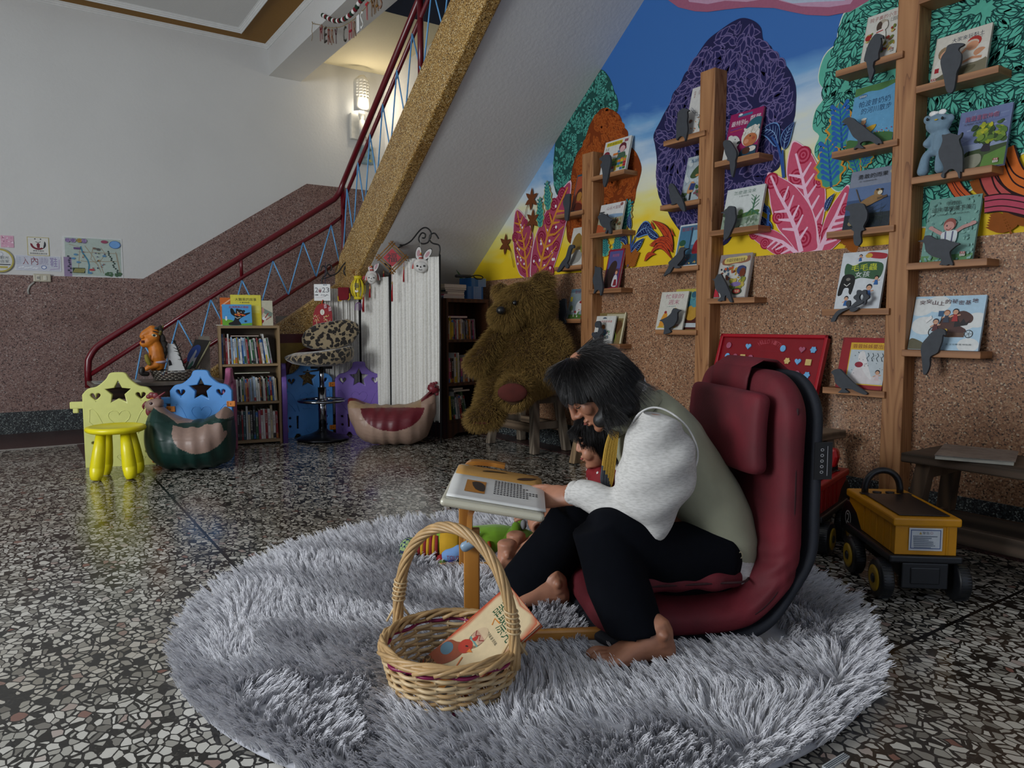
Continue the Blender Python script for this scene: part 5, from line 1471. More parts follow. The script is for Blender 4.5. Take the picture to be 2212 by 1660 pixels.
# 2023 card
k = [(-1.535,1.182),(-1.409,1.054),(-1.474,1.353)]
t = sthing('calendar_card', 'white card with the hand drawn number 2023 hanging by the screen', 'card', (k[0][0]+k[1][0])/2, 5.73, k[1][1])
q = MB(); q.box(k[0][0], k[1][0], 5.728, 5.731, k[1][1], k[0][1]); q.build('card', mat('white_card', '#d5d6d4', .45, .04), t, SF)
A = Art((k[0][0], 5.7275, k[1][1]), (1, 0, 0), (0, 0, 1), k[1][0]-k[0][0], k[0][1]-k[1][1])
for ch, x, y in (('2', .06, .5), ('2', .5, .5), ('3', .74, .5)): A.text(ch, x, y, x+.2, y+.3, '#2a2530')
A.ov(.37, .62, .09, .14, '#6d2630'); A.ov(.37, .7, .06, .06, '#c9b8b0')
A.ov(.18, .35, .09, .04, '#2a2a30'); A.ov(.06, .35, .03, .03, '#2a2a30')
for i in range(9): A.line([(.42+.05*i, .3+.05*math.sin(i)), (.48+.05*i, .36+.04*math.cos(2*i))], .02, '#55525a')
A.line([(.1, .22), (.4, .2), (.6, .24)], .012, '#b98a90'); A.ov(.62, .95, .05, .03, '#26506a'); A.ov(.75, .95, .05, .03, '#26506a')
A.build('drawing', PRINT, t, SF)
q = MB(); q.tube(D2([(-1.439,1.349),(-1.447,1.268),(-1.446,1.175)], 5.73), .002, 5); q.build('ribbon', mat('navy_ribbon', '#2a3050', .7), t, SF)
# red fan shaped ornament below it
o_ = [(-1.547,.857),(-1.541,.947),(-1.515,1.011),(-1.471,1.032),(-1.421,1.018),(-1.397,.961),(-1.396,.857)]
t = sthing('red_ornament', 'rounded red ornament with gold trees and an oval plate below the 2023 card', 'ornament', o_[3][0], 5.72, o_[0][1])
q = MB(); q.prism(o_[:1]+[(p.x, p.y) for p in spline([(a, b, 0) for a, b in o_], 4)][1:], lambda u, v, w: (u, w, v), 5.718, 5.722); q.build('card', mat('red_card', '#8f0f1a', .7), t, SF)
A = Art((o_[0][0], 5.7175, o_[0][1]), (1, 0, 0), (0, 0, 1), o_[-1][0]-o_[0][0], o_[3][1]-o_[0][1])
A.ov(.5, .62, .11, .15, '#d8d2c4'); [A.ov(.5, .55+.05*i, .03, .012, '#6d6250') for i in range(4)]
for cx in (.2, .75):
 A.line([(cx, .02), (cx, .3)], .03, '#c9a878')
 for i in range(26): A.ov(cx+RND.uniform(-.17, .17), .36+RND.uniform(-.14, .14), .02, .018, RND.choice(('#c98a2a', '#d8b25a', '#e0ceb0')))
for x, y in ((.62, .78), (.85, .66)): A.poly([(x, y), (x+.13, y+.03), (x+.11, y+.2), (x-.02, y+.17)], '#b98a94'); A.text('福', x+.02, y+.05, x+.1, y+.15, '#7a1a20')
A.build('gold_print', PRINT, t, SF)
q = MB(); q.tube(D2([(-1.475,1.018),(-1.467,1.061)], 5.72), .004, 6); q.build('cord', mat('orange_cord', '#c9481c', .6), t, SF)
# red pouch
o_ = [(-1.360,1.160),(-1.273,1.160),(-1.274,1.092),(-1.285,1.063),(-1.355,1.056),(-1.361,1.081)]
t = sthing('red_pouch', 'small red felt pouch with yellow edge hanging on the screen', 'pouch', o_[0][0], 5.79, o_[3][1])
q = MB(); q.prism(o_[::-1], lambda u, v, w: (u, w, v), 5.77, 5.79); q.build('pouch', FELT['red'], t, SF, bevel=.006)
q = MB(); q.tube(D2([(-1.360,1.091),(-1.357,1.055),(-1.332,1.055)], 5.77), .004, 6); q.tube(D2([(-1.269,1.113),(-1.266,1.073),(-1.281,1.059)], 5.77), .004, 6); q.build('piping', mat('yellow_felt', '#c9a81c', .9), t, SF)
# bamboo fortune frames
BAM = mat('bamboo', '#8a6236', .5, .2, 30)
def fortune(label, c, r, d, sx=1.):
 cx, cz = c
 t = sthing('fortune_frame', label, 'ornament', cx, d, cz-r*1.1, 'bamboo fortune diamonds')
 q = MB()
 for a in range(4):
  for off in (.55, .72):
   n = Vector((math.cos(PI/4+a*PI/2), 0, math.sin(PI/4+a*PI/2))); tt = Vector((-n.z, 0, n.x))
   p0, p1 = n*r*off*1.0-tt*r*.86, n*r*off+tt*r*.86
   P = [Vector((cx+p.x*sx, d-.004*(a % 2), cz+p.z)) for p in (p0, p1)]
   q.tube(P, .005, 6)
 q.build('bamboo_frame', BAM, t, SF)
 q = MB(); h_ = r*.62; q.add([(cx, d, cz-h_), (cx+h_*sx, d, cz), (cx, d, cz+h_), (cx-h_*sx, d, cz)], [(0, 1, 2, 3)]); q.build('red_paper', mat('red_paper', '#a3202c', .6), t, SF)
 A = Art((cx-.6*h_*sx, d-.0005, cz-.5*h_), (1, 0, 0), (0, 0, 1), 1.15*h_*sx, 1.0*h_); A.text('福', .02, 0, .98, 1, '#141013'); A.build('character', PRINT, t, SF)
 return t
def tassel(t, x, d, z0, z1, z2, col='#b01820', w=.006):
 m = mat('tassel_'+col[1:], col, .7)
 q = MB(); q.tube([(x, d, z0), (x, d, z1)], .0015, 5); q.build('cord', m, t, SF)
 q = MB(); q.lathe([(w*.7, z1+.012), (w, z1), (w*.8, z1-.01)], (x, d, 0), 10); q.build('bead', mat('bead_wood', '#b08a5a', .5), t, SF)
 q = MB()
 for i in range(14):
  a = i*2.4; r0, r1 = w*.5*(i % 3)/2, w*.9*((i*7) % 5)/4+.001
  q.tube([(x+r0*math.cos(a), d+r0*math.sin(a), z1-.008), (x+r1*math.cos(a), d+r1*math.sin(a), (z1+z2)/2), (x+r1*1.2*math.cos(a), d+r1*math.sin(a), z2+.006*(i % 3))], .0016, 4)
 q.build('tassel', m, t, SF)
f1 = [(-.884,1.362),(-.886,1.260),(-.883,1.175),(-.878,1.039),(-.799,1.351),(-.800,1.284),(-.801,1.182)]
t = fortune('bamboo diamond with a red fortune character and tassels on the right screen panel', f1[0], .108, 5.47)
tassel(t, f1[1][0], 5.47, f1[1][1], f1[2][1], f1[3][1]); tassel(t, f1[4][0], 5.47, f1[4][1]+.0, f1[5][1], f1[6][1])
f2 = [(-1.150,1.273),(-1.144,1.160),(-1.142,1.089),(-1.144,.964),(-.992,1.319),(-.992,1.273),(-.994,1.167),(-1.093,1.231),(-1.101,1.153),(-1.106,1.075)]
t = fortune('bamboo diamond with a red fortune character half hidden behind the yellow lantern', f2[0], .10, 5.71, .72)
tassel(t, f2[1][0], 5.69, f2[1][1], f2[2][1], f2[3][1], w=.009); tassel(t, f2[4][0], 5.72, f2[4][1], f2[5][1], f2[6][1]); tassel(t, f2[7][0], 5.69, f2[7][1], f2[8][1], f2[9][1], w=.008)
# yellow lantern
yl = [(-1.247,1.231),(-1.129,1.231),(-1.146,1.064),(-1.239,1.071),(-1.189,1.266),(-1.212,.975)]
t = sthing('paper_lantern', 'yellow ribbed paper lantern with a character on it', 'lantern', yl[4][0], 5.71, yl[2][1])
cx = (yl[0][0]+yl[1][0])/2; zt_, zb_ = yl[0][1], yl[2][1]; zm_ = (zt_+zb_)/2; hh = (zt_-zb_)/2
LY = mat('yellow_paper', '#d2bd1e', .6, .08, 30)
q = MB()
for i in range(8):
 a0 = 2*PI*i/8+.2
 for s_ in (-1, 1):
  pass
 pts = []
 for j in range(9):
  ph = -1+2*j/8; r = .052*math.sqrt(max(.12, 1-ph*ph*.75)); pts.append((r, zm_+ph*hh*.86))
 for j in range(8):
  r0, z0 = pts[j]; r1, z1 = pts[j+1]
  q.add([(cx+r0*math.cos(a0-.3), 5.71+r0*math.sin(a0-.3), z0), (cx+r0*1.12*math.cos(a0), 5.71+r0*1.12*math.sin(a0), z0), (cx+r0*math.cos(a0+.3), 5.71+r0*math.sin(a0+.3), z0), (cx+r1*math.cos(a0-.3), 5.71+r1*math.sin(a0-.3), z1), (cx+r1*1.12*math.cos(a0), 5.71+r1*1.12*math.sin(a0), z1), (cx+r1*math.cos(a0+.3), 5.71+r1*math.sin(a0+.3), z1)], [(0, 1, 4, 3), (1, 2, 5, 4)])
b_ = q.build('ribbed_shade', LY, t, SF)
q = MB(); q.lathe([(.028, zt_-.012), (.032, zt_-.004), (.032, zt_+.012)], (cx, 5.71, 0), 18); q.lathe([(.034, zb_), (.034, zb_+.018)], (cx, 5.71, 0), 18); q.build('rim', LY, t, SF)
A = Art((cx-.025, 5.648, zm_-.01), (1, 0, 0), (0, 0, 1), .05, .05); A.text('春', .1, .2, .9, 1, '#15140f'); A.ov(.5, -.25, .28, .2, '#d8d3c4'); A.ov(.5, -.12, .1, .08, '#b5771c'); A.build('character', PRINT, t, SF)
q = MB(); q.tube(D2([(-1.190,1.231),(-1.182,1.281),(-1.166,1.330)], 5.71), .002, 5); q.build('cord', mat('orange_cord', '#c9481c', .6), t, SF)
mau = mat('mauve_paper', '#8d6f9a', .8)
q = MB()
for i in range(16): a = i*.393; q.tube([(cx, 5.71, zb_-.02), (cx+.022*math.cos(a), 5.71+.022*math.sin(a), zb_-.035), (cx+.03*math.cos(a), 5.71+.03*math.sin(a), zb_-.085)], .0022, 4)
q.build('tassel', mau, t, SF)
# rabbit lanterns
def rabbit(label, c, d, sx, turn):
 cx, cz = c
 t = sthing('rabbit_lantern', label, 'lantern', cx, d, cz-.05, 'white rabbit lanterns')
 WH, PK_, RD, BK = mat('white_plastic_lantern', '#cbc8c2', .4), '#b58a8f', '#b8504a', '#15130f'
 # layered plastic sheets: rainbow wings behind, head in front
 for k in (0, 1, 2):
  q = MB(); r = .082-.012*k; pts = [(cx+sx*r*math.cos(a), cz-.03+r*1.05*math.sin(a)) for a in [PI*i/16 for i in range(17)]]
  dd = d+.03-.004*k
  q.prism(pts, lambda u, v, w: (u+turn*(w-d), w, v), dd, dd+.004, ('#b5b2b0', '#b8504a', '#cbb8a8')[k]); q.build('rainbow', PRINT, t, SF)
 q = MB(); q.ell((cx, d, cz-.018), (.050*sx, .022, .043)); hd_ = q.build('head', WH, t, SF)
 q = MB(); q.ell((cx, d+.008, cz+.0), (.056*sx, .018, .050)); q.build('hood', mat('pale_hood', '#c9c4be', .4), t, SF)
 for s_, dz, tilt in ((-1, 0, .12), (1, .0, .62)):
  q = MB(); pts = [(math.cos(a)*.02, math.sin(a)*.045) for a in [2*PI*i/18 for i in range(18)]]
  ct, sn = math.cos(-tilt), math.sin(-tilt)
  def ear(sc_): return [(cx+sx*(s_*.022+(.6*s_ if s_ > 0 else -.1)*.0+(x*sc_*ct-(y*sc_+.045)*sn)), cz+.035+(x*sc_*sn+(y*sc_+.045)*ct)) for x, y in pts]
  q.prism(ear(1.15), lambda u, v, w: (u, w, v), d, d+.004, BK); e_ = q.build('ear', PRINT, t, SF)
  q = MB(); q.prism(ear(1.0), lambda u, v, w: (u, w, v), d-.001, d, '#d0ccc8'); q.prism(ear(.55), lambda u, v, w: (u, w, v), d-.002, d-.001, PK_); q.build('ear_lining', PRINT, e_, SF)
 A = Art((cx-.05*sx, d-.0235, cz-.06), (1, 0, 0), (0, 0, 1), .1*sx, .085, .0003)
 for x in (.26, .76): A.ov(x, .55, .07, .075, BK)
 A.ov(.5, .47, .055, .06, '#3a2a2a'); A.line([(.36, .32), (.42, .22), (.52, .2), (.6, .26)], .035, BK)
 A.build('face', PRINT, t, SF)
 q = MB()
 for k in range(3): q.lathe([(.016-.003*k, cz+.04+.011*k), (.014-.003*k, cz+.05+.011*k)], (cx, d-.005, 0), 12, ('#b8504a', '#d0cbc4', '#b8504a')[k])
 q.ell((cx, d-.005, cz+.078), .006, col='#c9a02a'); q.build('striped_hat', PRINT, t, SF)
 q = MB(); q.tube([(cx, d, cz+.08), (cx-.003, d, cz+.19)], .0015, 5); q.build('cord', mat('clear_cord', '#a5a5a2', .4), t, SF)
rp = [(-.660,1.305),(-1.012,1.219)]
rabbit('white rabbit lantern facing forward, hung on the right screen panel', rp[0], 5.37, 1., 0)
rabbit('white rabbit lantern turned sideways between the bamboo diamonds', ([(-1.069,1.238)])[0], 5.64, .72, 0)
q = MB(); hk = [(-1.053,1.382),(-1.046,1.372),(-1.068,1.329),(-1.048,1.266),(-1.038,1.230)]; q.tube(spline(D2(hk, 5.70), 5), .005, 7); q.ell(D2(hk, 5.70)[0], .01)
o = q.build('white_hook', mat('white_plastic', '#c9c8c4', .35), None, SF); tag(o, 'white plastic hanger hook above the sideways rabbit lantern', 'hook')
# ================================================================ timber shelf trees on the mural wall
CEDAR = NT('cedar')
v = CEDAR.coords((1, 1, 1))
sx = CEDAR.n('Mapping'); sx.inputs['Scale'].default_value = (7, 7, .7); CEDAR.l(v, sx.inputs[0])
n1 = CEDAR.n('TexNoise', i_Scale=1., i_Detail=2., i_Distortion=.6); CEDAR.l(sx.outputs[0], n1.inputs[0])
w1 = CEDAR.math('FRACT', CEDAR.math('MULTIPLY', n1.outputs[0], 11.))
kn = CEDAR.n('TexVoronoi', feature='F1', i_Scale=3.1); CEDAR.l(CEDAR.coords((2.2, 2.2, 1.)), kn.inputs[0])
knot = CEDAR.math('LESS_THAN', kn.outputs['Distance'], .085)
c = CEDAR.ramp(w1, [(0, '#8f6038'), (.6, '#a5754a'), (.93, '#8a5a33'), (1, '#6f4423')])
c = CEDAR.mix(knot, c, hx('#5a3318'))
CEDAR.base(c); CEDAR.rough(.6); CEDAR.bump(w1, .05, .004); CEDAR = CEDAR.m
CEDARB = woodmat('cedar_board', '#7d5230', '#a07048', 1., .55, 'y')
XF, XW = 3.085, 3.198
def tree(label, y0, y1, ztop, boards):
 """post y0..y1 wide, boards: (front top edge from, to) in y,z"""
 t = thing('shelf_tree', label, 'shelf', ((3.15), (y0+y1)/2, 0))
 MB().box(3.10, XW, y0, y1, 0.005, ztop).build('post', CEDAR, t, bevel=.004)
 bs_ = []
 for p in boards:
  a, b = p[0], p[1]
  z = (a[1]+b[1])/2
  ya, yb = max(a[0], b[0]), min(a[0], b[0])
  MB().box(XF, XW, yb, ya, z-.028, z).build('shelf_board', CEDARB, t, bevel=.002)
  bs_.append((ya, yb, z))
 return bs_
P1, P2, P3 = (3.66, 3.77), (2.685, 2.785), (1.632, 1.722)
T1 = tree('lowest timber post with short book shelves on both sides, nearest the teddy bear', P1[0], P1[1], 1.97, [
 [(3.661,1.806),(3.355,1.806)], [(3.673,1.448),(3.367,1.450)], [(3.677,1.093),(3.371,1.101)], [(3.661,.747),(3.375,.753)],
 [(4.031,1.618),(3.742,1.608)], [(4.039,1.265),(3.754,1.259)], [(4.059,.909),(3.762,.908)]])
T2 = tree('middle timber post with book shelves, in front of the violet painted tree', P2[0], P2[1], 2.215, [
 [(2.662,1.720),(2.383,1.723)], [(2.687,1.364),(2.377,1.369)], [(2.693,1.008),(2.388,1.012)],
 [(3.034,1.904),(2.734,1.901)], [(3.052,1.544),(2.761,1.550)], [(3.059,1.195),(2.761,1.193)], [(3.074,.840),(2.765,.842)]])
T3 = tree('tallest timber post with book shelves, in front of the teal painted tree', P3[0], P3[1], 2.75, [
 [(1.626,1.840),(1.321,1.838)], [(1.628,1.475),(1.326,1.475)], [(1.634,1.127),(1.326,1.125)], [(1.638,.768),(1.332,.767)], [(1.630,2.204),(1.381,2.175)],
 [(1.986,1.998),(1.686,2.001)], [(1.991,1.646),(1.693,1.646)], [(2.003,1.291),(1.692,1.293)], [(2.012,.944),(1.699,.940)], [(1.996,.587),(1.703,.581)]])
def wallbook(label, bd, yl, yr, ztop, cover, draw, th=.012, xb=3.118, a=.235, page='#cfcabb', group=None):
 """picture book leaning back on board bd, left edge yl (far side), right edge yr"""
 z = bd[2]+.001
 h = (ztop-z)/math.cos(a)
 V = (math.sin(a), 0, math.cos(a))
 return picture_book('picture_book', label, (xb, yl, z), (0, -1, 0), V, yl-yr, h, th, cover, draw, group, page)
def q1(pts): return pts[0][0], pts[1][0], pts[2][1]          # yl, yr, ztop from base-left, base-right, top-left
def badge(A, x, y, s=.09):
 q_ = A.w/A.h
 A.rect(x, y+s*.55*q_, x+s*1.1, y+s*1.05*q_, '#8d1a22'); A.rect(x, y, x+s*1.1, y+s*.5*q_, '#d5d1c6'); A.text('漢聲', x+s*.1, y+s*.62*q_, x+s, y+s*q_, '#d8cfc2'); A.text('精選', x+s*.1, y+s*.07*q_, x+s, y+s*.43*q_, '#33302c')
def kid(A, x, y, s, hair, shirt, skin='#c9987a'):
 """small drawn child: head, hair, body, arms"""
 q_ = A.w/A.h
 A.poly([(x-s*.5, y-s*1.6*q_), (x+s*.5, y-s*1.6*q_), (x+s*.28, y-s*.4*q_), (x-s*.28, y-s*.4*q_)], shirt)
 A.line([(x-s*.3, y-s*.6*q_), (x-s*.8, y-s*.9*q_)], s*.2, skin); A.line([(x+s*.3, y-s*.6*q_), (x+s*.8, y-s*.5*q_)], s*.2, skin)
 A.ov(x, y+s*.08, s*.5, s*.5, hair); A.ov(x, y-s*.06, s*.4, s*.4, skin); A.ov(x-s*.14, y-s*.02, s*.05, s*.05, '#2a1c18', n=6); A.ov(x+s*.14, y-s*.02, s*.05, s*.05, '#2a1c18', n=6)
def blotch(A, n, x0, y0, x1, y1, r, cols):
 for i in range(n): A.ov(RND.uniform(x0, x1), RND.uniform(y0, y1), r*RND.uniform(.6, 1.2), r*RND.uniform(.4, .9), RND.choice(cols), RND.uniform(0, 3), 8)
# ---- tallest post, right-hand boards
def b(A):
 A.rect(0, 0, 1, 1, '#c9c4b8'); A.rect(.0, 0, .02, 1, '#aaa598'); A.text('大家來玩黏土', .3, .8, .88, .9, '#1c2340'); A.text('文圖 林麗玲', .62, .755, .86, .785, '#5a554c')
 A.poly(sp2([(.05, .05), (.3, .2), (.6, .24), (.97, .3), (.98, .02), (.1, .02)]), '#77705a'); A.poly(sp2([(.1, .1), (.4, .18), (.8, .2), (.7, .08), (.3, .04)]), '#5f5a44')
 A.ov(.2, .62, .12, .13, '#8a7458'); A.ov(.22, .57, .1, .1, '#c9987a'); A.poly(sp2([(.05, .3), (.12, .5), (.26, .47), (.3, .3), (.2, .24)]), '#d3cfc4'); A.rect(.06, .22, .14, .32, '#9c1f28')
 A.ov(.72, .7, .13, .11, '#a8322c'); A.ov(.69, .67, .12, .08, '#c9b6a4'); A.ov(.7, .62, .11, .09, '#c9906e'); A.ov(.9, .52, .13, .1, '#cfcac0'); A.ov(.85, .45, .11, .08, '#c08a68'); A.poly(sp2([(.6, .42), (.8, .38), (.97, .5), (.97, .3), (.7, .26)]), '#d0cbc0'); A.line([(.55, .3), (.72, .36), (.9, .33)], .05, '#c08a68'); A.line([(.45, .44), (.6, .6)], .05, '#c9906e'); badge(A, .02, .01)
wallbook('cream picture book of children playing with clay, top of the tallest post', T3[0], *q1([(1.589,1.853),(1.382,1.852),(1.558,2.029)]), '#bfb9aa', b)
def b(A):
 A.rect(0, 0, 1, 1, '#6a769c'); A.rect(0, 0, 1, .42, '#8793ad')
 for i in range(14): A.line([(RND.random(), .95-.04*i), (RND.random(), .9-.04*i)], .03, RND.choice(('#7785a8', '#5f6c96', '#8a95b5')))
 A.poly([(0, .1), (.25, .3), (1, .36), (1, 0), (0, 0)], '#3a4a2c'); A.poly(sp2([(.1, .02), (.2, .2), (.5, .24), (.55, .1), (.4, 0)]), '#8a8a78'); A.poly([(.55, 0), (.6, .2), (1, .3), (1, 0)], '#5a8038')
 A.poly(sp2([(.52, .28), (.56, .4), (.5, .5), (.6, .44), (.63, .55), (.67, .43), (.76, .5), (.68, .38), (.7, .26)]), '#2a2430')
 blotch(A, 60, .34, .42, .92, .72, .075, ('#3f5a2c', '#55742f', '#6f8a34', '#2f4522', '#8a9a2c')); blotch(A, 10, .5, .58, .7, .74, .05, ('#b5b02a', '#9aa02c')); A.line([(.3, .22), (.31, .3)], .02, '#1a161a')
 A.text('我最喜歡神樹', .13, .8, .78, .89, '#9a4a62'); A.text('文 鄭清文 圖 陳志賢', .12, .745, .55, .775, '#2c2c3a'); badge(A, .8, .04)
wallbook('blue and green picture book with a big leafy tree, beside the blue doll', T3[1], *q1([(1.488,1.481),(1.301,1.477),(1.466,1.714)]), '#7a86a5', b)
def b(A):
 A.rect(0, 0, 1, 1, '#6f9a90'); A.rect(0, 0, 1, .1, '#5c8a58')
 blotch(A, 120, 0, 0, 1, 1, .035, ('#7aa59a', '#668f88', '#84ada4', '#5f8a84'))
 A.text('你們說，', .36, .86, .66, .93, '#16201f'); A.text('這片草原美不美？', .1, .77, .9, .85, '#16201f'); A.text('文 塔瑞克尤爾 圖 勞倫斯海德', .2, .715, .82, .735, '#2a3a38')
 A.line([(.42, .4), (.28, .46), (.16, .52)], .07, '#b58a84'); A.line([(.6, .42), (.76, .5), (.93, .54)], .07, '#b58a84'); A.ov(.14, .53, .05, .04, '#b58a84'); A.ov(.94, .55, .06, .04, '#b58a84')
 A.poly(sp2([(.36, .42), (.5, .46), (.66, .44), (.64, .26), (.42, .25)]), '#c9cfd0'); A.line([(.44, .45), (.46, .28)], .03, '#5a5a78'); A.line([(.58, .45), (.58, .28)], .03, '#5a5a78'); A.rect(.42, .2, .64, .28, '#54587f')
 A.ov(.5, .56, .12, .13, '#8a4a40'); A.ov(.49, .53, .1, .1, '#c08a80'); A.ov(.45, .54, .015, .02, '#222', n=6); A.line([(.44, .49), (.49, .47), (.54, .5)], .015, '#7a2f30'); badge(A, .78, .05)
wallbook('pale green picture book with a man spreading his arms, on the tallest post', T3[2], *q1([(1.595,1.132),(1.395,1.131),(1.553,1.387)]), '#7fa59a', b)
def b(A):
 A.rect(0, 0, 1, 1, '#a9c6d8')
 for x, y, r in ((.1, .8, .2), (.35, .85, .18), (.75, .5, .16), (.92, .55, .16), (.2, .45, .2), (.6, .4, .2), (.85, .1, .15)): A.ov(x, y, r, r*.7, '#d3d6d4', n=18)
 A.poly(sp2([(0, 0), (.02, .2), (.15, .17), (.3, .06), (.33, 0)]), '#5a5640')
 A.poly(sp2([(.4, .3), (.42, .55), (.55, .64), (.72, .72), (.86, .62), (.84, .5), (.66, .48), (.8, .36), (.62, .24)]), '#4a2c26'); A.poly([(.62, .5), (.66, .58), (.7, .5), (.74, .58), (.78, .5), (.84, .56), (.8, .46), (.62, .42)], '#1a1618'); A.rect(.52, .24, .78, .32, '#5a4030')
 for x, y, r in ((.35, .33, .085), (.84, .3, .06)):
  A.ov(x, y, r, r, '#17181c', n=20); A.ov(x, y, r*.82, r*.82, '#b5c6cf', n=20)
  for k in range(5): A.line([(x, y), (x+r*math.cos(k*1.26), y+r*math.sin(k*1.26)*A.w/A.h)], .006, '#17181c')
 for x, y, h, s_ in ((.5, .68, '#8a5a3c', '#333a4a'), (.62, .7, '#22242c', '#9c2a2a'), (.36, .52, '#2a3040', '#5a2a2a')): kid(A, x, y, .09, h, s_)
 A.line([(.42, .5), (.45, .72)], .008, '#222'); A.rect(.38, .62, .45, .72, '#2f5578'); A.poly([(.2, .55), (.28, .64), (.3, .58), (.22, .49)], '#dcdcda'); A.ov(.52, .36, .025, .025, '#c9a22c')
 for i, ch in enumerate('突突山上的祕密基地'): A.text(ch, .08+.093*i, .84+.02*math.sin(i*1.7), .08+.093*i+.08, .92+.02*math.sin(i*1.7), '#4a1620')
 A.text('文 王文華 圖 林怡湘', .55, .09, .9, .12, '#44545c')
wallbook('wide pale blue picture book of children riding a cart, on the tallest post', T3[3], *q1([(1.630,.768),(1.356,.765),(1.576,.989)]), '#b5c9d6', b)
# ---- tallest post, left-hand boards
def b(A):
 A.rect(0, 0, 1, 1, '#c9c6bd'); A.rect(0, 0, .02, 1, '#a5a298'); A.text('院子裏的小生物', .1, .85, .98, .94, '#8a3a35'); A.text('文 王蘭 圖 張哲銘', .7, .74, .95, .83, '#3c3a36')
 blotch(A, 70, .08, .15, .9, .62, .06, ('#a58a3c', '#8a5a26', '#6f7a3a', '#b5a05a', '#9c3a2a', '#c9b878')); A.ov(.5, .72, .16, .15, '#a59a88'); A.ov(.42, .7, .08, .14, '#4a3a30'); A.ov(.58, .68, .09, .12, '#cfcabf')
 A.poly(sp2([(.25, .3), (.35, .6), (.6, .6), (.62, .3)]), '#d0ccc4'); A.poly(sp2([(.22, .2), (.3, .5), (.4, .5), (.6, .3), (.6, .16)]), '#232c5c'); A.line([(.36, .58), (.55, .6)], .03, '#a82c2c'); A.ov(.14, .52, .08, .08, '#9c2a22'); badge(A, .82, .1)
wallbook('white picture book of a gardening child, top left shelf of the tallest post', T3[5], ([(1.893,2.016),(1.893,2.016)])[0][0], 1.735, ([(1.899,2.216),(1.899,2.216)])[0][1], '#c2beb2', b)
def b(A):
 A.rect(0, 0, 1, 1, '#5f9ac0'); A.poly(sp2([(0, 1), (.0, .86), (.3, .9), (.6, .88), (1, .97), (1, 1)]), '#4f7a48'); A.poly(sp2([(0, 0), (.02, .16), (.3, .12), (.6, .2), (1, .14), (1, 0)]), '#3f6a3a')
 A.ov(.2, .84, .1, .05, '#3f6f9c'); A.text('經典繪本', .12, .82, .28, .86, '#d5d5cc')
 A.text('帕波普奶奶', .14, .66, .82, .76, '#1c3a5f'); A.text('的河川散步', .22, .54, .86, .64, '#1c3a5f')
 blotch(A, 40, 0, .2, 1, .55, .006, ('#a5c9dc',)); A.poly(sp2([(.22, .26), (.6, .33), (.52, .22), (.3, .2)]), '#c29a2c'); A.ov(.32, .4, .055, .06, '#b58a66'); A.ov(.32, .45, .06, .025, '#c9c6bc'); A.poly([(.25, .27), (.27, .35), (.38, .35), (.4, .28)], '#8a2430')
 for i in range(8): A.ov(.6+.05*i, .2+.03*math.sin(i*3), .012, .012, ('#c9a22c', '#b53a4a')[i % 2])
wallbook('sky blue picture book with a figure in a yellow boat, on the tallest post', T3[6], ([(1.946,1.659),(1.946,1.659)])[0][0], 1.735, ([(1.934,1.927),(1.934,1.927)])[0][1], '#5f9ac0', b)
def b(A):
 A.rect(0, 0, 1, 1, '#7d8494'); A.rect(0, .28, 1, .72, '#5a6f94'); A.rect(0, .1, 1, .5, '#3a5074'); A.rect(0, 0, 1, .25, '#242c34')
 for i in range(60): A.line([(RND.random(), RND.uniform(0, .25)), (RND.random()*.1+RND.random()*.9, RND.uniform(.1, .4))], .004, '#39443f')
 A.text('勇敢的雨果', .18, .84, .82, .92, '#14161a'); A.text('文 包祺納杜斯', .22, .79, .6, .81, '#2a2c33'); A.ov(.93, .9, .07, .05, '#b0ab94')
 A.line([(.18, .68), (.32, .45)], .018, '#5a4a34'); A.poly(sp2([(.3, .42), (.5, .52), (.68, .55), (.82, .48), (.66, .42), (.45, .36)]), '#8a6a44'); A.ov(.68, .58, .09, .08, '#8f7048'); A.ov(.72, .57, .05, .045, '#cfc6b0'); A.ov(.66, .62, .03, .02, '#221a14'); A.ov(.75, .62, .03, .02, '#221a14'); A.line([(.68, .47), (.88, .5)], .05, '#5f4a34'); A.ov(.18, .1, .06, .05, '#8a7a5a')
wallbook('dark blue picture book with a leaping brown animal, on the tallest post', T3[7], ([(1.948,1.303),(1.948,1.303)])[0][0], 1.735, ([(1.941,1.560),(1.941,1.560)])[0][1], '#6a7388', b)
def b(A):
 A.rect(0, 0, 1, 1, '#c9ced2'); A.poly(sp2([(.12, .8), (.3, .76), (.5, .82), (.9, .78), (.95, .62), (.85, .5), (.5, .54), (.3, .5), (.12, .6)]), '#35593c'); A.text('毛毛蟲', .25, .66, .82, .78, '#c9cf2a'); A.text('女孩', .36, .55, .68, .65, '#d5dad8')
 A.poly(sp2([(.03, .25), (.06, .5), (.12, .6), (.3, .6), (.38, .5), (.34, .26), (.28, .28), (.26, .36), (.16, .36), (.12, .25)]), '#121315'); A.ov(.22, .55, .1, .06, '#16171a'); A.ov(.22, .52, .05, .035, '#77726a'); A.line([(.14, .44), (.21, .4), (.28, .45)], .016, '#d5d3cc')
 A.poly(sp2([(.55, .92), (.62, .98), (.98, .93), (.95, .85), (.7, .87)]), '#a5303a'); A.ov(.6, .92, .08, .05, '#c9a23c')
 for x, y, s_ in ((.25, .18, .1), (.72, .36, .13), (.42, .92, .07), (.85, .52, .09)): kid(A, x, y, s_, '#14141c', '#2c5f9c')
wallbook('white picture book with a black bear and a green title cloud', T3[8], *q1([(1.974,.945),(1.762,.942),(1.915,1.199)]), '#c9ced2', b)
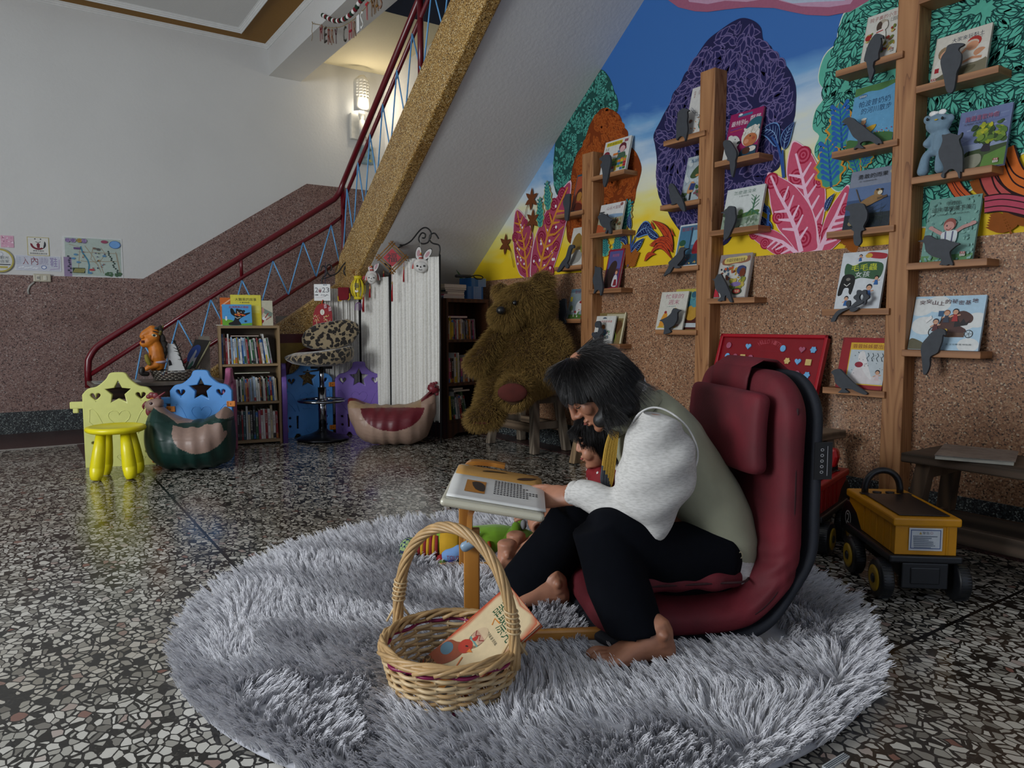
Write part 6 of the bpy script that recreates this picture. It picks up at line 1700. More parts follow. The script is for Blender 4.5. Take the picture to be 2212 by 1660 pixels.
def b(A):
 A.rect(0, 0, 1, 1, '#7a1018'); A.poly(sp2([(.03, .03), (.03, .9), (.2, .97), (.98, .99), (.98, .03)]), '#8d141e'); A.rect(.2, .08, 1, .9, '#d0aa2c'); A.rect(.22, .1, 1, .76, '#b5bfc4'); A.rect(.22, .78, 1, .88, '#cfa02a'); A.text('蓉蓉姊姊要出嫁', .25, .79, 1, .87, '#6d1018')
 A.poly(sp2([(.3, .14), (.42, .5), (.5, .52), (.62, .3), (.95, .2), (.9, .12)]), '#cdc6c6'); A.ov(.45, .64, .05, .05, '#1c1618'); A.ov(.46, .62, .035, .04, '#c9a08a'); A.poly(sp2([(.4, .6), (.5, .74), (.62, .5), (.75, .2), (.6, .3)]), '#d5d3d2'); A.ov(.44, .47, .09, .06, '#8d1a30'); kid(A, .86, .33, .1, '#1c1618', '#c9b5b5')
 for i in range(22): A.ov(RND.uniform(.3, .98), RND.uniform(.3, .74), .008, .008, '#2a3a4a', n=6)
 for i in range(4): A.line([(.6+.1*i, .7), (.63+.1*i, .65), (.59+.1*i, .6), (.63+.1*i, .54)], .01, '#3a4a54')
wallbook('dark red picture book with a bride, on the lowest left shelf of the tallest post', T3[9], ([(1.954,.585),(1.954,.585)])[0][0], 1.735, ([(1.983,.813),(1.983,.813)])[0][1], '#7a1018', b, .014)
def b(A): A.rect(0, 0, 1, 1, '#a59a5a'); A.rect(.05, .05, .95, .95, '#b0a668')
wallbook('plain yellowish book hidden behind the dark red bride book', T3[9], ([(1.910,.588),(1.910,.588)])[0][0], 1.735, ([(1.947,.824),(1.947,.824)])[0][1], '#a59a5a', b, .008, xb=3.136)
# ---- middle post
def b(A):
 A.rect(0, 0, 1, 1, '#8d1a55'); A.rect(0, 0, 1, .2, '#7a1448'); A.rect(.25, .9, .68, .95, '#3a6a8a'); A.ov(.32, .95, .06, .03, '#cfcfd2'); A.text('最特別', .08, .72, .5, .83, '#d9d3d6'); A.text('的', .5, .71, .59, .78, '#d9d3d6'); A.text('鄰居', .64, .75, .95, .87, '#d9d3d6'); A.line([(.08, .65), (.4, .66)], .015, '#4a4a94'); A.line([(.08, .61), (.45, .62)], .012, '#b55a3a')
 A.ov(.85, .55, .3, .32, '#235a68', n=24); A.ov(.75, .42, .27, .26, '#cbc6bb', n=24); blotch(A, 40, .52, .46, .96, .62, .05, ('#d5d1c8', '#c4beb2')); A.ov(.76, .34, .2, .17, '#b0683f', n=20); A.ov(.66, .32, .07, .06, '#c98a68'); A.ov(.86, .36, .05, .04, '#a04a34'); A.ov(.75, .42, .02, .02, '#1c1210'); A.poly(sp2([(.5, .0), (.6, .18), (.98, .2), (1, 0)]), '#1f3f52'); A.ov(.86, .14, .12, .07, '#d0cbc2'); A.ov(.7, .12, .12, .09, '#4a2a1c')
 A.poly(sp2([(0, .0), (0, .3), (.08, .46), (.28, .5), (.42, .42), (.46, .32), (.4, .24), (.5, .1), (.42, .0)]), '#c6c5c0'); A.ov(.14, .49, .07, .05, '#c6c5c0'); A.ov(.43, .33, .06, .04, '#15151a'); A.ov(.16, .38, .016, .016, '#15151a'); A.ov(.3, .42, .016, .016, '#15151a')
wallbook('magenta picture book with a white bear and a child in a fur hood', T2[0], *q1([(2.637,1.734),(2.429,1.736),(2.584,1.969)]), '#8d1a55', b)
def b(A):
 A.rect(0, 0, 1, 1, '#c9cecb'); A.text('怎麼還沒來', .2, .84, .78, .93, '#2f5a48'); A.text('文 圖 林秀穗', .35, .77, .6, .81, '#4a5a54'); A.poly(sp2([(0, 0), (0, .3), (.2, .34), (.5, .26), (.8, .3), (1, .28), (1, 0)]), '#8a9a86'); A.poly(sp2([(.1, .25), (.4, .33), (.9, .4), (.9, .3), (.4, .24)]), '#4f6f3c'); blotch(A, 30, 0, .0, 1, .25, .06, ('#77877a', '#a5ada0', '#62745f'))
 A.line([(.62, .3), (.75, .42), (.95, .28)], .04, '#3a6a4c'); A.line([(.78, .3), (.8, .7)], .03, '#3a6a4c')
 for i in range(9): A.line([(.8, .45+.03*i), (.8+.12*math.cos(i*2), .55+.03*i)], .012, '#4a7a5c')
 blotch(A, 10, 0, .35, .2, .5, .06, ('#3f4f3c', '#53664a')); A.ov(.48, .38, .06, .07, '#6f8f54')
wallbook('white picture book with a misty green pond, on the middle post', T2[1], ([(2.640,1.372),(2.640,1.372)])[0][0], ([(2.401,1.375),(2.401,1.375)])[0][0], ([(2.651,1.580),(2.651,1.580)])[0][1], '#c9cecb', b)
def b(A):
 A.rect(0, 0, 1, 1, '#8f8684'); A.rect(.03, .02, .97, .82, '#bcbab2'); A.poly(sp2([(.1, .78), (.12, .9), (.3, .87), (.5, .9), (.7, .89), (.93, .94), (.93, .82), (.7, .78), (.5, .78), (.3, .75)]), '#8a5a44'); A.poly(sp2([(.18, .79), (.2, .91), (.5, .93), (.82, .94), (.82, .84), (.5, .8)]), '#cdb86a'); A.text('中國民間傳奇故事', .22, .82, .8, .9, '#1c1a18')
 blotch(A, 46, .1, .4, .9, .7, .05, ('#6d2f1c', '#8a4a24', '#a8862c', '#42566a', '#30303c', '#b5502c')); A.ov(.75, .62, .14, .12, '#34406c'); A.ov(.8, .56, .09, .12, '#6a3018'); blotch(A, 20, .4, .2, .9, .42, .07, ('#8a8a2c', '#5f6a3a', '#b5a04a')); A.ov(.66, .3, .16, .06, '#7d6a9a'); A.ov(.72, .14, .15, .09, '#2f4a30'); A.ov(.72, .14, .12, .06, '#a5202a'); A.text('精選', .65, .11, .8, .17, '#d5c9a0'); A.poly([(.03, .02), (.2, .02), (.1, .2), (.03, .2)], '#b52a3a'); A.text('中國', .3, .71, .5, .75, '#2f5a2a')
wallbook('grey bordered picture book with galloping horses and a scroll title', T2[2], *q1([(2.678,1.016),(2.471,1.016),(2.605,1.243)]), '#8f8684', b, .02)
def b(A):
 A.rect(0, 0, 1, 1, '#cbc9c4')
 for tx, x in (('的奧祕', .16), ('出生', .42), ('『透視』', .68)): A.column(tx, x, .93, .1, '#8d5048')
 for i in range(10): A.ov(.18+.075*i, .56-.03*i+.02*math.sin(i*3), .05, .075, '#1c2a44', .3); A.ov(.18+.075*i, .56-.03*i+.02*math.sin(i*3), .034, .058, '#cbc9c4', .3)
 blotch(A, 9, .3, .06, .8, .34, .035, ('#c98a3c', '#b5702c')); A.ov(.26, .3, .09, .08, '#6d3a20'); A.ov(1, .2, .22, .3, '#2f6a5a'); A.ov(1, .2, .17, .24, '#b55a3c'); A.ov(1, .2, .12, .18, '#2f6a5a')
wallbook('white picture book with red vertical lettering and a coiled spring', T2[3], ([(2.912,1.915),(2.912,1.915)])[0][0], 2.79, ([(2.946,2.177),(2.946,2.177)])[0][1], '#cbc9c4', b)
def b(A):
 A.rect(0, 0, 1, 1, '#9fabb0'); blotch(A, 30, 0, .4, 1, 1, .14, ('#aab5ba', '#bcc3c4', '#93a0a8')); A.text('遙遠的北方', .2, .86, 1, .94, '#2a5f84'); A.poly(sp2([(.3, .56), (.5, .72), (.9, .84), (1, .7), (.8, .56), (.5, .5)]), '#3a4f2f'); A.ov(.66, .56, .09, .05, '#b57a44'); A.poly(sp2([(.28, .2), (.4, .42), (.6, .4), (.56, .2)]), '#b5865a'); A.poly([(.36, .26), (.6, .24), (.66, .38), (.42, .4)], '#2a3a6c'); A.rect(.44, .03, .52, .2, '#1c1c20'); blotch(A, 14, 0, 0, .3, .2, .08, ('#34482c', '#4a6038')); blotch(A, 10, .7, .1, 1, .35, .08, ('#7a4a54', '#3a5a34'))
wallbook('grey sky picture book with a child under a large green leaf', T2[4], ([(2.930,1.564),(2.930,1.564)])[0][0], 2.79, ([(2.936,1.803),(2.936,1.803)])[0][1], '#b5bec0', b)
def b(A):
 A.rect(0, 0, 1, 1, '#c3c9ca'); A.rect(.04, .03, 1, .96, '#3f6f8c'); A.text('聖誕老公公', .1, .84, .9, .93, '#8d1c28'); A.rect(.5, .4, .56, .9, '#22384c'); A.rect(.8, .4, .84, .9, '#22384c'); A.rect(.57, .5, .8, .84, '#77a0b5'); A.poly(sp2([(.66, .3), (.68, .5), (.8, .62), (.95, .58), (1, .34), (.85, .28)]), '#8d1a24'); A.ov(.84, .66, .07, .07, '#c9855a'); A.ov(.84, .72, .07, .04, '#a8242c'); A.poly([(.08, .3), (.1, .5), (.3, .56), (.32, .3)], '#a8923a'); A.ov(.22, .56, .13, .1, '#22503a'); A.rect(.04, .03, 1, .28, '#24465c'); blotch(A, 14, .4, .05, .95, .25, .03, ('#8a3a2a', '#c9b05a', '#3a5a3a'))
wallbook('blue picture book of a child in red at a window', T2[5], ([(2.975,1.202),(2.975,1.202)])[0][0], 2.79, ([(2.991,1.434),(2.991,1.434)])[0][1], '#c3c9ca', b)
def b(A):
 A.rect(0, 0, 1, 1, '#c6c3b8'); A.text('忙碌的', .18, .82, .84, .94, '#a0506a'); A.text('週末', .32, .66, .72, .79, '#a0506a'); A.text('文圖 劉旭恭', .3, .6, .62, .625, '#3f7a74'); A.poly(sp2([(.1, .08), (.3, .1), (.36, .4), (.22, .42)]), '#c98a2c'); A.ov(.28, .46, .05, .04, '#8d2a2c'); A.ov(.62, .52, .05, .06, '#c9a22c'); A.rect(.06, .05, .4, .08, '#b5a02c'); A.rect(.6, .05, .8, .1, '#c9a03a'); badge(A, .74, .05)
wallbook('white picture book about a busy weekend, lowest left shelf of the middle post', T2[6], *q1([(3.094,.846),(2.885,.846),(3.008,1.059)]), '#c6c3b8', b, .008, xb=3.105)
def b(A):
 A.rect(0, 0, 1, 1, '#b5a848'); A.rect(0, 0, 1, .9, '#3a6f84'); A.rect(.0, 0, 1, .5, '#4a2018'); A.ov(.66, .4, .22, .2, '#b58a34'); A.rect(0, .06, 1, .16, '#b5bcc0'); blotch(A, 14, .1, .55, .9, .85, .12, ('#4f8a94', '#2f5f74', '#6f9a8a'))
wallbook('yellow topped picture book standing behind the busy weekend book', T2[6], ([(3.008,.845),(3.008,.845)])[0][0], 2.79, ([(3.035,1.077),(3.035,1.077)])[0][1], '#b5a848', b, .01, xb=3.13)
# ---- lowest post
def b(A):
 A.rect(0, 0, 1, 1, '#cacac6'); A.rect(.08, .84, .68, .95, '#c2b01c'); A.text('牛奶盒做玩具', .1, .86, .66, .93, '#1c1c1a'); A.rect(.76, .86, .9, .94, '#8d4a54'); A.text('玩 具', .06, .72, .2, .8, '#7a7a3a')
 for j in range(5):
  for i in range(7):
   if RND.random() < .85: A.rect(.2+.11*i, .06+.075*j, .3+.11*i, .13+.075*j, RND.choice(('#a5222a', '#c9a82a', '#3a6a2f', '#3a6f9c', '#c9702a', '#7d8f2a')))
 for i in range(3): A.rect(.42+.16*i, .52+.06*i, .6+.14*i, .58+.06*i, ('#c9702a', '#3a6f9c', '#8d1a2a')[i])
 A.ov(.74, .72, .13, .12, '#5a1c28'); A.ov(.75, .66, .1, .09, '#c9a0a0'); A.poly([(.58, .38), (.62, .56), (.86, .56), (.92, .4)], '#3f5a44'); A.ov(.15, .58, .12, .1, '#7a1f30'); A.ov(.17, .53, .09, .07, '#c9a0a0'); A.ov(.12, .38, .05, .06, '#c9962c')
wallbook('white picture book of children stacking coloured bricks', T1[0], *q1([(3.619,1.818),(3.380,1.814),(3.596,2.022)]), '#cacac6', b, .014)
def b(A):
 A.rect(0, 0, 1, 1, '#cdccca'); A.text('山谷大冒險', .28, .78, .86, .9, '#7a3a44'); A.ov(.88, .92, .06, .05, '#8d5a54'); A.poly(sp2([(0, 0), (0, .5), (.3, .46), (.6, .5), (1, .48), (1, 0)]), '#9a967c'); A.poly(sp2([(.2, .55), (.5, .62), (1, .58), (1, .5), (.2, .48)]), '#7f9ab5'); A.poly(sp2([(0, 0), (0, .3), (.2, .24), (.4, .1), (.36, 0)]), '#a8502c'); blotch(A, 50, .35, .03, 1, .42, .05, ('#5f5a3a', '#7a4a2c', '#8f8a62', '#44452f', '#a5a08a')); A.rect(.0, .5, .14, .72, '#6f7474'); A.rect(.0, .7, .22, .74, '#33363a')
wallbook('white picture book with a rocky valley, second right shelf of the lowest post', T1[1], *q1([(3.647,1.460),(3.422,1.457),(3.574,1.633)]), '#cdccca', b)
def b(A):
 A.rect(0, 0, 1, 1, '#8a1c34'); A.rect(.07, .05, .93, .95, '#4f4f86'); A.rect(.07, .05, .93, .5, '#4a3560'); A.text('美女與野獸', .28, .8, .72, .88, '#b55a74'); A.poly(sp2([(.1, .05), (.12, .4), (.3, .64), (.55, .7), (.7, .58), (.6, .3), (.66, .05)]), '#33221f'); A.poly(sp2([(.56, .06), (.62, .3), (.8, .32), (.9, .06)]), '#c3c0c4'); A.ov(.75, .42, .1, .11, '#5a3020'); A.ov(.74, .39, .075, .085, '#c9906e'); A.poly([(.64, .06), (.68, .22), (.82, .22), (.88, .06)], '#7a1f28')
wallbook('red framed fairy tale book with a dark shape and a woman', T1[2], *q1([(3.579,1.108),(3.438,1.108),(3.549,1.346)]), '#8a1c34', b, .016)
def b(A):
 A.rect(0, 0, 1, 1, '#c9c8c2'); A.text('小熊的故事書', .2, .76, .84, .84, '#a52028'); A.ov(.46, .9, .1, .05, '#3a4a5a', 0, 14, 0, PI); A.ov(.45, .58, .11, .1, '#7a4a24'); A.poly(sp2([(.32, .3), (.4, .5), (.62, .48), (.64, .3)]), '#4a6a84'); blotch(A, 22, .45, .2, .85, .45, .03, ('#5f7f8a', '#4a7a4a', '#b54a7a'))
wallbook('white picture book with a small brown bear, lowest right shelf of the lowest post', T1[3], *q1([(3.668,.745),(3.475,.750),(3.582,.925)]), '#c9c8c2', b, .008, xb=3.105)
def b(A):
 A.rect(0, 0, 1, 1, '#7d6a40'); A.rect(.3, .82, 1, .96, '#b5ad90'); A.rect(.35, .7, .9, .76, '#5a4a2a'); A.poly(sp2([(.5, .0), (.66, .5), (.8, .74), (.94, .6), (.8, .3), (.7, 0)]), '#55371c'); A.ov(.66, .2, .13, .18, '#6f7a2c'); A.ov(.66, .2, .09, .13, '#23240f'); A.rect(.95, 0, 1, 1, '#c9c0a0')
wallbook('brown picture book standing behind the small bear book', T1[3], ([(3.667,.745),(3.667,.745)])[0][0], ([(3.414,.749),(3.414,.749)])[0][0], ([(3.657,.945),(3.657,.945)])[0][1], '#8f7d54', b, .012, xb=3.128)
def b(A):
 A.rect(0, 0, 1, 1, '#1f4a5c'); A.rect(.05, .05, 1, .95, '#a0482c'); A.text('獅子', .55, .82, .95, .9, '#c9922c'); A.ov(.5, .45, .3, .32, '#4a1f14', n=18); A.ov(.46, .4, .2, .24, '#a5702c', n=18); A.ov(.85, .3, .2, .2, '#a5702c'); A.poly(sp2([(.2, .05), (.3, .24), (.7, .2), (.9, .05)]), '#5a2414')
wallbook('orange picture book with a brown maned animal', T1[4], ([(3.911,1.626),(3.911,1.626)])[0][0], 3.775, ([(3.940,1.869),(3.940,1.869)])[0][1], '#1f4a5c', b)
def b(A):
 A.rect(0, 0, 1, 1, '#c9c6be'); A.text('我', .6, .86, .72, .94, '#3a3a36'); A.poly(sp2([(.1, .3), (.15, .7), (.4, .85), (.7, .7), (.9, .6), (.9, .4), (.5, .4)]), '#8a6a2c'); A.poly(sp2([(.2, .05), (.4, .4), (.8, .3), (.7, .1)]), '#8f8d86'); A.ov(.8, .45, .15, .2, '#8f8a3a')
wallbook('white picture book with a mustard coloured shape', T1[5], ([(3.952,1.268),(3.952,1.268)])[0][0], 3.775, ([(3.941,1.522),(3.941,1.522)])[0][1], '#c9c6be', b)
def b(A):
 A.rect(0, 0, 1, 1, '#7f8c90'); A.rect(0, .88, 1, 1, '#4f6a7a'); A.text('聖誕快樂', .25, .84, .98, .95, '#6d2a3a'); A.rect(.04, .58, .18, .74, '#c9b82a'); A.ov(.65, .4, .2, .24, '#c2c0be'); A.ov(.72, .55, .09, .05, '#8d1c28'); A.rect(.1, .0, 1, .14, '#4a6a2c'); blotch(A, 14, .3, .04, .95, .3, .05, ('#8d2028', '#4a7a34', '#d0ccc6')); A.ov(.2, .35, .1, .12, '#5f6f4a')
wallbook('grey picture book with a white bearded figure in red', T1[6], ([(3.949,.912),(3.949,.912)])[0][0], 3.775, ([(3.978,1.110),(3.978,1.110)])[0][1], '#7f8c90', b)
# ---------------------------------------------------------------- dark bird cut-outs on the shelf edges
SLATE = mat('slate_wood', '#34383e', .65, .12, 40, .05)
def bird(label, pts, kind='bird_cutout', cat='bird cut-out', x=3.083, extra=()):
 t = MB()
 pts = [(p.x, p.y) for p in spline([(a, b_, 0) for a, b_ in pts], 3, True)]
 t.prism(pts, lambda u, v, w: (w, u, v), x-.013, x)
 for e in extra: t.prism(e, lambda u, v, w: (w, u, v), x-.013, x)
 o = t.build(kind, SLATE, bevel=0)
 tag(o, label, cat, 'dark wooden cut-outs on the shelf edges')
bird('dark parrot cut-out with a long tail before the gardening child book', [(1.778,2.090),(1.765,2.079),(1.765,2.067),(1.774,2.073),(1.772,2.054),(1.775,2.035),(1.782,2.014),(1.782,1.991),(1.800,1.985),(1.804,1.965),(1.798,1.945),(1.807,1.920),(1.814,1.901),(1.819,1.923),(1.828,1.963),(1.835,1.993),(1.845,2.000),(1.839,2.031),(1.832,2.052),(1.825,2.068),(1.814,2.083),(1.797,2.096)])
bird('dark crow cut-out with open beak before the yellow boat book', [(1.937,1.763),(1.923,1.775),(1.905,1.778),(1.884,1.768),(1.870,1.753),(1.841,1.728),(1.810,1.698),(1.779,1.671),(1.759,1.653),(1.751,1.635),(1.766,1.638),(1.773,1.634),(1.803,1.655),(1.839,1.659),(1.848,1.649),(1.830,1.632),(1.848,1.633),(1.863,1.638),(1.876,1.633),(1.874,1.642),(1.861,1.652),(1.859,1.668),(1.881,1.689),(1.897,1.716),(1.911,1.743),(1.919,1.750),(1.935,1.750),(1.924,1.756)])
bird('dark crow cut-out looking right before the clay book', [(1.442,1.949),(1.445,1.942),(1.457,1.939),(1.461,1.930),(1.450,1.912),(1.449,1.891),(1.454,1.867),(1.463,1.849),(1.466,1.820),(1.469,1.791),(1.478,1.775),(1.493,1.779),(1.502,1.800),(1.511,1.841),(1.521,1.877),(1.526,1.905),(1.521,1.924),(1.507,1.941),(1.503,1.957),(1.489,1.961),(1.466,1.958)])
bird('dark owl cut-out between the blue doll and the big tree book', [(1.507,1.619),(1.496,1.618),(1.475,1.619),(1.454,1.610),(1.442,1.605),(1.432,1.614),(1.435,1.598),(1.442,1.589),(1.439,1.573),(1.429,1.546),(1.425,1.511),(1.424,1.481),(1.425,1.462),(1.432,1.464),(1.432,1.440),(1.438,1.445),(1.443,1.463),(1.460,1.479),(1.475,1.479),(1.483,1.472),(1.490,1.467),(1.491,1.454),(1.497,1.451),(1.504,1.462),(1.495,1.481),(1.499,1.503),(1.513,1.531),(1.517,1.558),(1.509,1.578),(1.504,1.599)])
bird('dark big-billed bird cut-out before the dark blue mongoose book', [(1.907,1.383),(1.900,1.394),(1.874,1.400),(1.838,1.399),(1.820,1.390),(1.812,1.373),(1.803,1.353),(1.805,1.324),(1.819,1.297),(1.813,1.282),(1.828,1.277),(1.830,1.260),(1.826,1.231),(1.841,1.215),(1.857,1.224),(1.863,1.254),(1.861,1.278),(1.875,1.289),(1.867,1.298),(1.881,1.314),(1.889,1.329),(1.882,1.348),(1.886,1.368),(1.899,1.375)])
bird('dark crow cut-out looking left before the man with spread arms', [(1.582,1.211),(1.562,1.216),(1.556,1.229),(1.538,1.231),(1.523,1.221),(1.507,1.211),(1.482,1.211),(1.456,1.199),(1.422,1.188),(1.434,1.180),(1.446,1.170),(1.457,1.158),(1.453,1.136),(1.443,1.111),(1.447,1.105),(1.458,1.110),(1.468,1.106),(1.481,1.109),(1.494,1.110),(1.488,1.121),(1.489,1.134),(1.508,1.140),(1.530,1.151),(1.549,1.170),(1.554,1.193),(1.561,1.205)])
bird('dark parrot cut-out hanging before the wooden cart book', [(1.461,.849),(1.457,.831),(1.468,.831),(1.471,.804),(1.478,.780),(1.486,.759),(1.508,.746),(1.514,.734),(1.513,.706),(1.523,.675),(1.536,.669),(1.542,.705),(1.546,.735),(1.551,.769),(1.546,.796),(1.527,.821),(1.513,.839),(1.490,.854),(1.473,.855)])
bird('dark slim bird cut-out before the bride book', [(1.946,.655),(1.927,.670),(1.905,.671),(1.886,.655),(1.864,.636),(1.835,.612),(1.807,.594),(1.772,.573),(1.785,.566),(1.820,.576),(1.848,.586),(1.877,.585),(1.858,.570),(1.890,.566),(1.908,.566),(1.891,.583),(1.906,.593),(1.925,.612),(1.933,.642)])
bird('dark parrot cut-out before the magenta white bear book', [(2.595,1.794),(2.594,1.811),(2.579,1.816),(2.561,1.811),(2.542,1.793),(2.527,1.771),(2.511,1.745),(2.510,1.721),(2.516,1.703),(2.515,1.680),(2.523,1.643),(2.531,1.621),(2.541,1.641),(2.548,1.676),(2.552,1.705),(2.567,1.710),(2.567,1.724),(2.580,1.748),(2.587,1.774)])
bird('dark upright crow cut-out before the book with red vertical lettering', [(2.886,2.044),(2.866,2.043),(2.842,2.031),(2.833,2.021),(2.846,2.020),(2.844,1.994),(2.847,1.969),(2.841,1.928),(2.848,1.894),(2.858,1.866),(2.865,1.888),(2.890,1.900),(2.910,1.892),(2.917,1.883),(2.924,1.895),(2.922,1.935),(2.926,1.967),(2.916,1.995),(2.914,2.030)])
bird('dark slanting bird cut-out before the green leaf umbrella book', [(2.975,1.640),(2.965,1.654),(2.947,1.654),(2.925,1.632),(2.903,1.598),(2.874,1.563),(2.863,1.541),(2.852,1.514),(2.848,1.491),(2.865,1.493),(2.887,1.514),(2.909,1.540),(2.930,1.537),(2.958,1.538),(2.948,1.547),(2.963,1.581),(2.967,1.613)])
bird('dark crow cut-out before the misty pond book', [(2.602,1.451),(2.572,1.457),(2.560,1.470),(2.548,1.478),(2.524,1.475),(2.511,1.464),(2.508,1.435),(2.504,1.411),(2.515,1.378),(2.532,1.351),(2.543,1.329),(2.558,1.315),(2.577,1.312),(2.578,1.351),(2.576,1.390),(2.571,1.423),(2.577,1.443)])
bird('dark bird cut-out bowing towards the child at the window book', [(2.819,1.286),(2.847,1.291),(2.861,1.297),(2.881,1.292),(2.895,1.269),(2.919,1.250),(2.944,1.234),(2.965,1.219),(2.961,1.206),(2.968,1.190),(2.986,1.170),(3.001,1.144),(2.978,1.154),(2.953,1.163),(2.932,1.188),(2.921,1.193),(2.914,1.184),(2.879,1.185),(2.879,1.192),(2.897,1.201),(2.873,1.221),(2.852,1.245),(2.850,1.276)])
bird('dark bird cut-out with a notched beak before the galloping horses book', [(2.649,1.111),(2.630,1.112),(2.615,1.131),(2.593,1.135),(2.580,1.117),(2.558,1.086),(2.541,1.056),(2.529,1.036),(2.522,1.012),(2.512,.987),(2.527,.988),(2.540,1.005),(2.556,1.023),(2.564,1.008),(2.564,.996),(2.583,.996),(2.595,.992),(2.608,.999),(2.589,1.014),(2.593,1.031),(2.616,1.049),(2.629,1.075),(2.633,1.100)])
bird('dark short-tailed bird cut-out before the busy weekend book', [(2.867,.949),(2.894,.957),(2.916,.963),(2.930,.952),(2.940,.934),(2.972,.913),(3.027,.894),(3.009,.889),(2.993,.872),(2.989,.843),(2.994,.818),(2.974,.818),(2.941,.827),(2.941,.838),(2.953,.848),(2.920,.864),(2.893,.896),(2.890,.938)])
bird('dark bird cut-out with a split tail before the coloured bricks book', [(3.567,1.899),(3.548,1.908),(3.525,1.916),(3.482,1.911),(3.466,1.895),(3.462,1.859),(3.473,1.821),(3.480,1.792),(3.491,1.758),(3.506,1.730),(3.519,1.722),(3.530,1.749),(3.534,1.801),(3.543,1.838),(3.555,1.861),(3.536,1.878)])
bird('dark wide-winged bird cut-out before the rocky valley book', [(3.577,1.544),(3.554,1.557),(3.531,1.562),(3.499,1.548),(3.492,1.555),(3.487,1.539),(3.453,1.520),(3.430,1.512),(3.456,1.505),(3.460,1.485),(3.452,1.459),(3.451,1.431),(3.470,1.432),(3.478,1.456),(3.494,1.435),(3.505,1.439),(3.494,1.466),(3.522,1.474),(3.550,1.500),(3.562,1.527)])
bird('dark long-bodied bird cut-out before the maned animal book', [(3.853,1.726),(3.875,1.732),(3.902,1.728),(3.924,1.701),(3.930,1.674),(3.914,1.634),(3.914,1.590),(3.904,1.561),(3.882,1.559),(3.873,1.590),(3.865,1.628),(3.857,1.670),(3.857,1.708)])
bird('dark leaning bird cut-out before the mustard shape book', [(3.814,1.390),(3.839,1.396),(3.863,1.389),(3.880,1.360),(3.900,1.320),(3.938,1.292),(3.972,1.258),(3.993,1.227),(3.963,1.228),(3.933,1.250),(3.908,1.264),(3.899,1.248),(3.878,1.244),(3.866,1.261),(3.883,1.278),(3.862,1.302),(3.850,1.342),(3.834,1.371),(3.814,1.372)])
bird('dark eared owl cut-out before the grey bearded figure book', [(3.965,1.034),(3.948,1.031),(3.931,1.044),(3.901,1.040),(3.897,.998),(3.888,.962),(3.896,.930),(3.913,.910),(3.900,.894),(3.902,.878),(3.921,.873),(3.925,.889),(3.947,.894),(3.960,.868),(3.970,.868),(3.973,.894),(3.969,.931),(3.978,.958),(3.965,.994)])
bird('dark owl cut-out before the red framed fairy tale book', [(3.600,1.239),(3.585,1.233),(3.555,1.231),(3.540,1.218),(3.540,1.191),(3.531,1.152),(3.523,1.113),(3.527,1.084),(3.537,1.055),(3.546,1.057),(3.549,1.079),(3.568,1.090),(3.587,1.083),(3.602,1.069),(3.609,1.072),(3.602,1.101),(3.618,1.146),(3.614,1.171),(3.600,1.205)])
bird('dark cut-out of three tulips before the small bear book', [(3.585,.726),(3.586,.769),(3.615,.793),(3.625,.808),(3.613,.821),(3.594,.818),(3.585,.823),(3.573,.814),(3.557,.848),(3.583,.851),(3.595,.868),(3.584,.888),(3.557,.893),(3.541,.878),(3.540,.851),(3.523,.839),(3.519,.819),(3.545,.799),(3.547,.730),(3.555,.727)], 'tulip_cutout', 'flower cut-out')
fc = ([(1.816,.991),(1.786,.990)])
r_ = abs(fc[0][0]-fc[1][0])
fl = [(fc[0][0]+r_*(1.02+.16*math.cos(6*a))*math.cos(a), fc[0][1]+r_*(1.02+.16*math.cos(6*a))*math.sin(a)) for a in [2*PI*i/48 for i in range(48)]]
t = thing('flower_cutout', 'dark flower cut-out with a curved stem before the caterpillar girl book', 'flower cut-out', (3.08, fc[0][0], fc[0][1]-.15), 0, 'dark wooden cut-outs on the shelf edges')
plate('flower', fl, [[(fc[0][0]+.010*math.cos(a), fc[0][1]+.014*math.sin(a)) for a in [2*PI*i/12 for i in range(12)]]], .012, SLATE, t, Matrix(((0, 1, 0, 3.076), (1, 0, 0, 0), (0, 0, 1, 0), (0, 0, 0, 1))), .001)
q = MB(); stm = [(1.800,.971),(1.830,.953),(1.861,.944),(1.897,.929),(1.921,.910),(1.933,.887),(1.953,.887),(1.937,.917),(1.916,.937),(1.882,.946),(1.856,.956),(1.831,.975)]
q.prism(sp2(stm, 3), lambda u, v, w: (w, u, v), 3.064, 3.076); q.prism(sp2([(1.876,.949),(1.883,.966),(1.875,.978),(1.865,.976),(1.864,.956)], 3), lambda u, v, w: (w, u, v), 3.065, 3.0755); q.prism(sp2([(1.866,.941),(1.845,.948),(1.822,.945),(1.840,.931),(1.860,.929)], 3), lambda u, v, w: (w, u, v), 3.066, 3.075); q.build('stem', SLATE, t)
# ---------------------------------------------------------------- blue doll
BD = mat('grey_blue_cloth', '#6d8799', .8, .08, 60, .15, sheen=.2)
dl_ = [(1.551,1.681),(1.596,1.706),(1.507,1.693),(1.542,1.615),(1.584,1.624),(1.585,1.559),(1.599,1.508),(1.535,1.519),(1.549,1.721),(1.578,1.698),(1.520,1.691),(1.544,1.690)]
def X3(p, x=3.13): return Vector((x, p[0], p[1]))
zb_ = T3[1][2]
t = thing('blue_doll', 'grey blue cloth bear doll with a white bow beside the tree book', 'doll', (3.13, dl_[0][0], zb_))
m = MB(); m.ell(X3(dl_[0]), (.035, .050, .042)); m.ell(X3(dl_[1]), (.012, .016, .018)); m.ell(X3(dl_[2]), (.012, .016, .018))
m.limb([X3(dl_[3])+Vector((0, 0, .045)), X3(dl_[3]), X3(dl_[3])-Vector((0, 0, .04))], [.018, .028, .03], 14)
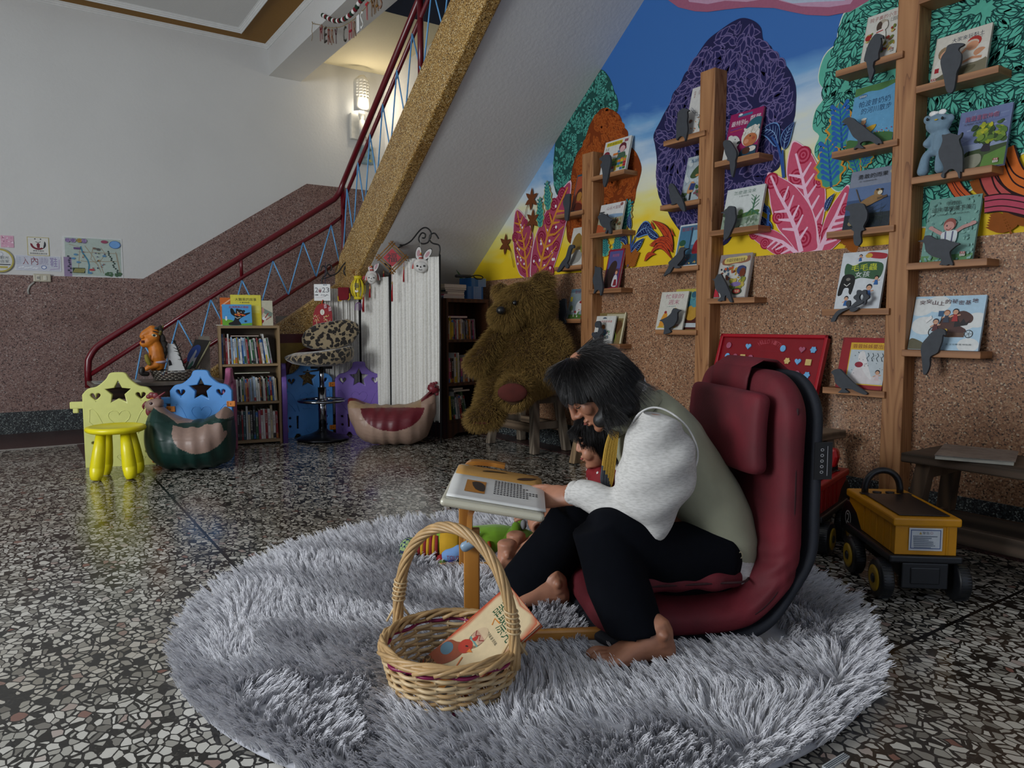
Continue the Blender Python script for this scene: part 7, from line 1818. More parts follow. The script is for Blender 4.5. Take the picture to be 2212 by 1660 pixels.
m.limb([X3(dl_[3])+Vector((0, .02, .03)), X3(dl_[4], 3.115)-Vector((0, 0, .02))], [.012, .019], 12)
m.limb([X3(dl_[3])+Vector((0, -.02, .03)), X3(dl_[3], 3.115)+Vector((0, -.05, -.03))], [.012, .019], 12)
m.limb([X3(dl_[3])+Vector((0, .018, -.045)), X3(dl_[5], 3.115), Vector((3.11, dl_[6][0]-.004, zb_+.02))], [.018, .016, .023], 12)
m.limb([X3(dl_[3])+Vector((0, -.018, -.045)), Vector((3.115, dl_[7][0]-.002, (dl_[3][1]+zb_)/2)), Vector((3.11, dl_[7][0]-.01, zb_+.02))], [.018, .016, .023], 12)
me = remesh(m, .004, 5); me.transform(wm(t).inverted()); put('body', me, BD, t)
q = MB()
for k in (-1, 1): q.ell(X3(dl_[8], 3.115)+Vector((0, k*.018, 0)), (.006, .016, .011))
q.ell(X3(dl_[8], 3.11), .006); q.build('bow', mat('white_ribbon', '#dcdcda', .5), t)
q = MB()
for k in (9, 10): q.ell(X3(dl_[k], 3.094), (.005, .005, .006))
q.build('eye', mat('black_bead', '#0e0e10', .2), t)
q = MB(); q.ell(X3(dl_[11], 3.094), (.004, .007, .003)); q.build('nose', mat('yellow_thread', '#c9a82a', .6), t)
# ---------------------------------------------------------------- red display board, benches and stools
GW = woodmat('weathered_wood', '#4f4438', '#7d7060', 1.2, .75, 'z')
GWY = woodmat('weathered_plank', '#4a3a2a', '#75614c', 1.2, .75, 'y')
def bench(label, y0, y1, x0, x1, h, splay=.05, cat='bench', mt=(GW, GWY), rail=.14):
 t = thing('wooden_bench' if cat == 'bench' else 'wooden_stool', label, cat, ((x0+x1)/2, (y0+y1)/2, 0))
 MB().box(x0, x1, y0, y1, h-.035, h).build('seat_board', mt[1], t, bevel=.005)
 for sx_, x in ((-1, x0+.05), (1, x1-.05)):
  for sy_, y in ((-1, y0+.07), (1, y1-.07)):
   q = MB(); a, b_ = Vector((x, y, h-.035)), Vector((x+sx_*splay*.7, y+sy_*splay, .006)); w = .026
   vs = [p+Vector((dx, dy, 0)) for p in (b_, a) for dx, dy in ((-w, -w), (w, -w), (w, w), (-w, w))]
   q.add(vs, [(0, 3, 2, 1), (4, 5, 6, 7), (0, 1, 5, 4), (1, 2, 6, 5), (2, 3, 7, 6), (3, 0, 4, 7)]); q.build('leg', mt[0], t, bevel=.004)
 MB().box(x0+.03, x1-.03, y0+.06, y0+.09, h-.085, h-.035).build('apron', mt[0], t); MB().box(x0+.03, x1-.03, y1-.09, y1-.06, h-.085, h-.035).build('apron', mt[0], t)
 for x in (x0+.045-.02*splay*5, ): MB().box(x-.02, x+.012, y0+.04, y1-.04, rail, rail+.06).build('stretcher', mt[1], t, bevel=.003)
 MB().box(x1-.05, x1-.02, y0+.05, y1-.05, rail, rail+.06).build('stretcher', mt[1], t, bevel=.003)
 for y in (y0+.045, y1-.065): MB().box(x0+.03, x1-.03, y, y+.025, rail+.02, rail+.07).build('stretcher', mt[0], t, bevel=.003)
 return t
bench('grey weathered wooden stool carrying the teddy bear', 3.93, 4.50, 2.84, 3.13, .42, .06, 'stool')
bench('brown wooden stool behind the woman, next to the bear stool', 2.95, 3.55, 2.86, 3.12, .42, .06, 'stool', (woodmat('tan_wood', '#5f4a34', '#8a7152', 1.2, .7, 'z'), GWY))
bench('wooden bench behind the red floor chair carrying the red display board', 1.86, 2.62, 2.88, 3.07, .40, .04)
tb = bench('dark weathered wooden bench at the right edge by the wall', .20, 1.42, 2.70, 3.0, .40, .05, 'bench', (woodmat('dark_weathered', '#33261a', '#5f4a36', 1., .75, 'z'), woodmat('dark_plank', '#2e2419', '#57473a', 1., .75, 'y')), .10)
# folded grey book on the bench
fb = [(2.656,1.276),(2.930,1.373),(2.982,1.148),(2.746,1.066)]
t = thing('open_book', 'thin open picture book lying flat on the bench at the right edge', 'book', (fb[0][0], fb[0][1], .401))
q = MB(); q.prism(fb, lambda u, v, w: (u, v, w), .402, .414); q.build('pages', mat('grey_white_paper', '#b5b2a5', .6), t)
q = MB(); q.prism([(a+(a-2.85)*.02, b_+(b_-1.25)*.03) for a, b_ in fb], lambda u, v, w: (u, v, w), .4145, .417); q.build('cover', mat('grey_picture', '#77706a', .4, .4, 30), t)
# red board with fridge magnets
kt = [(2.649,.820),(2.018,.827),(2.060,.603)]
ky0, ky1 = kt[0][0], kt[1][0]
za, zb2 = .41, kt[0][1]
ta = .30
L_ = (zb2-za)/math.cos(ta)
O = Vector((3.165-math.sin(ta)*L_, ky0, za)); U = Vector((0, -1, 0)); V = Vector((math.sin(ta), 0, math.cos(ta))); N = U.cross(V)
KM = Matrix(((U.x, V.x, N.x, O.x), (U.y, V.y, N.y, O.y), (U.z, V.z, N.z, O.z), (0, 0, 0, 1)))
KW = ky0-ky1
t = thing('display_board', 'red framed display board with pastel magnets leaning on the wall behind the floor chair', 'board', O)
RB = mat('red_lacquer', '#7d0a18', .3, .05); RF = mat('red_plastic', '#9c0f1f', .25, .05)
q = MB(); q.obox(KM, .01, KW-.01, .01, L_-.01, -.012, 0); q.build('panel', RB, t)
q = MB(); w = .018
for a in ((0, KW, 0, w), (0, KW, L_-w, L_), (0, w, 0, L_), (KW-w, KW, 0, L_)): q.obox(KM, a[0], a[1], a[2], a[3], -.015, .014)
q.build('frame', RF, t, bevel=.004)
A = Art(O+N*.0006, U, V, KW, L_)
for i, ch in enumerate('HELLO KITTY'):
 if ch == ' ': continue
 a = 2.35-i*.157; A.text(ch, .5+.125*math.cos(a)-.013, .80+.06*math.sin(a)*KW/L_, .5+.125*math.cos(a)+.013, .80+.06*math.sin(a)*KW/L_+.05, '#a8404a', a-PI/2)
A.text('50th Anniversary', .42, .79, .58, .81, '#8d2a38'); A.build('lettering', PRINT, t)
MC = {'p': mat('rose_plastic', '#a05068', .4), 'b': mat('powder_blue_plastic', '#6aa3cf', .4), 'y': mat('butter_plastic', '#c9ad6a', .4)}
rows_ = [(.875, 'p..h...b..f', (.11, .17, .23, .29, .35, .45, .55, .66, .74, .82, .91)), ]
lay = [(.10, .855, 'p', 'o'), (.30, .85, 'b', 'h'), (.63, .835, 'b', 'o'), (.80, .83, 'p', 'h'), (.895, .83, 'b', 'f'),
 (.11, .715, 'b', 'o'), (.19, .71, 'p', 'o'), (.265, .71, 'y', 's'), (.345, .705, 'p', 'o'), (.69, .69, 'y', 'f'), (.785, .69, 'b', 'h'), (.875, .685, 'y', 's'),
 (.18, .575, 'y', 's'), (.26, .57, 'b', 'h'), (.62, .55, 'p', 's'), (.71, .55, 'b', 's'), (.80, .545, 'p', 'o'), (.885, .54, 'b', 'f'),
 (.12, .43, 'p', 'o'), (.22, .43, 'b', 'f'), (.62, .41, 'b', 'o'), (.87, .40, 'y', 'f'), (.78, .40, 'p', 'h'), (.7, .41, 'y', 's'), (.3, .3, 'b', 'o'), (.5, .28, 'y', 'h'), (.7, .27, 'p', 'f'), (.87, .26, 'b', 's')]
for x, y, c_, sh_ in lay:
 r = .0155
 if sh_ == 'o': pt = [(r*math.cos(k*PI/10), r*1.1*math.sin(k*PI/10)) for k in range(20)]
 elif sh_ == 'h': pt = heart(0, 0, r*1.1)
 elif sh_ == 's': pt = [(-r, -r), (r, -r), (r, r), (-r, r)]
 else: pt = [(r*(1+.14*math.cos(6*k*PI/18))*math.cos(k*PI/18), r*(1+.14*math.cos(6*k*PI/18))*math.sin(k*PI/18)) for k in range(36)]
 q = MB(); q.prism([(x*KW+a, y*L_+b_) for a, b_ in pt], lambda u, v, w: KM @ Vector((u, v, w)), .0005, .008); q.build('magnet', MC[c_], t, bevel=.002)
# ================================================================ round shaggy rug
RC, RR = (.04, 2.25), 1.0
t = sthing('rug', 'round shaggy pale grey rug in the middle of the terrazzo floor', 'rug', RC[0], RC[1])
RG = mat('rug_backing', '#a9aab0', .95)
q = MB(); q.lathe([(.01, .002), (RR-.01, .002), (RR, .006), (RR-.005, .012), (.01, .012)], (RC[0], RC[1], 0), 96); q.build('backing', RG, t, SF)
rg = np.random.RandomState(5)
NC, NS, K = 17000, 10, 6
rad = np.sqrt(rg.rand(NC))*RR*1.0; ang = rg.rand(NC)*2*PI
c = np.stack([RC[0]+rad*np.cos(ang), RC[1]+rad*np.sin(ang), np.full(NC, .011)], 1)
def free(p, m=0.):                                     # nothing pressed under the seat, basket, feet, stand
 x, y = p[:, 0], p[:, 1]
 u, v_ = x-.50, y-2.19
 a = math.radians(8)
 lx, ly = u*math.cos(a)+v_*math.sin(a), -u*math.sin(a)+v_*math.cos(a)
 k = ~((lx > -.33) & (lx < .24) & (np.abs(ly) < .30))
 k &= ((x+.142)/.12)**2+((y-1.68)/.12)**2 > 1
 k &= ~((np.abs(y-1.925-.1*(x+.11)) < .022) & (x > -.18) & (x < .3)); k &= ~((np.abs(y-2.55) < .02) & (x > -.26) & (x < .15))
 k &= ~((x > .2) & (x < .42) & (np.abs(y-1.79) < .035))
 return k
ok = free(c); c = c[ok]; rad = rad[ok]; ang = ang[ok]; NC = len(c)
fl = 3.6+1.9*vnoise(c*[1, 1, 0], 7., 1)+1.5*vnoise(c*[1, 1, 0], 24., 2)
edge = np.clip((rad-.86*RR)/(.14*RR), 0, 1)
dirx = np.cos(fl)*(1-edge)+np.cos(ang)*edge*1.3; diry = np.sin(fl)*(1-edge)+np.sin(ang)*edge*1.3
lean = .60+.13*vnoise(c*[1, 1, 0], 11., 3)
L = .042*(1+.18*rg.randn(NC)).clip(.6, 1.4)
cl = np.repeat(np.arange(NC), NS); n = len(cl)
root = c[cl]+np.stack([rg.randn(n)*.0048, rg.randn(n)*.0048, np.zeros(n)], 1)
tipo = np.stack([dirx, diry, np.zeros(NC)], 1); tipo = unit(tipo)*(L*np.clip(lean, .25, 1.05))[:, None]
tipo[:, 2] = L*np.sqrt(np.clip(1-(np.clip(lean, .25, .97))**2, .08, 1))*.95
tip = c[cl]+tipo[cl]*(1+.12*rg.randn(n, 1))+rg.randn(n, 3)*[.0028, .0028, .002]
mid = root*.5+tip*.5+np.stack([np.zeros(n), np.zeros(n), .009+.004*rg.randn(n)], 1)
s_ = np.linspace(0, 1, K)[None, :, None]
pts = (1-s_)**2*root[:, None]+2*s_*(1-s_)*mid[:, None]+s_**2*tip[:, None]
M4 = np.array((wm(t).inverted() @ SF), 'f')
pts = pts @ M4[:3, :3].T+M4[:3, 3]
pl_ = strands('pile', pts, .00125, furmat('rug_pile', '#c4c3c8', '#e6e6ea', .6), t, .35); pl_['kind'] = 'stuff'
tg = [(.607,1.341),(.667,1.384),(.660,1.396),(.599,1.353)]
q = MB(); q.prism(tg, lambda u, v, w: (u, v, w), .02, .024, '#b5b8ba'); a, b_ = Vector(tg[0]), Vector(tg[1]); d_ = Vector(tg[3])-a
for k in (.15, .4, .65): q.prism([tuple(a+d_*k), tuple(b_+d_*k), tuple(b_+d_*(k+.1)), tuple(a+d_*(k+.1))], lambda u, v, w: (u, v, w), .024, .0245, '#3f4a54')
q.build('tag', PRINT, t, SF)
# ================================================================ red floor chair
t = sthing('floor_chair', 'dark red legless folding floor chair with navy backing, on the rug', 'chair', .50, 2.19)
FC = SF @ Matrix.Translation((.50, 2.19, 0)) @ Matrix.Rotation(math.radians(8), 4, 'Z')
VR = NT('red_velvet'); v = VR.coords(); nz = VR.n('TexNoise', i_Scale=160., i_Detail=3.); VR.l(v, nz.inputs[0]); n2 = VR.n('TexNoise', i_Scale=7., i_Detail=3.); VR.l(v, n2.inputs[0])
VR.base(VR.ramp(n2.outputs[0], [(.3, '#4a0713'), (.7, '#650c1c')])); VR.rough(.75); VR.b.inputs['Sheen Weight'].default_value = .1; VR.b.inputs['Sheen Roughness'].default_value = .4; VR.b.inputs['Sheen Tint'].default_value = hx('#b04a5a'); VR.bump(nz.outputs[0], .15, .003); VR = VR.m
NV = mat('navy_ticking', '#0d121d', .8, .1, 60, .1)
SEAM = mat('dark_seam', '#2a050c', .8)
def padded(path, half, wid, ends=(.12, .14), n=44, k=7):
 """quilted slab following path (x,z); rounded corners at both ends"""
 P = spline([(x, 0, z) for x, z in path], k)
 ln = [0]
 for i in range(1, len(P)): ln.append(ln[-1]+(P[i]-P[i-1]).length)
 m = MB(); secs = []
 for i, p in enumerate(P):
  tn = (P[min(i+1, len(P)-1)]-P[max(0, i-1)]).normalized(); nr = Vector((-tn.z, 0, tn.x))
  w = wid; h = half
  for d_, e in ((ln[i], ends[0]), (ln[-1]-ln[i], ends[1])):
   if d_ < e: q_ = 1-d_/e; w = min(w, wid-e*(1-math.sqrt(max(0, 1-q_*q_)))); h = min(h, half*(.35+.65*math.sqrt(max(0, 1-q_**3))))
  secs.append((p, Vector((0, w, 0)), nr*h))
 m.loft(secs, n, pw=3.2)
 return m, P
path = [(-.315, .075), (-.2, .078), (-.02, .075), (.07, .082), (.135, .115), (.185, .175), (.21, .25), (.215, .38), (.215, .56), (.215, .665), (.205, .745)]
m, P = padded(path, .052, .30)
me = m.mesh('seat_pad'); v = verts(me); nn = normals(me)
bend = np.exp(-((v[:, 0]-.17)**2+(v[:, 2]-.17)**2)/.012)
v = v+nn*(.006*vnoise(v, 9, 4)+.006*bend*np.sin(v[:, 2]*150-v[:, 0]*150+2*vnoise(v, 14, 2)))[:, None]
setv(me, v); me.transform(wm(t).inverted() @ FC); me.polygons.foreach_set('use_smooth', [True]*len(me.polygons))
put('pad', me, VR, t, sub=1)
pb = [(x+(.066 if z > .2 else .046*max(0, (x-.02)/.2)), z-(.052 if z < .1 else max(0, .052*(1-(z-.1)/.15)))) for x, z in path]
m, _ = padded([(x, max(z, .022)) for x, z in pb], .026, .298)
m.build('backing', NV, t, FC, sub=1)
m, _ = padded([(-.26, .175), (-.1, .182), (.03, .178), (.135, .168)], .05, .275, (.09, .12))
me = m.mesh('c'); v = verts(me); setv(me, v+normals(me)*(.005*vnoise(v, 12, 8)+.004*np.sin(v[:, 0]*60+vnoise(v, 10, 3))*(v[:, 1] < -.2))[:, None]); me.transform(wm(t).inverted() @ FC); me.polygons.foreach_set('use_smooth', [True]*len(me.polygons))
put('seat_cushion', me, VR, t, sub=1)
m, _ = padded([(.135, .465), (.13, .52), (.132, .62), (.142, .69)], .038, .235, (.03, .03))
M2 = FC @ Matrix.Translation((0, -.035, 0))
m.build('head_pillow', VR, t, M2, sub=1)
q = MB(); q.loft([((x, .0, z), (0, .125, 0), Vector((nx, 0, nz_))*.006) for x, z, nx, nz_ in ((.152, .675, 1, 0), (.158, .72, 1, 0), (.168, .752, .8, .6), (.205, .772, 0, 1), (.25, .768, -.4, .9), (.292, .735, -1, .3), (.312, .62, -1, 0))], 16, pw=4); q.build('pillow_strap', VR, t, FC)
# piping along the near and far seams
for sy_ in (-1, 1):
 q = MB(); pp_ = [(p.x+.02, sy_*.292, p.z-.004) for p in P[2:-5]]
 q.tube([(p.x+(nx_:=0)+.0, sy_*(.297), p.z) for p in P[4:-8]], .0035, 6)
 q.tube(spline([(x, sy_*.268, .178) for x in (-.22, -.1, .02, .09)]+[(.13, sy_*.22, .172)], 4), .0035, 6)
 q.build('piping', SEAM, t, FC)
q = MB(); q.obox(FC, .268, .272, -.33, -.295, .46, .56); lb = q.build('label_tag', mat('black_satin', '#0b0c0f', .5), t)
A = Art(FC @ Vector((.2675, -.325, .465)), FC.to_3x3() @ Vector((0, 1, 0)), (0, 0, 1), .03, .09)
A.O = FC @ Vector((.272, -.3305, .46)); A.U = FC.to_3x3() @ Vector((-1, 0, 0)); A.N = FC.to_3x3() @ Vector((0, -1, 0))
q = MB(); q.obox(FC, .262, .312, -.308, -.304, .462, .562);
bpy.data.objects.remove(lb); lb = q.build('label_tag', mat('black_satin', '#0b0c0f', .5), t)
A = Art(FC @ Vector((.262, -.3085, .462)), FC.to_3x3() @ Vector((1, 0, 0)), (0, 0, 1), .05, .1)
for i in range(5): A.ov(.4, .2+.15*i, .1, .08, '#a5a5a8'); A.ov(.4, .2+.15*i, .06, .05, '#0b0c0f')
A.line([(.7, .1), (.7, .9)], .05, '#8a8a8d'); A.build('tag_lettering', PRINT, lb)
# ================================================================ bentwood book stand
BW = woodmat('varnished_bentwood', '#8a5520', '#b47a35', 1.5, .3, 'z'); BWX = woodmat('varnished_rail', '#94602a', '#b9843f', 1.5, .3, 'x')
t = sthing('book_stand', 'low bentwood book stand with a tilted white board, on the rug before the reader', 'stand', -.05, 2.2)
def SP(*p): return [Vector(x) for x in p]
for nm, d0, th in (('near', 1.925, .02), ('far', 2.50, .02)):
 o = .0 if nm == 'near' else -.055
 q = MB(); q.box(-.129+o, -.087+o, d0-.012, d0+.012, .012, .33); q.build('leg', BW, t, SF, bevel=.003)
 arm = SP((-.112+o, d0-.016, .29), (-.112+o, d0-.016, .345), (-.108+o, d0-.012, .378), (-.085+o, d0, .398), (-.02+o, d0, .395), (.03+o, d0, .386))
 q = MB(); P_ = spline(arm, 5)
 vs = []
 for i, p in enumerate(P_):
  tn = (P_[min(i+1, len(P_)-1)]-P_[max(i-1, 0)]).normalized(); nr = Vector((tn.z, 0, -tn.x))
  vs += [p+nr*.007+Vector((0, s2*.02, 0)) for s2 in (-1, 1)]+[p-nr*.007+Vector((0, s2*.02, 0)) for s2 in (1, -1)]
 q.add(vs, [(4*i+k, 4*i+(k+1) % 4, 4*i+4+(k+1) % 4, 4*i+4+k) for i in range(len(P_)-1) for k in range(4)]+[(3, 2, 1, 0), tuple(4*(len(P_)-1)+k for k in range(4))]); q.build('arm', BW, t, SF)
 q = MB(); q.limb([(-.125+o, d0-.028, .287), (-.098+o, d0-.028, .302)], [.014, .013], 14, flat=.8); q.build('knob', mat('grey_blue_knob', '#7f97ad', .35), t, SF)
 q = MB()
 if nm == 'near': q.obox(Matrix.Translation((-.108, d0, 0)) @ Matrix.Rotation(.08, 4, 'Z'), -.05, .42, -.011, .011, .012, .045)
 else: q.obox(Matrix.Translation((-.163, d0, 0)) @ Matrix.Rotation(.06, 4, 'Z'), -.09, .40, -.011, .011, .012, .045)
 q.build('rail', BWX, t, SF, bevel=.008)
tb_ = math.atan2(.045, .27)
BDM = SF @ Matrix.Translation((-.185, 1.865, .427)) @ Matrix.Rotation(-.05, 4, 'X') @ Matrix.Rotation(tb_, 4, 'Y')
CRE = mat('cream_laminate', '#b9b5a2', .25, .03)
q = MB(); q.obox(BDM, 0, .275, 0, .64, -.022, 0); q.build('board', CRE, t, bevel=.014, seg=4)
# open picture book
t = sthing('open_book', 'open picture book with text and amber pictures lying on the white stand board', 'book', -.05, 2.2, .40)
def page(y0, y1, bulge, col, name, lift):
 m = MB(); nx_, ny_ = 10, 14; vs = []
 for j in range(ny_+1):
  for i in range(nx_+1):
   u = i/nx_; w = j/ny_
   y = y0+(y1-y0)*w
   z = .006+bulge*math.sin(PI*min(1, w*1.05)**.6)*(1-.35*w)+lift*w*w
   vs.append(BDM @ Vector((.012+.265*u, y, z)))
 m.add(vs, [(j*(nx_+1)+i, j*(nx_+1)+i+1, (j+1)*(nx_+1)+i+1, (j+1)*(nx_+1)+i) if y1 > y0 else (j*(nx_+1)+i, (j+1)*(nx_+1)+i, (j+1)*(nx_+1)+i+1, j*(nx_+1)+i+1) for j in range(ny_) for i in range(nx_)], None, True)
 o = m.build(name, mat('page_'+col.strip('#'), col, .4, .03), t); so = o.modifiers.new('leaves', 'SOLIDIFY'); so.thickness = .005; so.offset = -1
 def at_(u, w): y = y0+(y1-y0)*w; return BDM @ Vector((.012+.265*u, y, .0066+bulge*math.sin(PI*min(1, w*1.05)**.6)*(1-.35*w)+lift*w*w))
 return o, at_
yg = .325
pn, fn_ = page(yg, .03, .022, '#d3d3d0', 'page', .0)
pf, ff = page(yg, .60, .022, '#b98a45', 'page', .0)
q = MB()
def patch(f, pts, col, off=.0008): q.add([f(*p)+Vector((0, 0, off)) for p in pts], [tuple(range(len(pts)))], col)
for i in range(6): patch(fn_, [(.16+.035*i, .42), (.16+.035*(i+1), .42), (.16+.035*(i+1), .80), (.16+.035*i, .80)], '#b5772a')
patch(fn_, sp2([(.22, .5), (.3, .46), (.36, .56), (.36, .74), (.27, .7)], 2), '#2a211c', .0014)
rr_ = random.Random(2)
for r in range(9):
 w0 = .28+.055*r
 for k in range(rr_.randint(9, 14)): u = .46+.034*k; patch(fn_, [(u, w0), (u+.022, w0), (u+.022, w0+.026), (u, w0+.026)], '#34343a')
q.build('page_print', PRINT, pn)
q = MB(); patch(ff, sp2([(.3, .2), (.5, .3), (.6, .34), (.5, .4), (.34, .3)], 2), '#3a2c1c'); patch(ff, sp2([(.7, .1), (.86, .14), (.95, .3), (.8, .22)], 2), '#3a2418'); patch(ff, sp2([(.86, .62), (.95, .64), (.94, .76), (.86, .72)], 2), '#9c2f22'); patch(ff, [(.0, .0), (.12, .0), (.1, .95), (0, .95)], '#9fb0b5')
q.build('page_print', PRINT, pf)
# ================================================================ willow basket
WIL = [mat('willow', '#b08f62', .45, .18, 25), mat('pale_willow', '#c7ad84', .45, .15, 25), mat('magenta_willow', '#7d0f45', .45, .15, 25)]
bc_ = Vector((-.142, 1.675, 0))
t = sthing('wicker_basket', 'round willow basket with a tall twisted handle and magenta bands, on the rug', 'basket', bc_.x, bc_.y, .012)
def rim(a, z):
 f = (z-.012)/.125; rx = .128+.036*f**.8; ry = .122+.043*f**.8
 return bc_+Vector((rx*math.cos(a), ry*math.sin(a), z))
NST = 22
q = MB()
for k in range(NST):
 a = 2*PI*k/NST; q.tube([rim(a, .012+.118*j/5)*1. for j in range(6)], .0038, 6)
q.build('stakes', WIL[1], t, SF)
q = [MB(), MB(), MB()]
for r in range(13):
 z = .02+.0088*r; mm = 2 if r in (0, 11) else 1 if r % 3 else 0
 P_ = []
 for i in range(NST*6):
  a = 2*PI*i/(NST*6); o = .0058*math.sin(NST/2*a+PI*(r % 2)); p = rim(a, z+.0016*math.sin(5*a+r)); n = Vector((math.cos(a), math.sin(a), 0)); P_.append(p+n*o)
 q[mm].tube(P_, .0046, 6, closed=True)
q[0].build('weave', WIL[0], t, SF); q[1].build('weave', WIL[1], t, SF); q[2].build('band', WIL[2], t, SF)
q = MB()
for ph in range(3):
 for k in range(NST):
  a0 = 2*PI*k/NST; P_ = []
  for j in range(7):
   u = j/6; a = a0+u*.95; z = .124+.016*math.sin(PI*u)+.002*ph; o = .010*math.cos(PI*u*1.0+ph*.4)
   n = Vector((math.cos(a), math.sin(a), 0)); P_.append(rim(a, min(z, .137))+n*o+Vector((0, 0, max(0, z-.137))))
  if k % 3 == ph: q.tube(P_, .0052, 6)
for k in range(3): q.tube([rim(2*PI*i/60, .13+.005*k)+Vector((math.cos(2*PI*i/60), math.sin(2*PI*i/60), 0))*(.006-.006*k) for i in range(60)], .005, 6, closed=True)
q.build('rim_braid', WIL[0], t, SF)
q = MB(); q.lathe([(.005, .013), (.125, .013), (.128, .018), (.005, .018)], bc_, 40, sy=.95); q.build('bottom', WIL[0], t, SF)
h0, h1 = Vector((-.288, 1.800, .10)), Vector((.006, 1.597, .10))
hc = (h0+h1)/2; hd_ = (h1-h0)/2
def harc(u): a = PI*u; return hc-hd_*math.cos(a)*1.0*(1+.05*math.sin(a))+Vector((0, 0, .295*math.sin(a)**.85 if 0 < u < 1 else 0))
ax_n = hd_.cross(Vector((0, 0, 1))).normalized()
q = MB()
for k in range(7):
 P_ = []
 for i in range(61):
  u = i/60; p = harc(u); tn = (harc(min(1, u+.01))-harc(max(0, u-.01))).normalized(); b2 = ax_n; n2_ = tn.cross(b2)
  th = 2*PI*k/7+u*15; r = .0088
  P_.append(p+b2*r*math.cos(th)+n2_*r*math.sin(th))
 q.tube(P_, .0052, 6)
q.build('handle', WIL[0], t, SF)
q = MB()
for e, s_ in ((0, 1), (1, -1)):
 for k in range(5):
  u = .075+.013*k; p = harc(u if e == 0 else 1-u); tn = (harc(min(1, u+.01))-harc(u-.01)).normalized()
  q.tube([p+ax_n*.0155*math.cos(2*PI*i/14)+tn.cross(ax_n)*.0155*math.sin(2*PI*i/14) for i in range(14)], .0024, 5, closed=True)
 for k in range(4): p = harc(.07 if e == 0 else .93); q.tube([p, p+Vector((.02*(k-1.5), .012*(k % 2), -.055))], .0032, 5)
q.build('binding', WIL[1], t, SF)
# picture book standing in the basket
A0, B0, C0 = (Vector(x) for x in ((-.226, 1.74, .045), (-.009, 1.80, .222), (.091, 1.665, .198)))
V = (B0-A0); hgt = V.length; V.normalize(); U = C0-B0; U = U-V*U.dot(V); wdt = U.length; U.normalize()
def b(A):
 A.rect(0, 0, 1, 1, '#b58a6a'); A.rect(0, 0, .035, 1, '#b0482a')
 for i in range(26):
  f = i/26; k = .5*(1-f); A.poly(sp2([(.04+.12*f*.5, .02+.03*f), (.98-.1*f, .02+.05*f), (.98-.05*f, .5), (.96-.1*f, .98-.04*f), (.5, .97-.02*f), (.06+.1*f*.5, .98-.05*f), (.05+.08*f, .5)], 3), tuple(a*(1-f)+b2*f for a, b2 in zip(hx('#b5502f'), hx('#cbb892'))))
 A.text('誰最', .22, .74, .56, .9, '#1f4a2a'); A.text('漂亮', .5, .68, .86, .84, '#1f4a2a'); A.text('文 張秀毓 圖 張秀毓', .42, .6, .75, .63, '#3a3a2c'); A.ov(.2, .93, .09, .09, '#a5242c'); A.ov(.2, .93, .06, .06, '#c98a74')
 A.ov(.42, .52, .13, .19, '#7d6248', -.0, 20); A.ov(.42, .54, .125, .16, '#c0a887', 0, 20); A.rect(.3, .5, .54, .56, '#b08a74'); A.line([(.3, .55), (.36, .52), (.42, .55), (.48, .52), (.54, .55)], .02, '#7d2c22'); A.rect(.3, .47, .54, .485, '#5f8a86'); A.line([(.42, .68), (.36, .73), (.5, .74)], .02, '#c97a22')
 A.poly(sp2([(.02, .06), (.06, .3), (.2, .36), (.36, .42), (.44, .34), (.4, .22), (.24, .1)]), '#8a4428'); A.ov(.38, .4, .13, .11, '#a8321f', .5, 18); A.ov(.16, .26, .12, .1, '#4f6f80', .4, 18); A.ov(.4, .41, .03, .012, '#22100c', .5); A.poly([(.47, .42), (.56, .42), (.48, .38)], '#c9722c'); A.poly(sp2([(.36, .48), (.4, .54), (.44, .49)], 2), '#a52a1f')
 A.poly(sp2([(.44, .0), (.5, .18), (.6, .26), (.74, .26), (.8, .14), (.78, .0)]), '#c07a22'); A.poly(sp2([(.7, .02), (.74, .24), (.84, .32), (.92, .28), (.82, .16), (.8, .02)]), '#3a3226'); A.ov(.64, .18, .03, .012, '#22100c', .6); A.line([(.56, .24), (.5, .33)], .02, '#c9662c'); blotch(A, 26, .0, .0, .26, .1, .05, ('#4a3422', '#6a4c30', '#8a6a44'))
picture_book('picture_book', 'orange picture book with hens and an egg standing in the willow basket', SF @ A0, SF.to_3x3() @ U, SF.to_3x3() @ V, wdt, hgt, .012, '#b0482a', b, None, '#cfc4a8', '#b9542f')
# ================================================================ plush toys on the rug
GRN = mat('lime_plush', '#6c9a12', .85, .1, 40, .1, sheen=.3)
t = sthing('plush_crocodile', 'long lime green plush crocodile with striped tail lying behind the book stand', 'soft toy', -.15, 2.66, .015)
cz = .07
m = MB(); m.limb([(-.26, 2.64, cz), (-.17, 2.65, cz+.005), (-.06, 2.66, cz+.01), (.0, 2.66, cz+.008)], [.045, .055, .056, .05], 18); me = remesh(m, .006, 4); me.transform(wm(t).inverted() @ SF); put('body', me, GRN, t)
m = MB(); m.limb([(-.03, 2.65, cz), (.02, 2.65, cz+.01), (.07, 2.66, cz), (.125, 2.67, cz-.012)], [.048, .052, .036, .03], 18)
for i in range(6): m.ell((.05+.016*i, 2.665, cz+.032-.002*i), .011)
m.ell((.115, 2.655, cz+.012), .014); m.ell((.015, 2.63, cz+.06), (.018, .02, .026)); m.ell((.03, 2.69, cz+.06), (.018, .02, .026)); me = remesh(m, .005, 4); me.transform(wm(t).inverted() @ SF); put('head', me, GRN, t)
q = MB(); q.loft([((-.262, 2.64, cz), (0, .05, 0), (0, 0, .05)), ((-.235, 2.64, cz+.003), (0, .058, 0), (0, 0, .058)), ((-.2, 2.645, cz+.003), (0, .06, 0), (0, 0, .06)), ((-.19, 2.645, cz+.003), (0, .055, 0), (0, 0, .055))], 20); q.build('collar', mat('gold_plush', '#b58a0c', .85), t, SF)
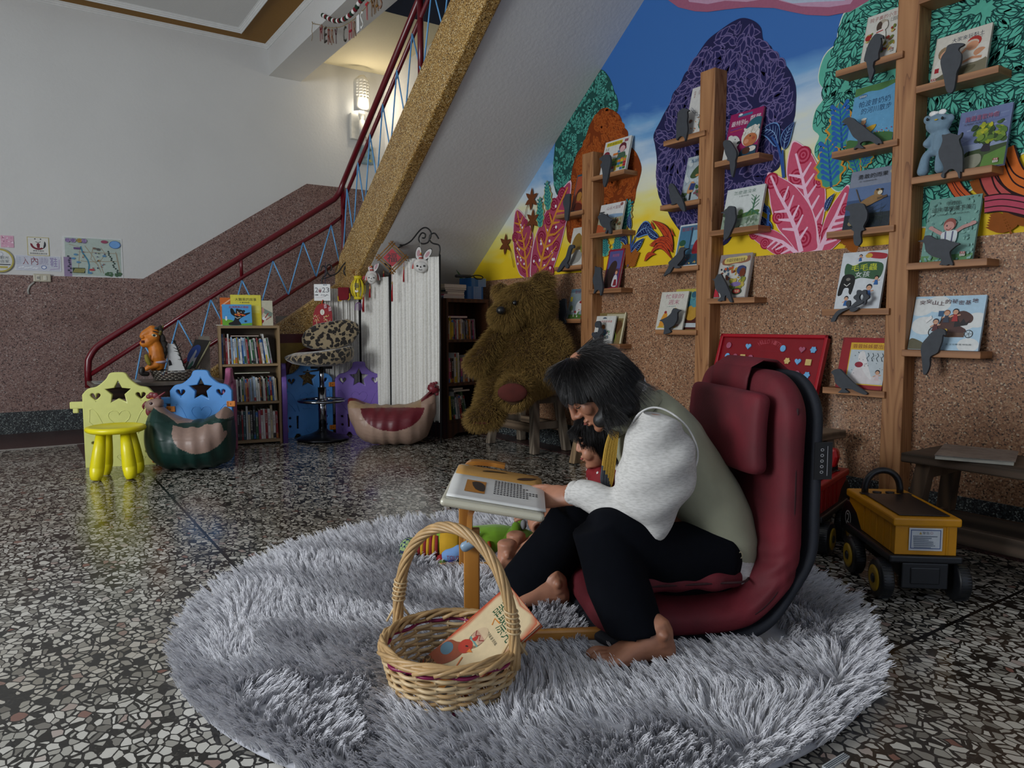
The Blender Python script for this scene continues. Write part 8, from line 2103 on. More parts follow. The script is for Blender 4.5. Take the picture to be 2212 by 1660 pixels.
for i in range(7):
 x = -.268-.011*i; r = .05-.003*i; q = MB(); q.loft([((x, 2.64, cz-.005-.002*i), (0, r, 0), (0, 0, r*.9)), ((x-.011, 2.64, cz-.007-.002*i), (0, r-.003, 0), (0, 0, r*.86))], 18); q.build('tail_stripe', mat('gold_plush', '#b58a0c', .85) if i % 2 else mat('crimson_plush', '#7a1016', .85), t, SF)
CK = NT('checked_cloth'); ck = CK.n('TexChecker', i_Scale=80.); CK.l(CK.coords(), ck.inputs[0]); ck.inputs[1].default_value = hx('#1d2a4f'); ck.inputs[2].default_value = hx('#8aa06a'); CK.base(ck.outputs[0]); CK.rough(.9)
q = MB(); q.ell((-.375, 2.64, .05), (.04, .04, .042)); q.build('tail_tip', CK.m, t, SF)
q = MB(); q.ell((.042, 2.635, cz+.072), (.012, .02, .018)); q.build('eyelid', mat('grey_plush', '#8a8a8d', .9), t, SF)
q = MB(); q.tube([(.02+.01*math.cos(a), 2.602, cz+.02+.01*math.sin(a)) for a in [2*PI*i/12 for i in range(12)]], .0025, 5, closed=True); q.tube([(.112+.008*math.cos(a), 2.632, cz+.012+.008*math.sin(a)) for a in [2*PI*i/12 for i in range(12)]], .0022, 5, closed=True); q.tube(spline([(.0, 2.60, cz-.02), (.04, 2.615, cz-.028), (.09, 2.635, cz-.03)], 4), .002, 5); q.build('stitching', mat('dark_thread', '#1d2a1c', .8), t, SF)
A = Art((-.15, 2.597, cz+.03), (1, 0, 0), (0, 0, 1), .04, .04); A.poly(star(.5, .5, .45, .5), '#6f9aa5'); A.poly(star(.5, .5, .3, .5), '#b58aa5'); A.build('patch', PRINT, t, SF)
q = MB(); q.tube(spline([(-.085, 2.598, cz+.02), (-.08, 2.598, cz+.0), (-.095, 2.598, cz-.015), (-.08, 2.6, cz-.02)], 4), .006, 7); q.build('appliqué'.replace('é', 'e'), mat('orange_plush', '#a5481c', .85), t, SF)
q = MB(); q.limb([(-.235, 2.575, .045), (-.205, 2.575, .05), (-.185, 2.58, .06)], [.022, .026, .026], 14); q.build('foot', mat('powder_plush', '#6a8fc0', .9), t, SF)
A = Art((-.232, 2.546, .04), (1, 0, 0), (0, 0, 1), .045, .014); A.text('TOLO', 0, 0, 1, 1, '#8a1c22'); A.build('foot_lettering', PRINT, t, SF)
for nm, c_, p, r in (('foot_bead', '#8a0f14', (-.255, 2.58, .03), .018), ('foot_bead', '#6a8a3a', (-.25, 2.56, .02), .015), ('foot_bead', '#2a2466', (-.215, 2.555, .02), .017), ('foot_bead', '#a58a1c', (.005, 2.57, .03), .014), ('dotted_foot', '#8d8690', (-.035, 2.585, .035), .028)):
 q = MB(); q.ell(p, r); q.build(nm, mat('bead_'+c_[1:], c_, .8), t, SF)
q = MB(); q.ell((.085, 2.625, .035), (.012, .01, .01)); q.ell((.102, 2.625, .04), (.01, .01, .009)); q.build('tooth', mat('ivory_felt', '#c2c2b5', .9), t, SF)
# brown furry toy in a cane ring
t = sthing('furry_toy', 'small brown furry toy held in a cane mesh beside the crocodile', 'soft toy', .13, 2.60, .015)
q = MB(); q.ell((.135, 2.60, .085), (.05, .05, .052)); b_ = q.build('body', mat('brown_plush', '#4a2c14', .95), t, SF)
p, n_ = sample(b_.data, 5000, 3); g_ = unit(n_+np.random.RandomState(1).randn(5000, 3)*.35)*.022
pts = p[:, None]+g_[:, None]*np.linspace(0, 1, 4)[None, :, None]
strands('fur', pts, .0005, furmat('brown_fur', '#4a2a10', '#7a4a20'), t, .3)
q = MB()
for i in range(9):
 a = .9+.45*i; q.tube(spline([(.10+.05*math.cos(a)*.5, 2.59+.05*math.sin(a)*.6, .015), (.085+.03*math.cos(a+.5), 2.58+.05*math.sin(a+.5), .06), (.09+.02*math.cos(a+1), 2.585+.045*math.sin(a+1), .11)], 4), .003, 5)
for z in (.03, .065, .10): q.tube([(.088+.032*math.cos(a), 2.585+.05*math.sin(a), z+.004*math.sin(5*a)) for a in [2*PI*i/20 for i in range(20)]], .003, 5, closed=True)
q.build('cane_mesh', mat('dark_cane', '#6a4426', .6), t, SF)
# ================================================================ ride-on toy trucks
BLK = mat('black_moulding', '#16181c', .38, .06, 20)
def truck(label, org, ang, col, num, lid):
 t = thing('toy_truck', label, 'toy truck', (org[0], org[1], 0), ang)
 TM = Matrix.Translation((org[0], org[1], 0)) @ Matrix.Rotation(ang, 4, 'Z')
 YT = mat('truck_'+col[1:], col, .35, .04)
 B_ = lambda m, *a: m.obox(TM, *a)
 m = MB(); B_(m, -.11, .11, -.01, .38, .128, .152); m.build('chassis', BLK, t, bevel=.006)
 m = MB(); B_(m, -.07, .07, -.005, .02, .045, .128); B_(m, -.045, .045, -.008, .0, .06, .115); B_(m, -.06, .06, .02, .34, .07, .128); m.build('underbody', BLK, t, bevel=.004)
 m = MB(); pr = [(.0, .153), (.28, .153), (.33, .20), (.40, .225), (.40, .262), (.0, .262)]
 m.prism(pr[::-1], lambda u, v, w: TM @ Vector((w, u, v)), -.092, .092)
 for k in range(5):
  for sx_ in (-1, 1): B_(m, sx_*.093-.002, sx_*.093+.002, .03+.055*k, .036+.055*k, .158, .245)
 B_(m, .06, .066, -.003, .0, .155, .245)
 m.build('tub', YT, t, bevel=.005)
 m = MB(); B_(m, -.102, .102, -.01, .41, .245, .272); m.build('rim', YT, t, bevel=.006)
 m = MB(); B_(m, -.076, .076, .015, .31, .2735, .2765); B_(m, -.085, -.055, .305, .33, .2735, .2765); B_(m, .055, .085, .305, .33, .2735, .2765); m.build('lid', mat('dark_lid', '#1c1311', .4), t, bevel=.001)
 m = MB(); pp_ = [TM @ Vector((.055*math.cos(a)*1.1, .345, .265+.088*math.sin(a)**.7)) for a in [PI*i/18 for i in range(19)]]; m.tube(pp_, .0115, 12); hn = m.build('handle', BLK, t)
 m = MB()
 for x in (-.022, .022): m.lathe([(.015, .273), (.015, .2775)], TM @ Vector((x, .335, 0)), 14)
 m.build('gauge', BLK, t)
 for sx_ in (-1, 1):
  for y in (.035, .27):
   R_ = TM @ Matrix.Translation((sx_*.115, y, .0635)) @ Matrix.Rotation(sx_*PI/2, 4, 'Y')
   m = MB(); m.lathe([(.02, -.018), (.056, -.02), (.0625, -.015), (.0625, .015), (.056, .02), (.04, .021)], (0, 0, 0), 40, None, None)
   m.v = [tuple(R_ @ Vector(p)) for p in m.v]
   w_ = m.build('wheel', BLK, t)
   m = MB(); m.lathe([(.012, .018), (.04, .0205), (.042, .024), (.03, .027), (.018, .025), (.012, .025)], (0, 0, 0), 28); m.v = [tuple(R_ @ Vector(p)) for p in m.v]; m.build('hub', mat('yellow_hub', '#a8860f', .4), w_)
   m = MB(); m.lathe([(.002, .02), (.016, .026), (.012, .029), (.002, .03)], (0, 0, 0), 20); m.v = [tuple(R_ @ Vector(p)) for p in m.v]; m.build('hub_cap', BLK, w_)
   m = MB()
   for k in range(44): a = 2*PI*k/44; m.obox(R_ @ Matrix.Rotation(a, 4, 'Z'), .0615, .0635, -.002, .002, -.014, .014)
   m.build('tread', BLK, w_)
 # cab side with racing number
 m = MB(); m.prism([(.27, .10), (.27, .19), (.32, .235), (.45, .22), (.5, .16), (.5, .10)][::-1], lambda u, v, w: TM @ Vector((w, u, v)), -.09, .09); m.build('cab', BLK, t, bevel=.01)
 A = Art(TM @ Vector((-.0915, .44, .13)), TM.to_3x3() @ Vector((0, -1, 0)), (0, 0, 1), .06, .06)
 A.ov(.5, .5, .48, .48, '#c2c2c0', n=24); A.ov(.5, .5, .4, .4, '#14161a', n=24); A.text(num, .3, .22, .7, .8, '#c2c2c0'); A.build('number', PRINT, t)
 return t, TM
t, TM = truck('yellow ride-on toy truck with black wheels and a warning label, right of the floor chair', (2.33, 1.135), math.radians(-39.7), '#c98a06', '2', 1)
A = Art(TM @ Vector((-.052, -.0035, .168)), TM.to_3x3() @ Vector((1, 0, 0)), (0, 0, 1), .10, .072)
A.rect(0, 0, 1, 1, '#d3d6da'); A.rect(.05, .08, .95, .92, '#3a5a94'); A.rect(.075, .115, .925, .885, '#ced6de'); A.text('警告', .4, .72, .6, .84, '#23304f'); A.poly([(.3, .72), (.38, .72), (.34, .84)], '#b59a4a'); A.ov(.67, .78, .04, .04, '#b5707a'); A.ov(.67, .78, .03, .03, '#ced6de')
for i in range(7):
 for k in range(random.Random(i).randint(10, 17)): A.rect(.12+.045*k, .62-.075*i, .155+.045*k, .655-.075*i, '#4f5f7a')
A.build('warning_label', PRINT, t)
t, TM = truck('red ride-on toy truck partly hidden behind the yellow truck', (2.45, 1.69), math.radians(-72), '#98060c', '1', 0)
m = MB(); m.prism([(-.07, .285), (.07, .285), (.082, .33), (.075, .365), (-.075, .365), (-.082, .33)], lambda u, v, w: TM @ Vector((u, w, v)), .30, .345); m.build('dashboard', mat('truck_98060c', '#98060c', .35), t, bevel=.012)
A = Art(TM @ Vector((-.0955, .12, .165)), TM.to_3x3() @ Vector((0, -1, 0)), (0, 0, 1), .07, .08); A.text('1', .2, .0, .7, 1, '#c2c2c0'); A.build('side_number', PRINT, t)
# ================================================================ the reader, the child and the bear
def skin(name, c1, c2):
 t = NT(name)
 n = t.n('TexNoise', i_Scale=18., i_Detail=5.); t.l(t.coords(), n.inputs[0])
 t.base(t.ramp(n.outputs[0], [(.3, c1), (.7, c2)])); t.rough(.5)
 t.b.inputs['Subsurface Weight'].default_value = .12; t.b.inputs['Subsurface Radius'].default_value = (.012, .004, .002); t.b.inputs['Subsurface Scale'].default_value = .6
 n2 = t.n('TexNoise', i_Scale=130., i_Detail=3.); t.l(t.coords(), n2.inputs[0]); t.bump(n2.outputs[0], .12, .002)
 return t.m
SKIN, SKINC = skin('tanned_skin', '#8f5f47', '#a8745a'), skin('child_skin', '#a06c52', '#b9846a')
def V3(p, d): return Vector((p[0], d, p[1]))
def VD(pts, ds): return [V3(p, d) for p, d in zip(pts, ds)]
def head_mesh(m, C, f, u, l, k=1., child=False):
 """head with brow, nose, lips, chin, lids, ears; f forward, u up, l sideways"""
 f, u, l = f.normalized(), u.normalized(), l.normalized()
 P = lambda a, b, c=0: C+f*(a*k)+u*(b*k)+l*(c*k)
 ck = 1.12 if child else 1.
 rows = [(-.118, .060, .02, .02), (-.108, .080, .0, .036), (-.088, .082, -.02, .048), (-.06, .086, -.045, .056*ck), (-.03, .088, -.07, .064*ck), (0, .083, -.09, .071), (.022, .089, -.096, .074), (.05, .086, -.098, .074), (.08, .068, -.086, .065), (.102, .035, -.055, .043), (.112, .0, -.02, .018)]
 m.loft([(P((a+b)/2, z), f*((a-b)/2*k), l*(w*k)) for z, a, b, w in rows], 36)
 M = Matrix((f, l, u)).transposed()
 e = lambda a, b, c, r: m.ell(P(a, b, c), tuple(x*k for x in r), M, 16, 10)
 if child:
  m.limb([P(.084, .012), P(.1, -.03)], [.007*k, .011*k], 10); e(.094, -.036, 0, (.01, .016, .008))
  for s in (-1, 1): e(.06, -.05, s*.036, (.03, .028, .03))
 else:
  m.limb([P(.086, .02), P(.098, -.01), P(.108, -.034)], [.008*k, .009*k, .011*k], 10)
  for s in (-1, 1): e(.094, -.038, s*.012, (.012, .008, .008)); e(.06, -.03, s*.042, (.022, .02, .024))
 e(.088, -.062, 0, (.010, .022, .006)); e(.087, -.076, 0, (.009, .019, .007)); e(.072, -.103, 0, (.016, .02, .015))
 for s in (-1, 1):
  e(.07, -.002, s*.033, (.014, .018, .012)); e(.076, .02, s*.03, (.012, .026, .008))
  e(-.005, -.012, s*.073, (.017, .008, .03)); e(-.008, -.002, s*.078, (.018, .006, .018))
 return P
def hand(m, W, K, side, dn, curl=True):
 """pointing hand: W wrist, K index knuckle, side towards the little finger, dn away from the back of the hand"""
 ax = (K-W).normalized(); L = .088
 side = (side-ax*side.dot(ax)).normalized(); dn = ax.cross(side) if dn is None else dn
 Q = lambda a, b, c: W+ax*(a*L)+side*b+dn*c
 m.loft([(Q(-.25, .012, .0), side*.022, dn*.018), (Q(.1, .012, .0), side*.027, dn*.018), (Q(.6, .016, .0), side*.036, dn*.016), (Q(.95, .018, .002), side*.038, dn*.014), (Q(1.08, .018, .004), side*.03, dn*.01)], 18)
 m.limb([Q(1., -.012, .0), Q(1.42, -.014, .006), Q(1.72, -.014, .012), Q(1.95, -.014, .018)], [.0095, .0085, .0078, .0065], 10)
 for b, ln in ((.008, 1.), (.027, .94), (.044, .78)):
  m.limb([Q(.98, b, .0), Q(1.0+.36*ln, b, .012), Q(1.0+.36*ln, b, .036), Q(1.0+.06*ln, b*.95, .042)], [.0098, .0092, .0085, .0075], 10)
 m.limb([Q(.2, -.02, .012), Q(.55, -.034, .026), Q(.88, -.03, .038), Q(1.1, -.018, .04)], [.013, .0105, .0095, .008], 10)
 return Q
def foot(m, heel, toe, side, z0=.018, ank=None):
 """bare foot: heel and ball points, side towards the little toe"""
 ax = (toe-heel); L = ax.length; ax.normalize(); side = (side-ax*side.dot(ax)).normalized(); up = Vector((0, 0, 1))
 Q = lambda a, b, c: heel+ax*(a*L)+side*b+up*(c+z0)
 m.loft([(Q(-.03, 0, .03), side*.018, up*.02), (Q(.06, 0, .036), side*.03, up*.034), (Q(.25, 0, .05), side*.034, up*.05), (Q(.5, .002, .043), side*.036, up*.042), (Q(.75, .004, .03), side*.043, up*.029), (Q(.92, .004, .02), side*.046, up*.019), (Q(1.0, .004, .016), side*.04, up*.014)], 22)
 m.limb([Q(.2, 0, .05), Q(.22, 0, .085), ank if ank is not None else Q(.22, 0, .11)], [.036, .033, .035], 16, cap=.3)
 for s_ in (-1, 1): m.ell(Q(.2, s_*.032, .078), .013)
 for b, a1, r in ((-.034, 1.26, .0125), (-.013, 1.24, .0098), (.005, 1.19, .0092), (.021, 1.13, .0088), (.037, 1.05, .0085)):
  m.limb([Q(a1-.28, b, .016), Q(a1-.1, b*1.05, .02), Q(a1, b*1.08, .012)], [r*1.1, r, r*.9], 10)
 return Q
# ---------------------------------------------------------------- woman
W0 = sthing('person', 'grey-haired person in a sage vest and pale sweatshirt bending over a book, pointing at it', 'person', .55, 2.12)
C = V3(([(.238,.699)])[0], 2.10)
f, u, l = Vector((-.75, 0, -.66)), Vector((-.66, 0, .75)), Vector((0, -1, 0))
m = MB()
PH = head_mesh(m, C, f, u, l, .97)
nb = V3(([(.401,.623)])[0], 2.13)
m.limb([PH(-.02, -.04), PH(-.045, -.09), nb], [.052, .05, .06], 18)
sp = VD([(.416,.575),(.500,.457),(.578,.325),(.623,.205)], (2.14, 2.15, 2.15, 2.15))
m.loft([(p, Vector((.1, 0, .05))*k, Vector((0, .15*k, 0))) for p, k in zip(sp, (.8, 1, .95, .95))], 24)
sh, el, wr_ = V3(([(.400,.590)])[0], 2.0), V3(([(.348,.359)])[0], 1.95), V3(([(.172,.400)])[0], 2.035)
m.limb([sh, el], [.048, .04], 14); m.limb([el, wr_], [.042, .027], 14)
Kn = V3(([(.094,.395)])[0], 2.09)
HQ = hand(m, wr_, Kn, Vector((.1, -.75, -.62)), Vector((.15, .35, -.9)).normalized())
shf, elf, wrf = V3(([(.459,.547)])[0], 2.3), V3(([(.359,.300)])[0], 2.52), V3(([(.250,.260)])[0], 2.5)
m.limb([shf, elf], [.048, .04], 14); m.limb([elf, wrf], [.042, .028], 14)
hand(m, wrf, wrf+Vector((-.085, -.03, -.01)), Vector((.1, .75, -.6)), Vector((.1, -.3, -.95)).normalized())
hipn, kn, an = V3(([(.581,.205)])[0], 2.05), V3(([(.231,.343)])[0], 1.94), V3(([(.355,.124)])[0], 1.825)
hipf, kf, af = V3(([(.641,.136)])[0], 2.26), V3(([(.194,.267)])[0], 2.26), V3(([(.048,.043)])[0], 2.21)
kn, kf = kn+Vector((.02, 0, -.035)), kf+Vector((.02, 0, -.035)); afar = V3(([(.108,.081)])[0], 2.19); an = V3(([(.347,.103)])[0], 1.825); km = V3(([(.289,.189)])[0], 1.87)
m.limb([hipn, kn], [.07, .042], 14, cap=.3); m.limb([kn, km, an], [.04, .04, .035], 14, cap=.3); m.limb([hipf, kf], [.07, .042], 14, cap=.3); m.limb([kf, V3(([(.128,.161)])[0], 2.22), afar], [.04, .036, .034], 14, cap=.3)
foot(m, Vector((.408, 1.81, 0)), Vector((.245, 1.787, 0)), Vector((.1, -1, 0)), .02, an)
foot(m, Vector((.168, 2.18, 0)), Vector((.0, 2.16, 0)), Vector((0, 1, 0)), .018, afar)
me = remesh(m, .0034, 5, None, .5)
me.transform(wm(W0).inverted() @ SF); put('body', me, SKIN, W0)
DK = mat('dark_lash', '#1a1210', .6)
q = MB(); q.tube(spline([PH(.072, -.012, .05), PH(.083, -.014, .036), PH(.085, -.011, .022)], 4), .0016, 5); q.tube(spline([PH(.072, -.012, -.05), PH(.083, -.014, -.036), PH(.085, -.011, -.022)], 4), .0016, 5); q.build('eyelash', DK, W0, SF)
for s_ in (-1, 1):
 q = MB(); q.limb([PH(.089, .028, s_*.016), PH(.086, .033, s_*.034), PH(.074, .028, s_*.052)], [.002, .0035, .0015], 8); q.build('eyebrow', DK, W0, SF)
q = MB(); q.limb([PH(.094, -.0685, .016), PH(.0975, -.068, 0), PH(.094, -.0685, -.016)], [.0025, .004, .0025], 8); q.build('lips', mat('lip_skin', '#7d4038', .45), W0, SF)
q = MB(); q.ell(HQ(1.94, -.014, .012), (.005, .004, .003)); q.build('fingernail', mat('nail', '#c49080', .3), W0, SF)
# hair: solid mass, then fine strands lying over it
HM = mat('black_hair_mass', '#0d0b0b', .55, .2, 60, .2, stretch=(1, 1, 1))
m = MB()
MH = Matrix((f.normalized(), l, u.normalized())).transposed()
m.ell(PH(-.022, .018), (.1, .088, .09), MH, 24, 16); m.ell(PH(.056, .066), (.034, .062, .032), MH); m.ell(PH(.086, .046), (.014, .055, .026), MH); m.ell(PH(.03, .082), (.05, .068, .034), MH); m.ell(PH(.058, .084), (.032, .06, .03), MH)
m.ell(PH(.085, .028, .045), (.012, .022, .026), MH); m.ell(PH(.05, .02, .066), (.03, .012, .035), MH); m.ell(PH(-.02, -.03, .07), (.05, .024, .06), MH); m.ell(PH(-.02, -.03, -.07), (.05, .024, .06), MH)
hp = VD([(.305,.683),(.340,.705),(.369,.723),(.318,.643),(.272,.625),(.245,.609),(.292,.616)], (2.10, 2.10, 2.10, 2.06, 2.02, 2.015, 2.03))
for p, r in zip(hp, ((.066, .09, .056), (.038, .075, .034), (.012, .03, .01), (.045, .06, .032), (.036, .04, .034), (.022, .022, .022), (.034, .035, .025))): m.ell(p, r)
m.ell(hp[3]+Vector((0, .1, 0)), (.045, .05, .03)); m.ell(hp[4]+Vector((0, .16, 0)), (.036, .03, .034))
me = remesh(m, .005, 9); me.transform(wm(W0).inverted() @ SF); hr = put('hair', me, HM, W0)
def lay_hair(name, me, parent, crown, n, ln, wv, m, rad, seed, down=.35, lift=.05, keep=None):
 """strands combed away from the crown over the surface of a hair mass"""
 p, nn = sample(me, n, seed); rg = np.random.RandomState(seed)
 K = 7; out = np.empty((n, K, 3)); cur = p+nn*.001; out[:, 0] = cur
 g = np.array((0, 0, -1.))
 fan = 1+.5*rg.rand(n, 1)
 for k in range(1, K):
  d = unit(cur-np.array(crown))+g*down+wv*rg.randn(n, 3)*.5
  d = unit(d-nn*np.sum(d*nn, 1, keepdims=True)*.9+nn*lift*(.3+.5*rg.rand(n, 1)))
  cur = cur+d*(ln/K)*fan; out[:, k] = cur
 if keep is not None: out = out[keep(out)]
 return strands(name, out, rad, m, parent, .3)
FRI = wm(W0).inverted() @ SF
GH = NT('greying_hair'); hi = GH.n('HairInfo'); GH.base(GH.ramp(hi.outputs['Random'], [(0, '#070506'), (.84, '#100d0e'), (.95, '#2c2828'), (1, '#6d696a')])); GH.rough(.38); GH = GH.m
HF, HU, HC = (np.array(x) for x in (FRI.to_3x3() @ f.normalized(), FRI.to_3x3() @ u.normalized(), FRI @ C))
def face_free(o):
 a, b_ = (o-HC) @ HF, (o-HC) @ HU
 bad = ((a > .066) & (b_ < .002)) | (a > .106) | ((a > .036) & (a < .066) & (b_ < -.014) & (b_ > -.04)) | (b_ < -.135) | (a < -.125)
 return ~bad.any(1)
lay_hair('hair_strands', me, hr, FRI @ PH(.005, .115), 21000, .07, .16, GH, .00042, 4, .45, .04, face_free)
lay_hair('flyaway_strands', me, hr, FRI @ PH(.005, .115), 500, .045, .5, GH, .0002, 9, .2, .6, face_free)
# clothes ---------------------------------------------------------
SWE = NT('pale_marl'); v = SWE.coords((1, 1, 4)); nz = SWE.n('TexNoise', i_Scale=70., i_Detail=4.); SWE.l(v, nz.inputs[0]); SWE.base(SWE.ramp(nz.outputs[0], [(.3, '#b0aeaa'), (.6, '#c9c7c3')])); SWE.rough(.9); SWE.bump(nz.outputs[0], .12, .003); SWE = SWE.m
SAGE, NAVYT = mat('sage_cotton', '#96967f', .75, .07, 12, .05), mat('navy_trousers', '#05070e', .9, .1, 50, .08, spec=.12)
def cloth(name, m, vox, it, mt, parent, wrinkle=None, solid=0):
 me = remesh(m, vox, it)
 if wrinkle is not None:
  v = verts(me); setv(me, v+normals(me)*wrinkle(v)[:, None])
 me.transform(wm(parent).inverted() @ SF); me.polygons.foreach_set('use_smooth', [True]*len(me.polygons))
 return put(name, me, mt, parent)
def psec(front, back, d, w):
 """section through two outline points, half depth w"""
 a, b = V3(front, d), V3(back, d); return ((a+b)/2, (b-a)/2, Vector((0, w, 0)))
vf = [(.531,.268),(.482,.308),(.433,.346),(.384,.381),(.331,.439),(.302,.503),(.290,.550),(.287,.572)]
vb = [(.714,.166),(.722,.251),(.698,.336),(.659,.414),(.606,.501),(.550,.583),(.485,.647),(.439,.682)]
m = MB(); m.loft([psec(a, b, 2.15, w) for a, b, w in zip(vf, vb, (.168, .176, .18, .184, .188, .18, .135, .085))], 40, pw=2.3)
me = remesh(m, .007, 8)
def wrk(v):
 s_, z = v[:, 0], v[:, 2]
 low = np.clip((.46-z)/.2, 0, 1)
 a = np.sin((z*.9+s_*.55)*72+3*vnoise(v, 7, 2))*np.clip(vnoise(v, 9, 5)+.3, 0, 1)
 return .011*low*a+.003*vnoise(v, 22, 3)+.004*np.sin((z-s_*.6)*50+2*vnoise(v, 8, 7))*np.clip(vnoise(v, 6, 11), 0, 1)
cloth('vest', m, .006, 8, SAGE, W0, wrk)
q = MB(); cl0 = psec(([(.274,.567)])[0], ([(.397,.689)])[0], 2.13, .088); cl1 = psec(([(.285,.540)])[0], ([(.440,.671)])[0], 2.13, .105); cl2 = psec(([(.268,.581)])[0], ([(.386,.706)])[0], 2.13, .086)
n = 32; vs = []
for c_, a, b_ in (cl1, cl0, cl2):
 vs += [c_+a*math.cos(2*PI*k/n)+b_*math.sin(2*PI*k/n) for k in range(n)]
q.add(vs, [(r*n+k, r*n+(k+1) % n, (r+1)*n+(k+1) % n, (r+1)*n+k) for r in (0, 1) for k in range(n)], None, True); o = q.build('vest_collar', SAGE, W0, SF, sub=1); o.modifiers.new('cloth', 'SOLIDIFY').thickness = .006
q = MB(); cA = psec(([(.304,.571)])[0], ([(.399,.680)])[0], 2.13, .078); cB = psec(([(.287,.598)])[0], ([(.383,.725)])[0], 2.13, .076); vs = []
for c_, a, b_ in (cA, cB): vs += [c_+a*math.cos(2*PI*k/n)+b_*math.sin(2*PI*k/n) for k in range(n)]
q.add(vs, [(k, (k+1) % n, n+(k+1) % n, n+k) for k in range(n)], None, True); o = q.build('shirt_collar', mat('white_cotton', '#cfcdca', .85), W0, SF); o.modifiers.new('cloth', 'SOLIDIFY').thickness = .004
# sleeve
sc_ = [(.408,.624),(.406,.573),(.399,.512),(.382,.439),(.352,.379),(.359,.327)]
shv = ((46, 16), (66, 14), (84, 9), (82, 12), (68, 24), (32, 30))
m = MB(); m.loft([(V3(c_, 1.99-.012*i), Vector((a*.00125, 0, -b_*.00125)), Vector((0, w, 0))) for i, (c_, (a, b_), w) in enumerate(zip(sc_, shv, (.05, .078, .088, .082, .066, .04)))], 30, pw=2.2)
fa = VD([(.355,.345),(.291,.379),(.234,.397),(.185,.406)], (1.95, 1.96, 1.985, 2.02)); m.limb(fa, [.045, .047, .043, .036], 20, cap=.3)
cloth('sweatshirt_sleeve', m, .006, 7, SWE, W0, lambda v: .0075*np.sin((v[:, 2]*1.1-v[:, 0]*.5)*58+2.5*vnoise(v, 9, 4))*np.clip(vnoise(v, 8, 1)+.25, 0, 1)+.0022*vnoise(v, 30, 6))
q = MB(); q.limb(VD([(.200,.397),(.168,.402)], (2.01, 2.035)), [.034, .035], 22, cap=.15); cloth('cuff', q, .004, 3, SWE, W0, lambda v: .0012*np.sin(np.arctan2(v[:, 1]-2.02, v[:, 2]-.39)*40))
m = MB(); m.limb([shf, elf], [.085, .06], 18, cap=.3); m.limb([elf, elf.lerp(wrf, .85)], [.055, .04], 18, cap=.2); cloth('sweatshirt_sleeve', m, .008, 6, SWE, W0, lambda v: .004*vnoise(v, 20, 3))
# armhole piping and seams
q = MB(); ah = [(.322,.593),(.346,.631),(.385,.648),(.428,.636),(.471,.600),(.496,.550),(.498,.506),(.479,.454)]
q.tube(spline(VD(ah, (1.985, 1.985, 1.985, 1.98, 1.97, 1.955, 1.95, 1.955)), 5), .0028, 6); q.build('armhole_edge', mat('white_cotton', '#cfcdca', .85), W0, SF)
# white hem under the vest
hf_ = [(.545,.283),(.553,.233),(.588,.184)]; hb_ = [(.714,.191),(.709,.138),(.685,.101)]
m = MB(); m.loft([psec(a, b_, 2.15, w) for a, b_, w in zip(hf_, hb_, (.165, .176, .165))], 36, pw=2.4); cloth('shirt_hem', m, .007, 5, SWE, W0, lambda v: .002*vnoise(v, 40, 4))
A = MB()
for s_ in [(.583,.260),(.628,.241)]: A.tube([V3((s_[0]+.0055*math.cos(k*PI/6), s_[1]+.009*math.sin(k*PI/6)), 1.972) for k in range(12)], .0016, 5, closed=True)
A.build('eyelet', mat('brass_eyelet', '#b5ab8a', .35, metal=.6), W0, SF)
# trousers
m = MB()
m.loft([((p.x, 2.155, p.z), Vector((.085, 0, .05))*k, Vector((0, .17*k, 0))) for p, k in zip(VD([(.587,.233),(.613,.176),(.631,.127)], (2.15,)*3), (.9, 1.08, .9))], 28)
m.limb(VD([(.580,.216),(.431,.225),(.308,.298),(.239,.326)], (2.05, 2.0, 1.955, 1.935)), [.105, .1, .085, .07], 24, cap=.5)
shn = [V3(([(.226,.344)])[0], 1.935), V3(([(.255,.264)])[0], 1.9), V3(([(.281,.181)])[0], 1.87), V3(([(.317,.091)])[0], 1.83)]
m.loft([(p, Vector((a, 0, b_)), Vector((0, w, 0))) for p, a, b_, w in zip(shn, (.068, .078, .084, .074), (.03, .012, .006, .012), (.066, .07, .075, .074))], 26)
m.limb(VD([(.645,.134),(.470,.166),(.310,.240),(.197,.267)], (2.26, 2.26, 2.26, 2.26)), [.1, .09, .08, .068], 24, cap=.5)
shf_ = VD([(.194,.271),(.149,.190),(.083,.102),(.023,.023)], (2.26, 2.25, 2.23, 2.215))
m.loft([(p, Vector((.062, 0, -.045))*k, Vector((0, .07*k, 0))) for p, k in zip(shf_, (1., 1.12, 1.2, 1.2))], 26)
cloth('trousers', m, .006, 7, NAVYT, W0, lambda v: .004*np.sin((v[:, 2]+v[:, 0]*.7)*60+3*vnoise(v, 8, 2))*np.clip(vnoise(v, 9, 5), 0, 1)+.002*vnoise(v, 18, 3))
# pleated scarf
def scarf_col(c): k = np.array([hx('#a8842c'), hx('#3d4046'), hx('#b59238')]); return np.where((vnoise(c*[1, 1, .35], 60, 3) > .35)[:, None], k[1], k[0])
q = MB(); vs = []; nr_, nc_ = 18, 44
e0 = [(.278,.580),(.263,.535),(.254,.476),(.251,.430),(.267,.403)]; e1 = [(.298,.574),(.294,.528),(.289,.476),(.284,.437),(.274,.403)]
L0, L1 = spline([V3(p, 2.05) for p in e0], 4), spline([V3(p, 2.03) for p in e1], 4)
for a, b_ in zip(L0, L1):
 for k in range(nc_+1): w = k/nc_; vs.append(a.lerp(b_, w)+Vector((0, .007*math.sin(w*62), .0)))
q.add(vs, [(r*(nc_+1)+k, r*(nc_+1)+k+1, (r+1)*(nc_+1)+k+1, (r+1)*(nc_+1)+k) for r in range(len(L0)-1) for k in range(nc_)], None, True)
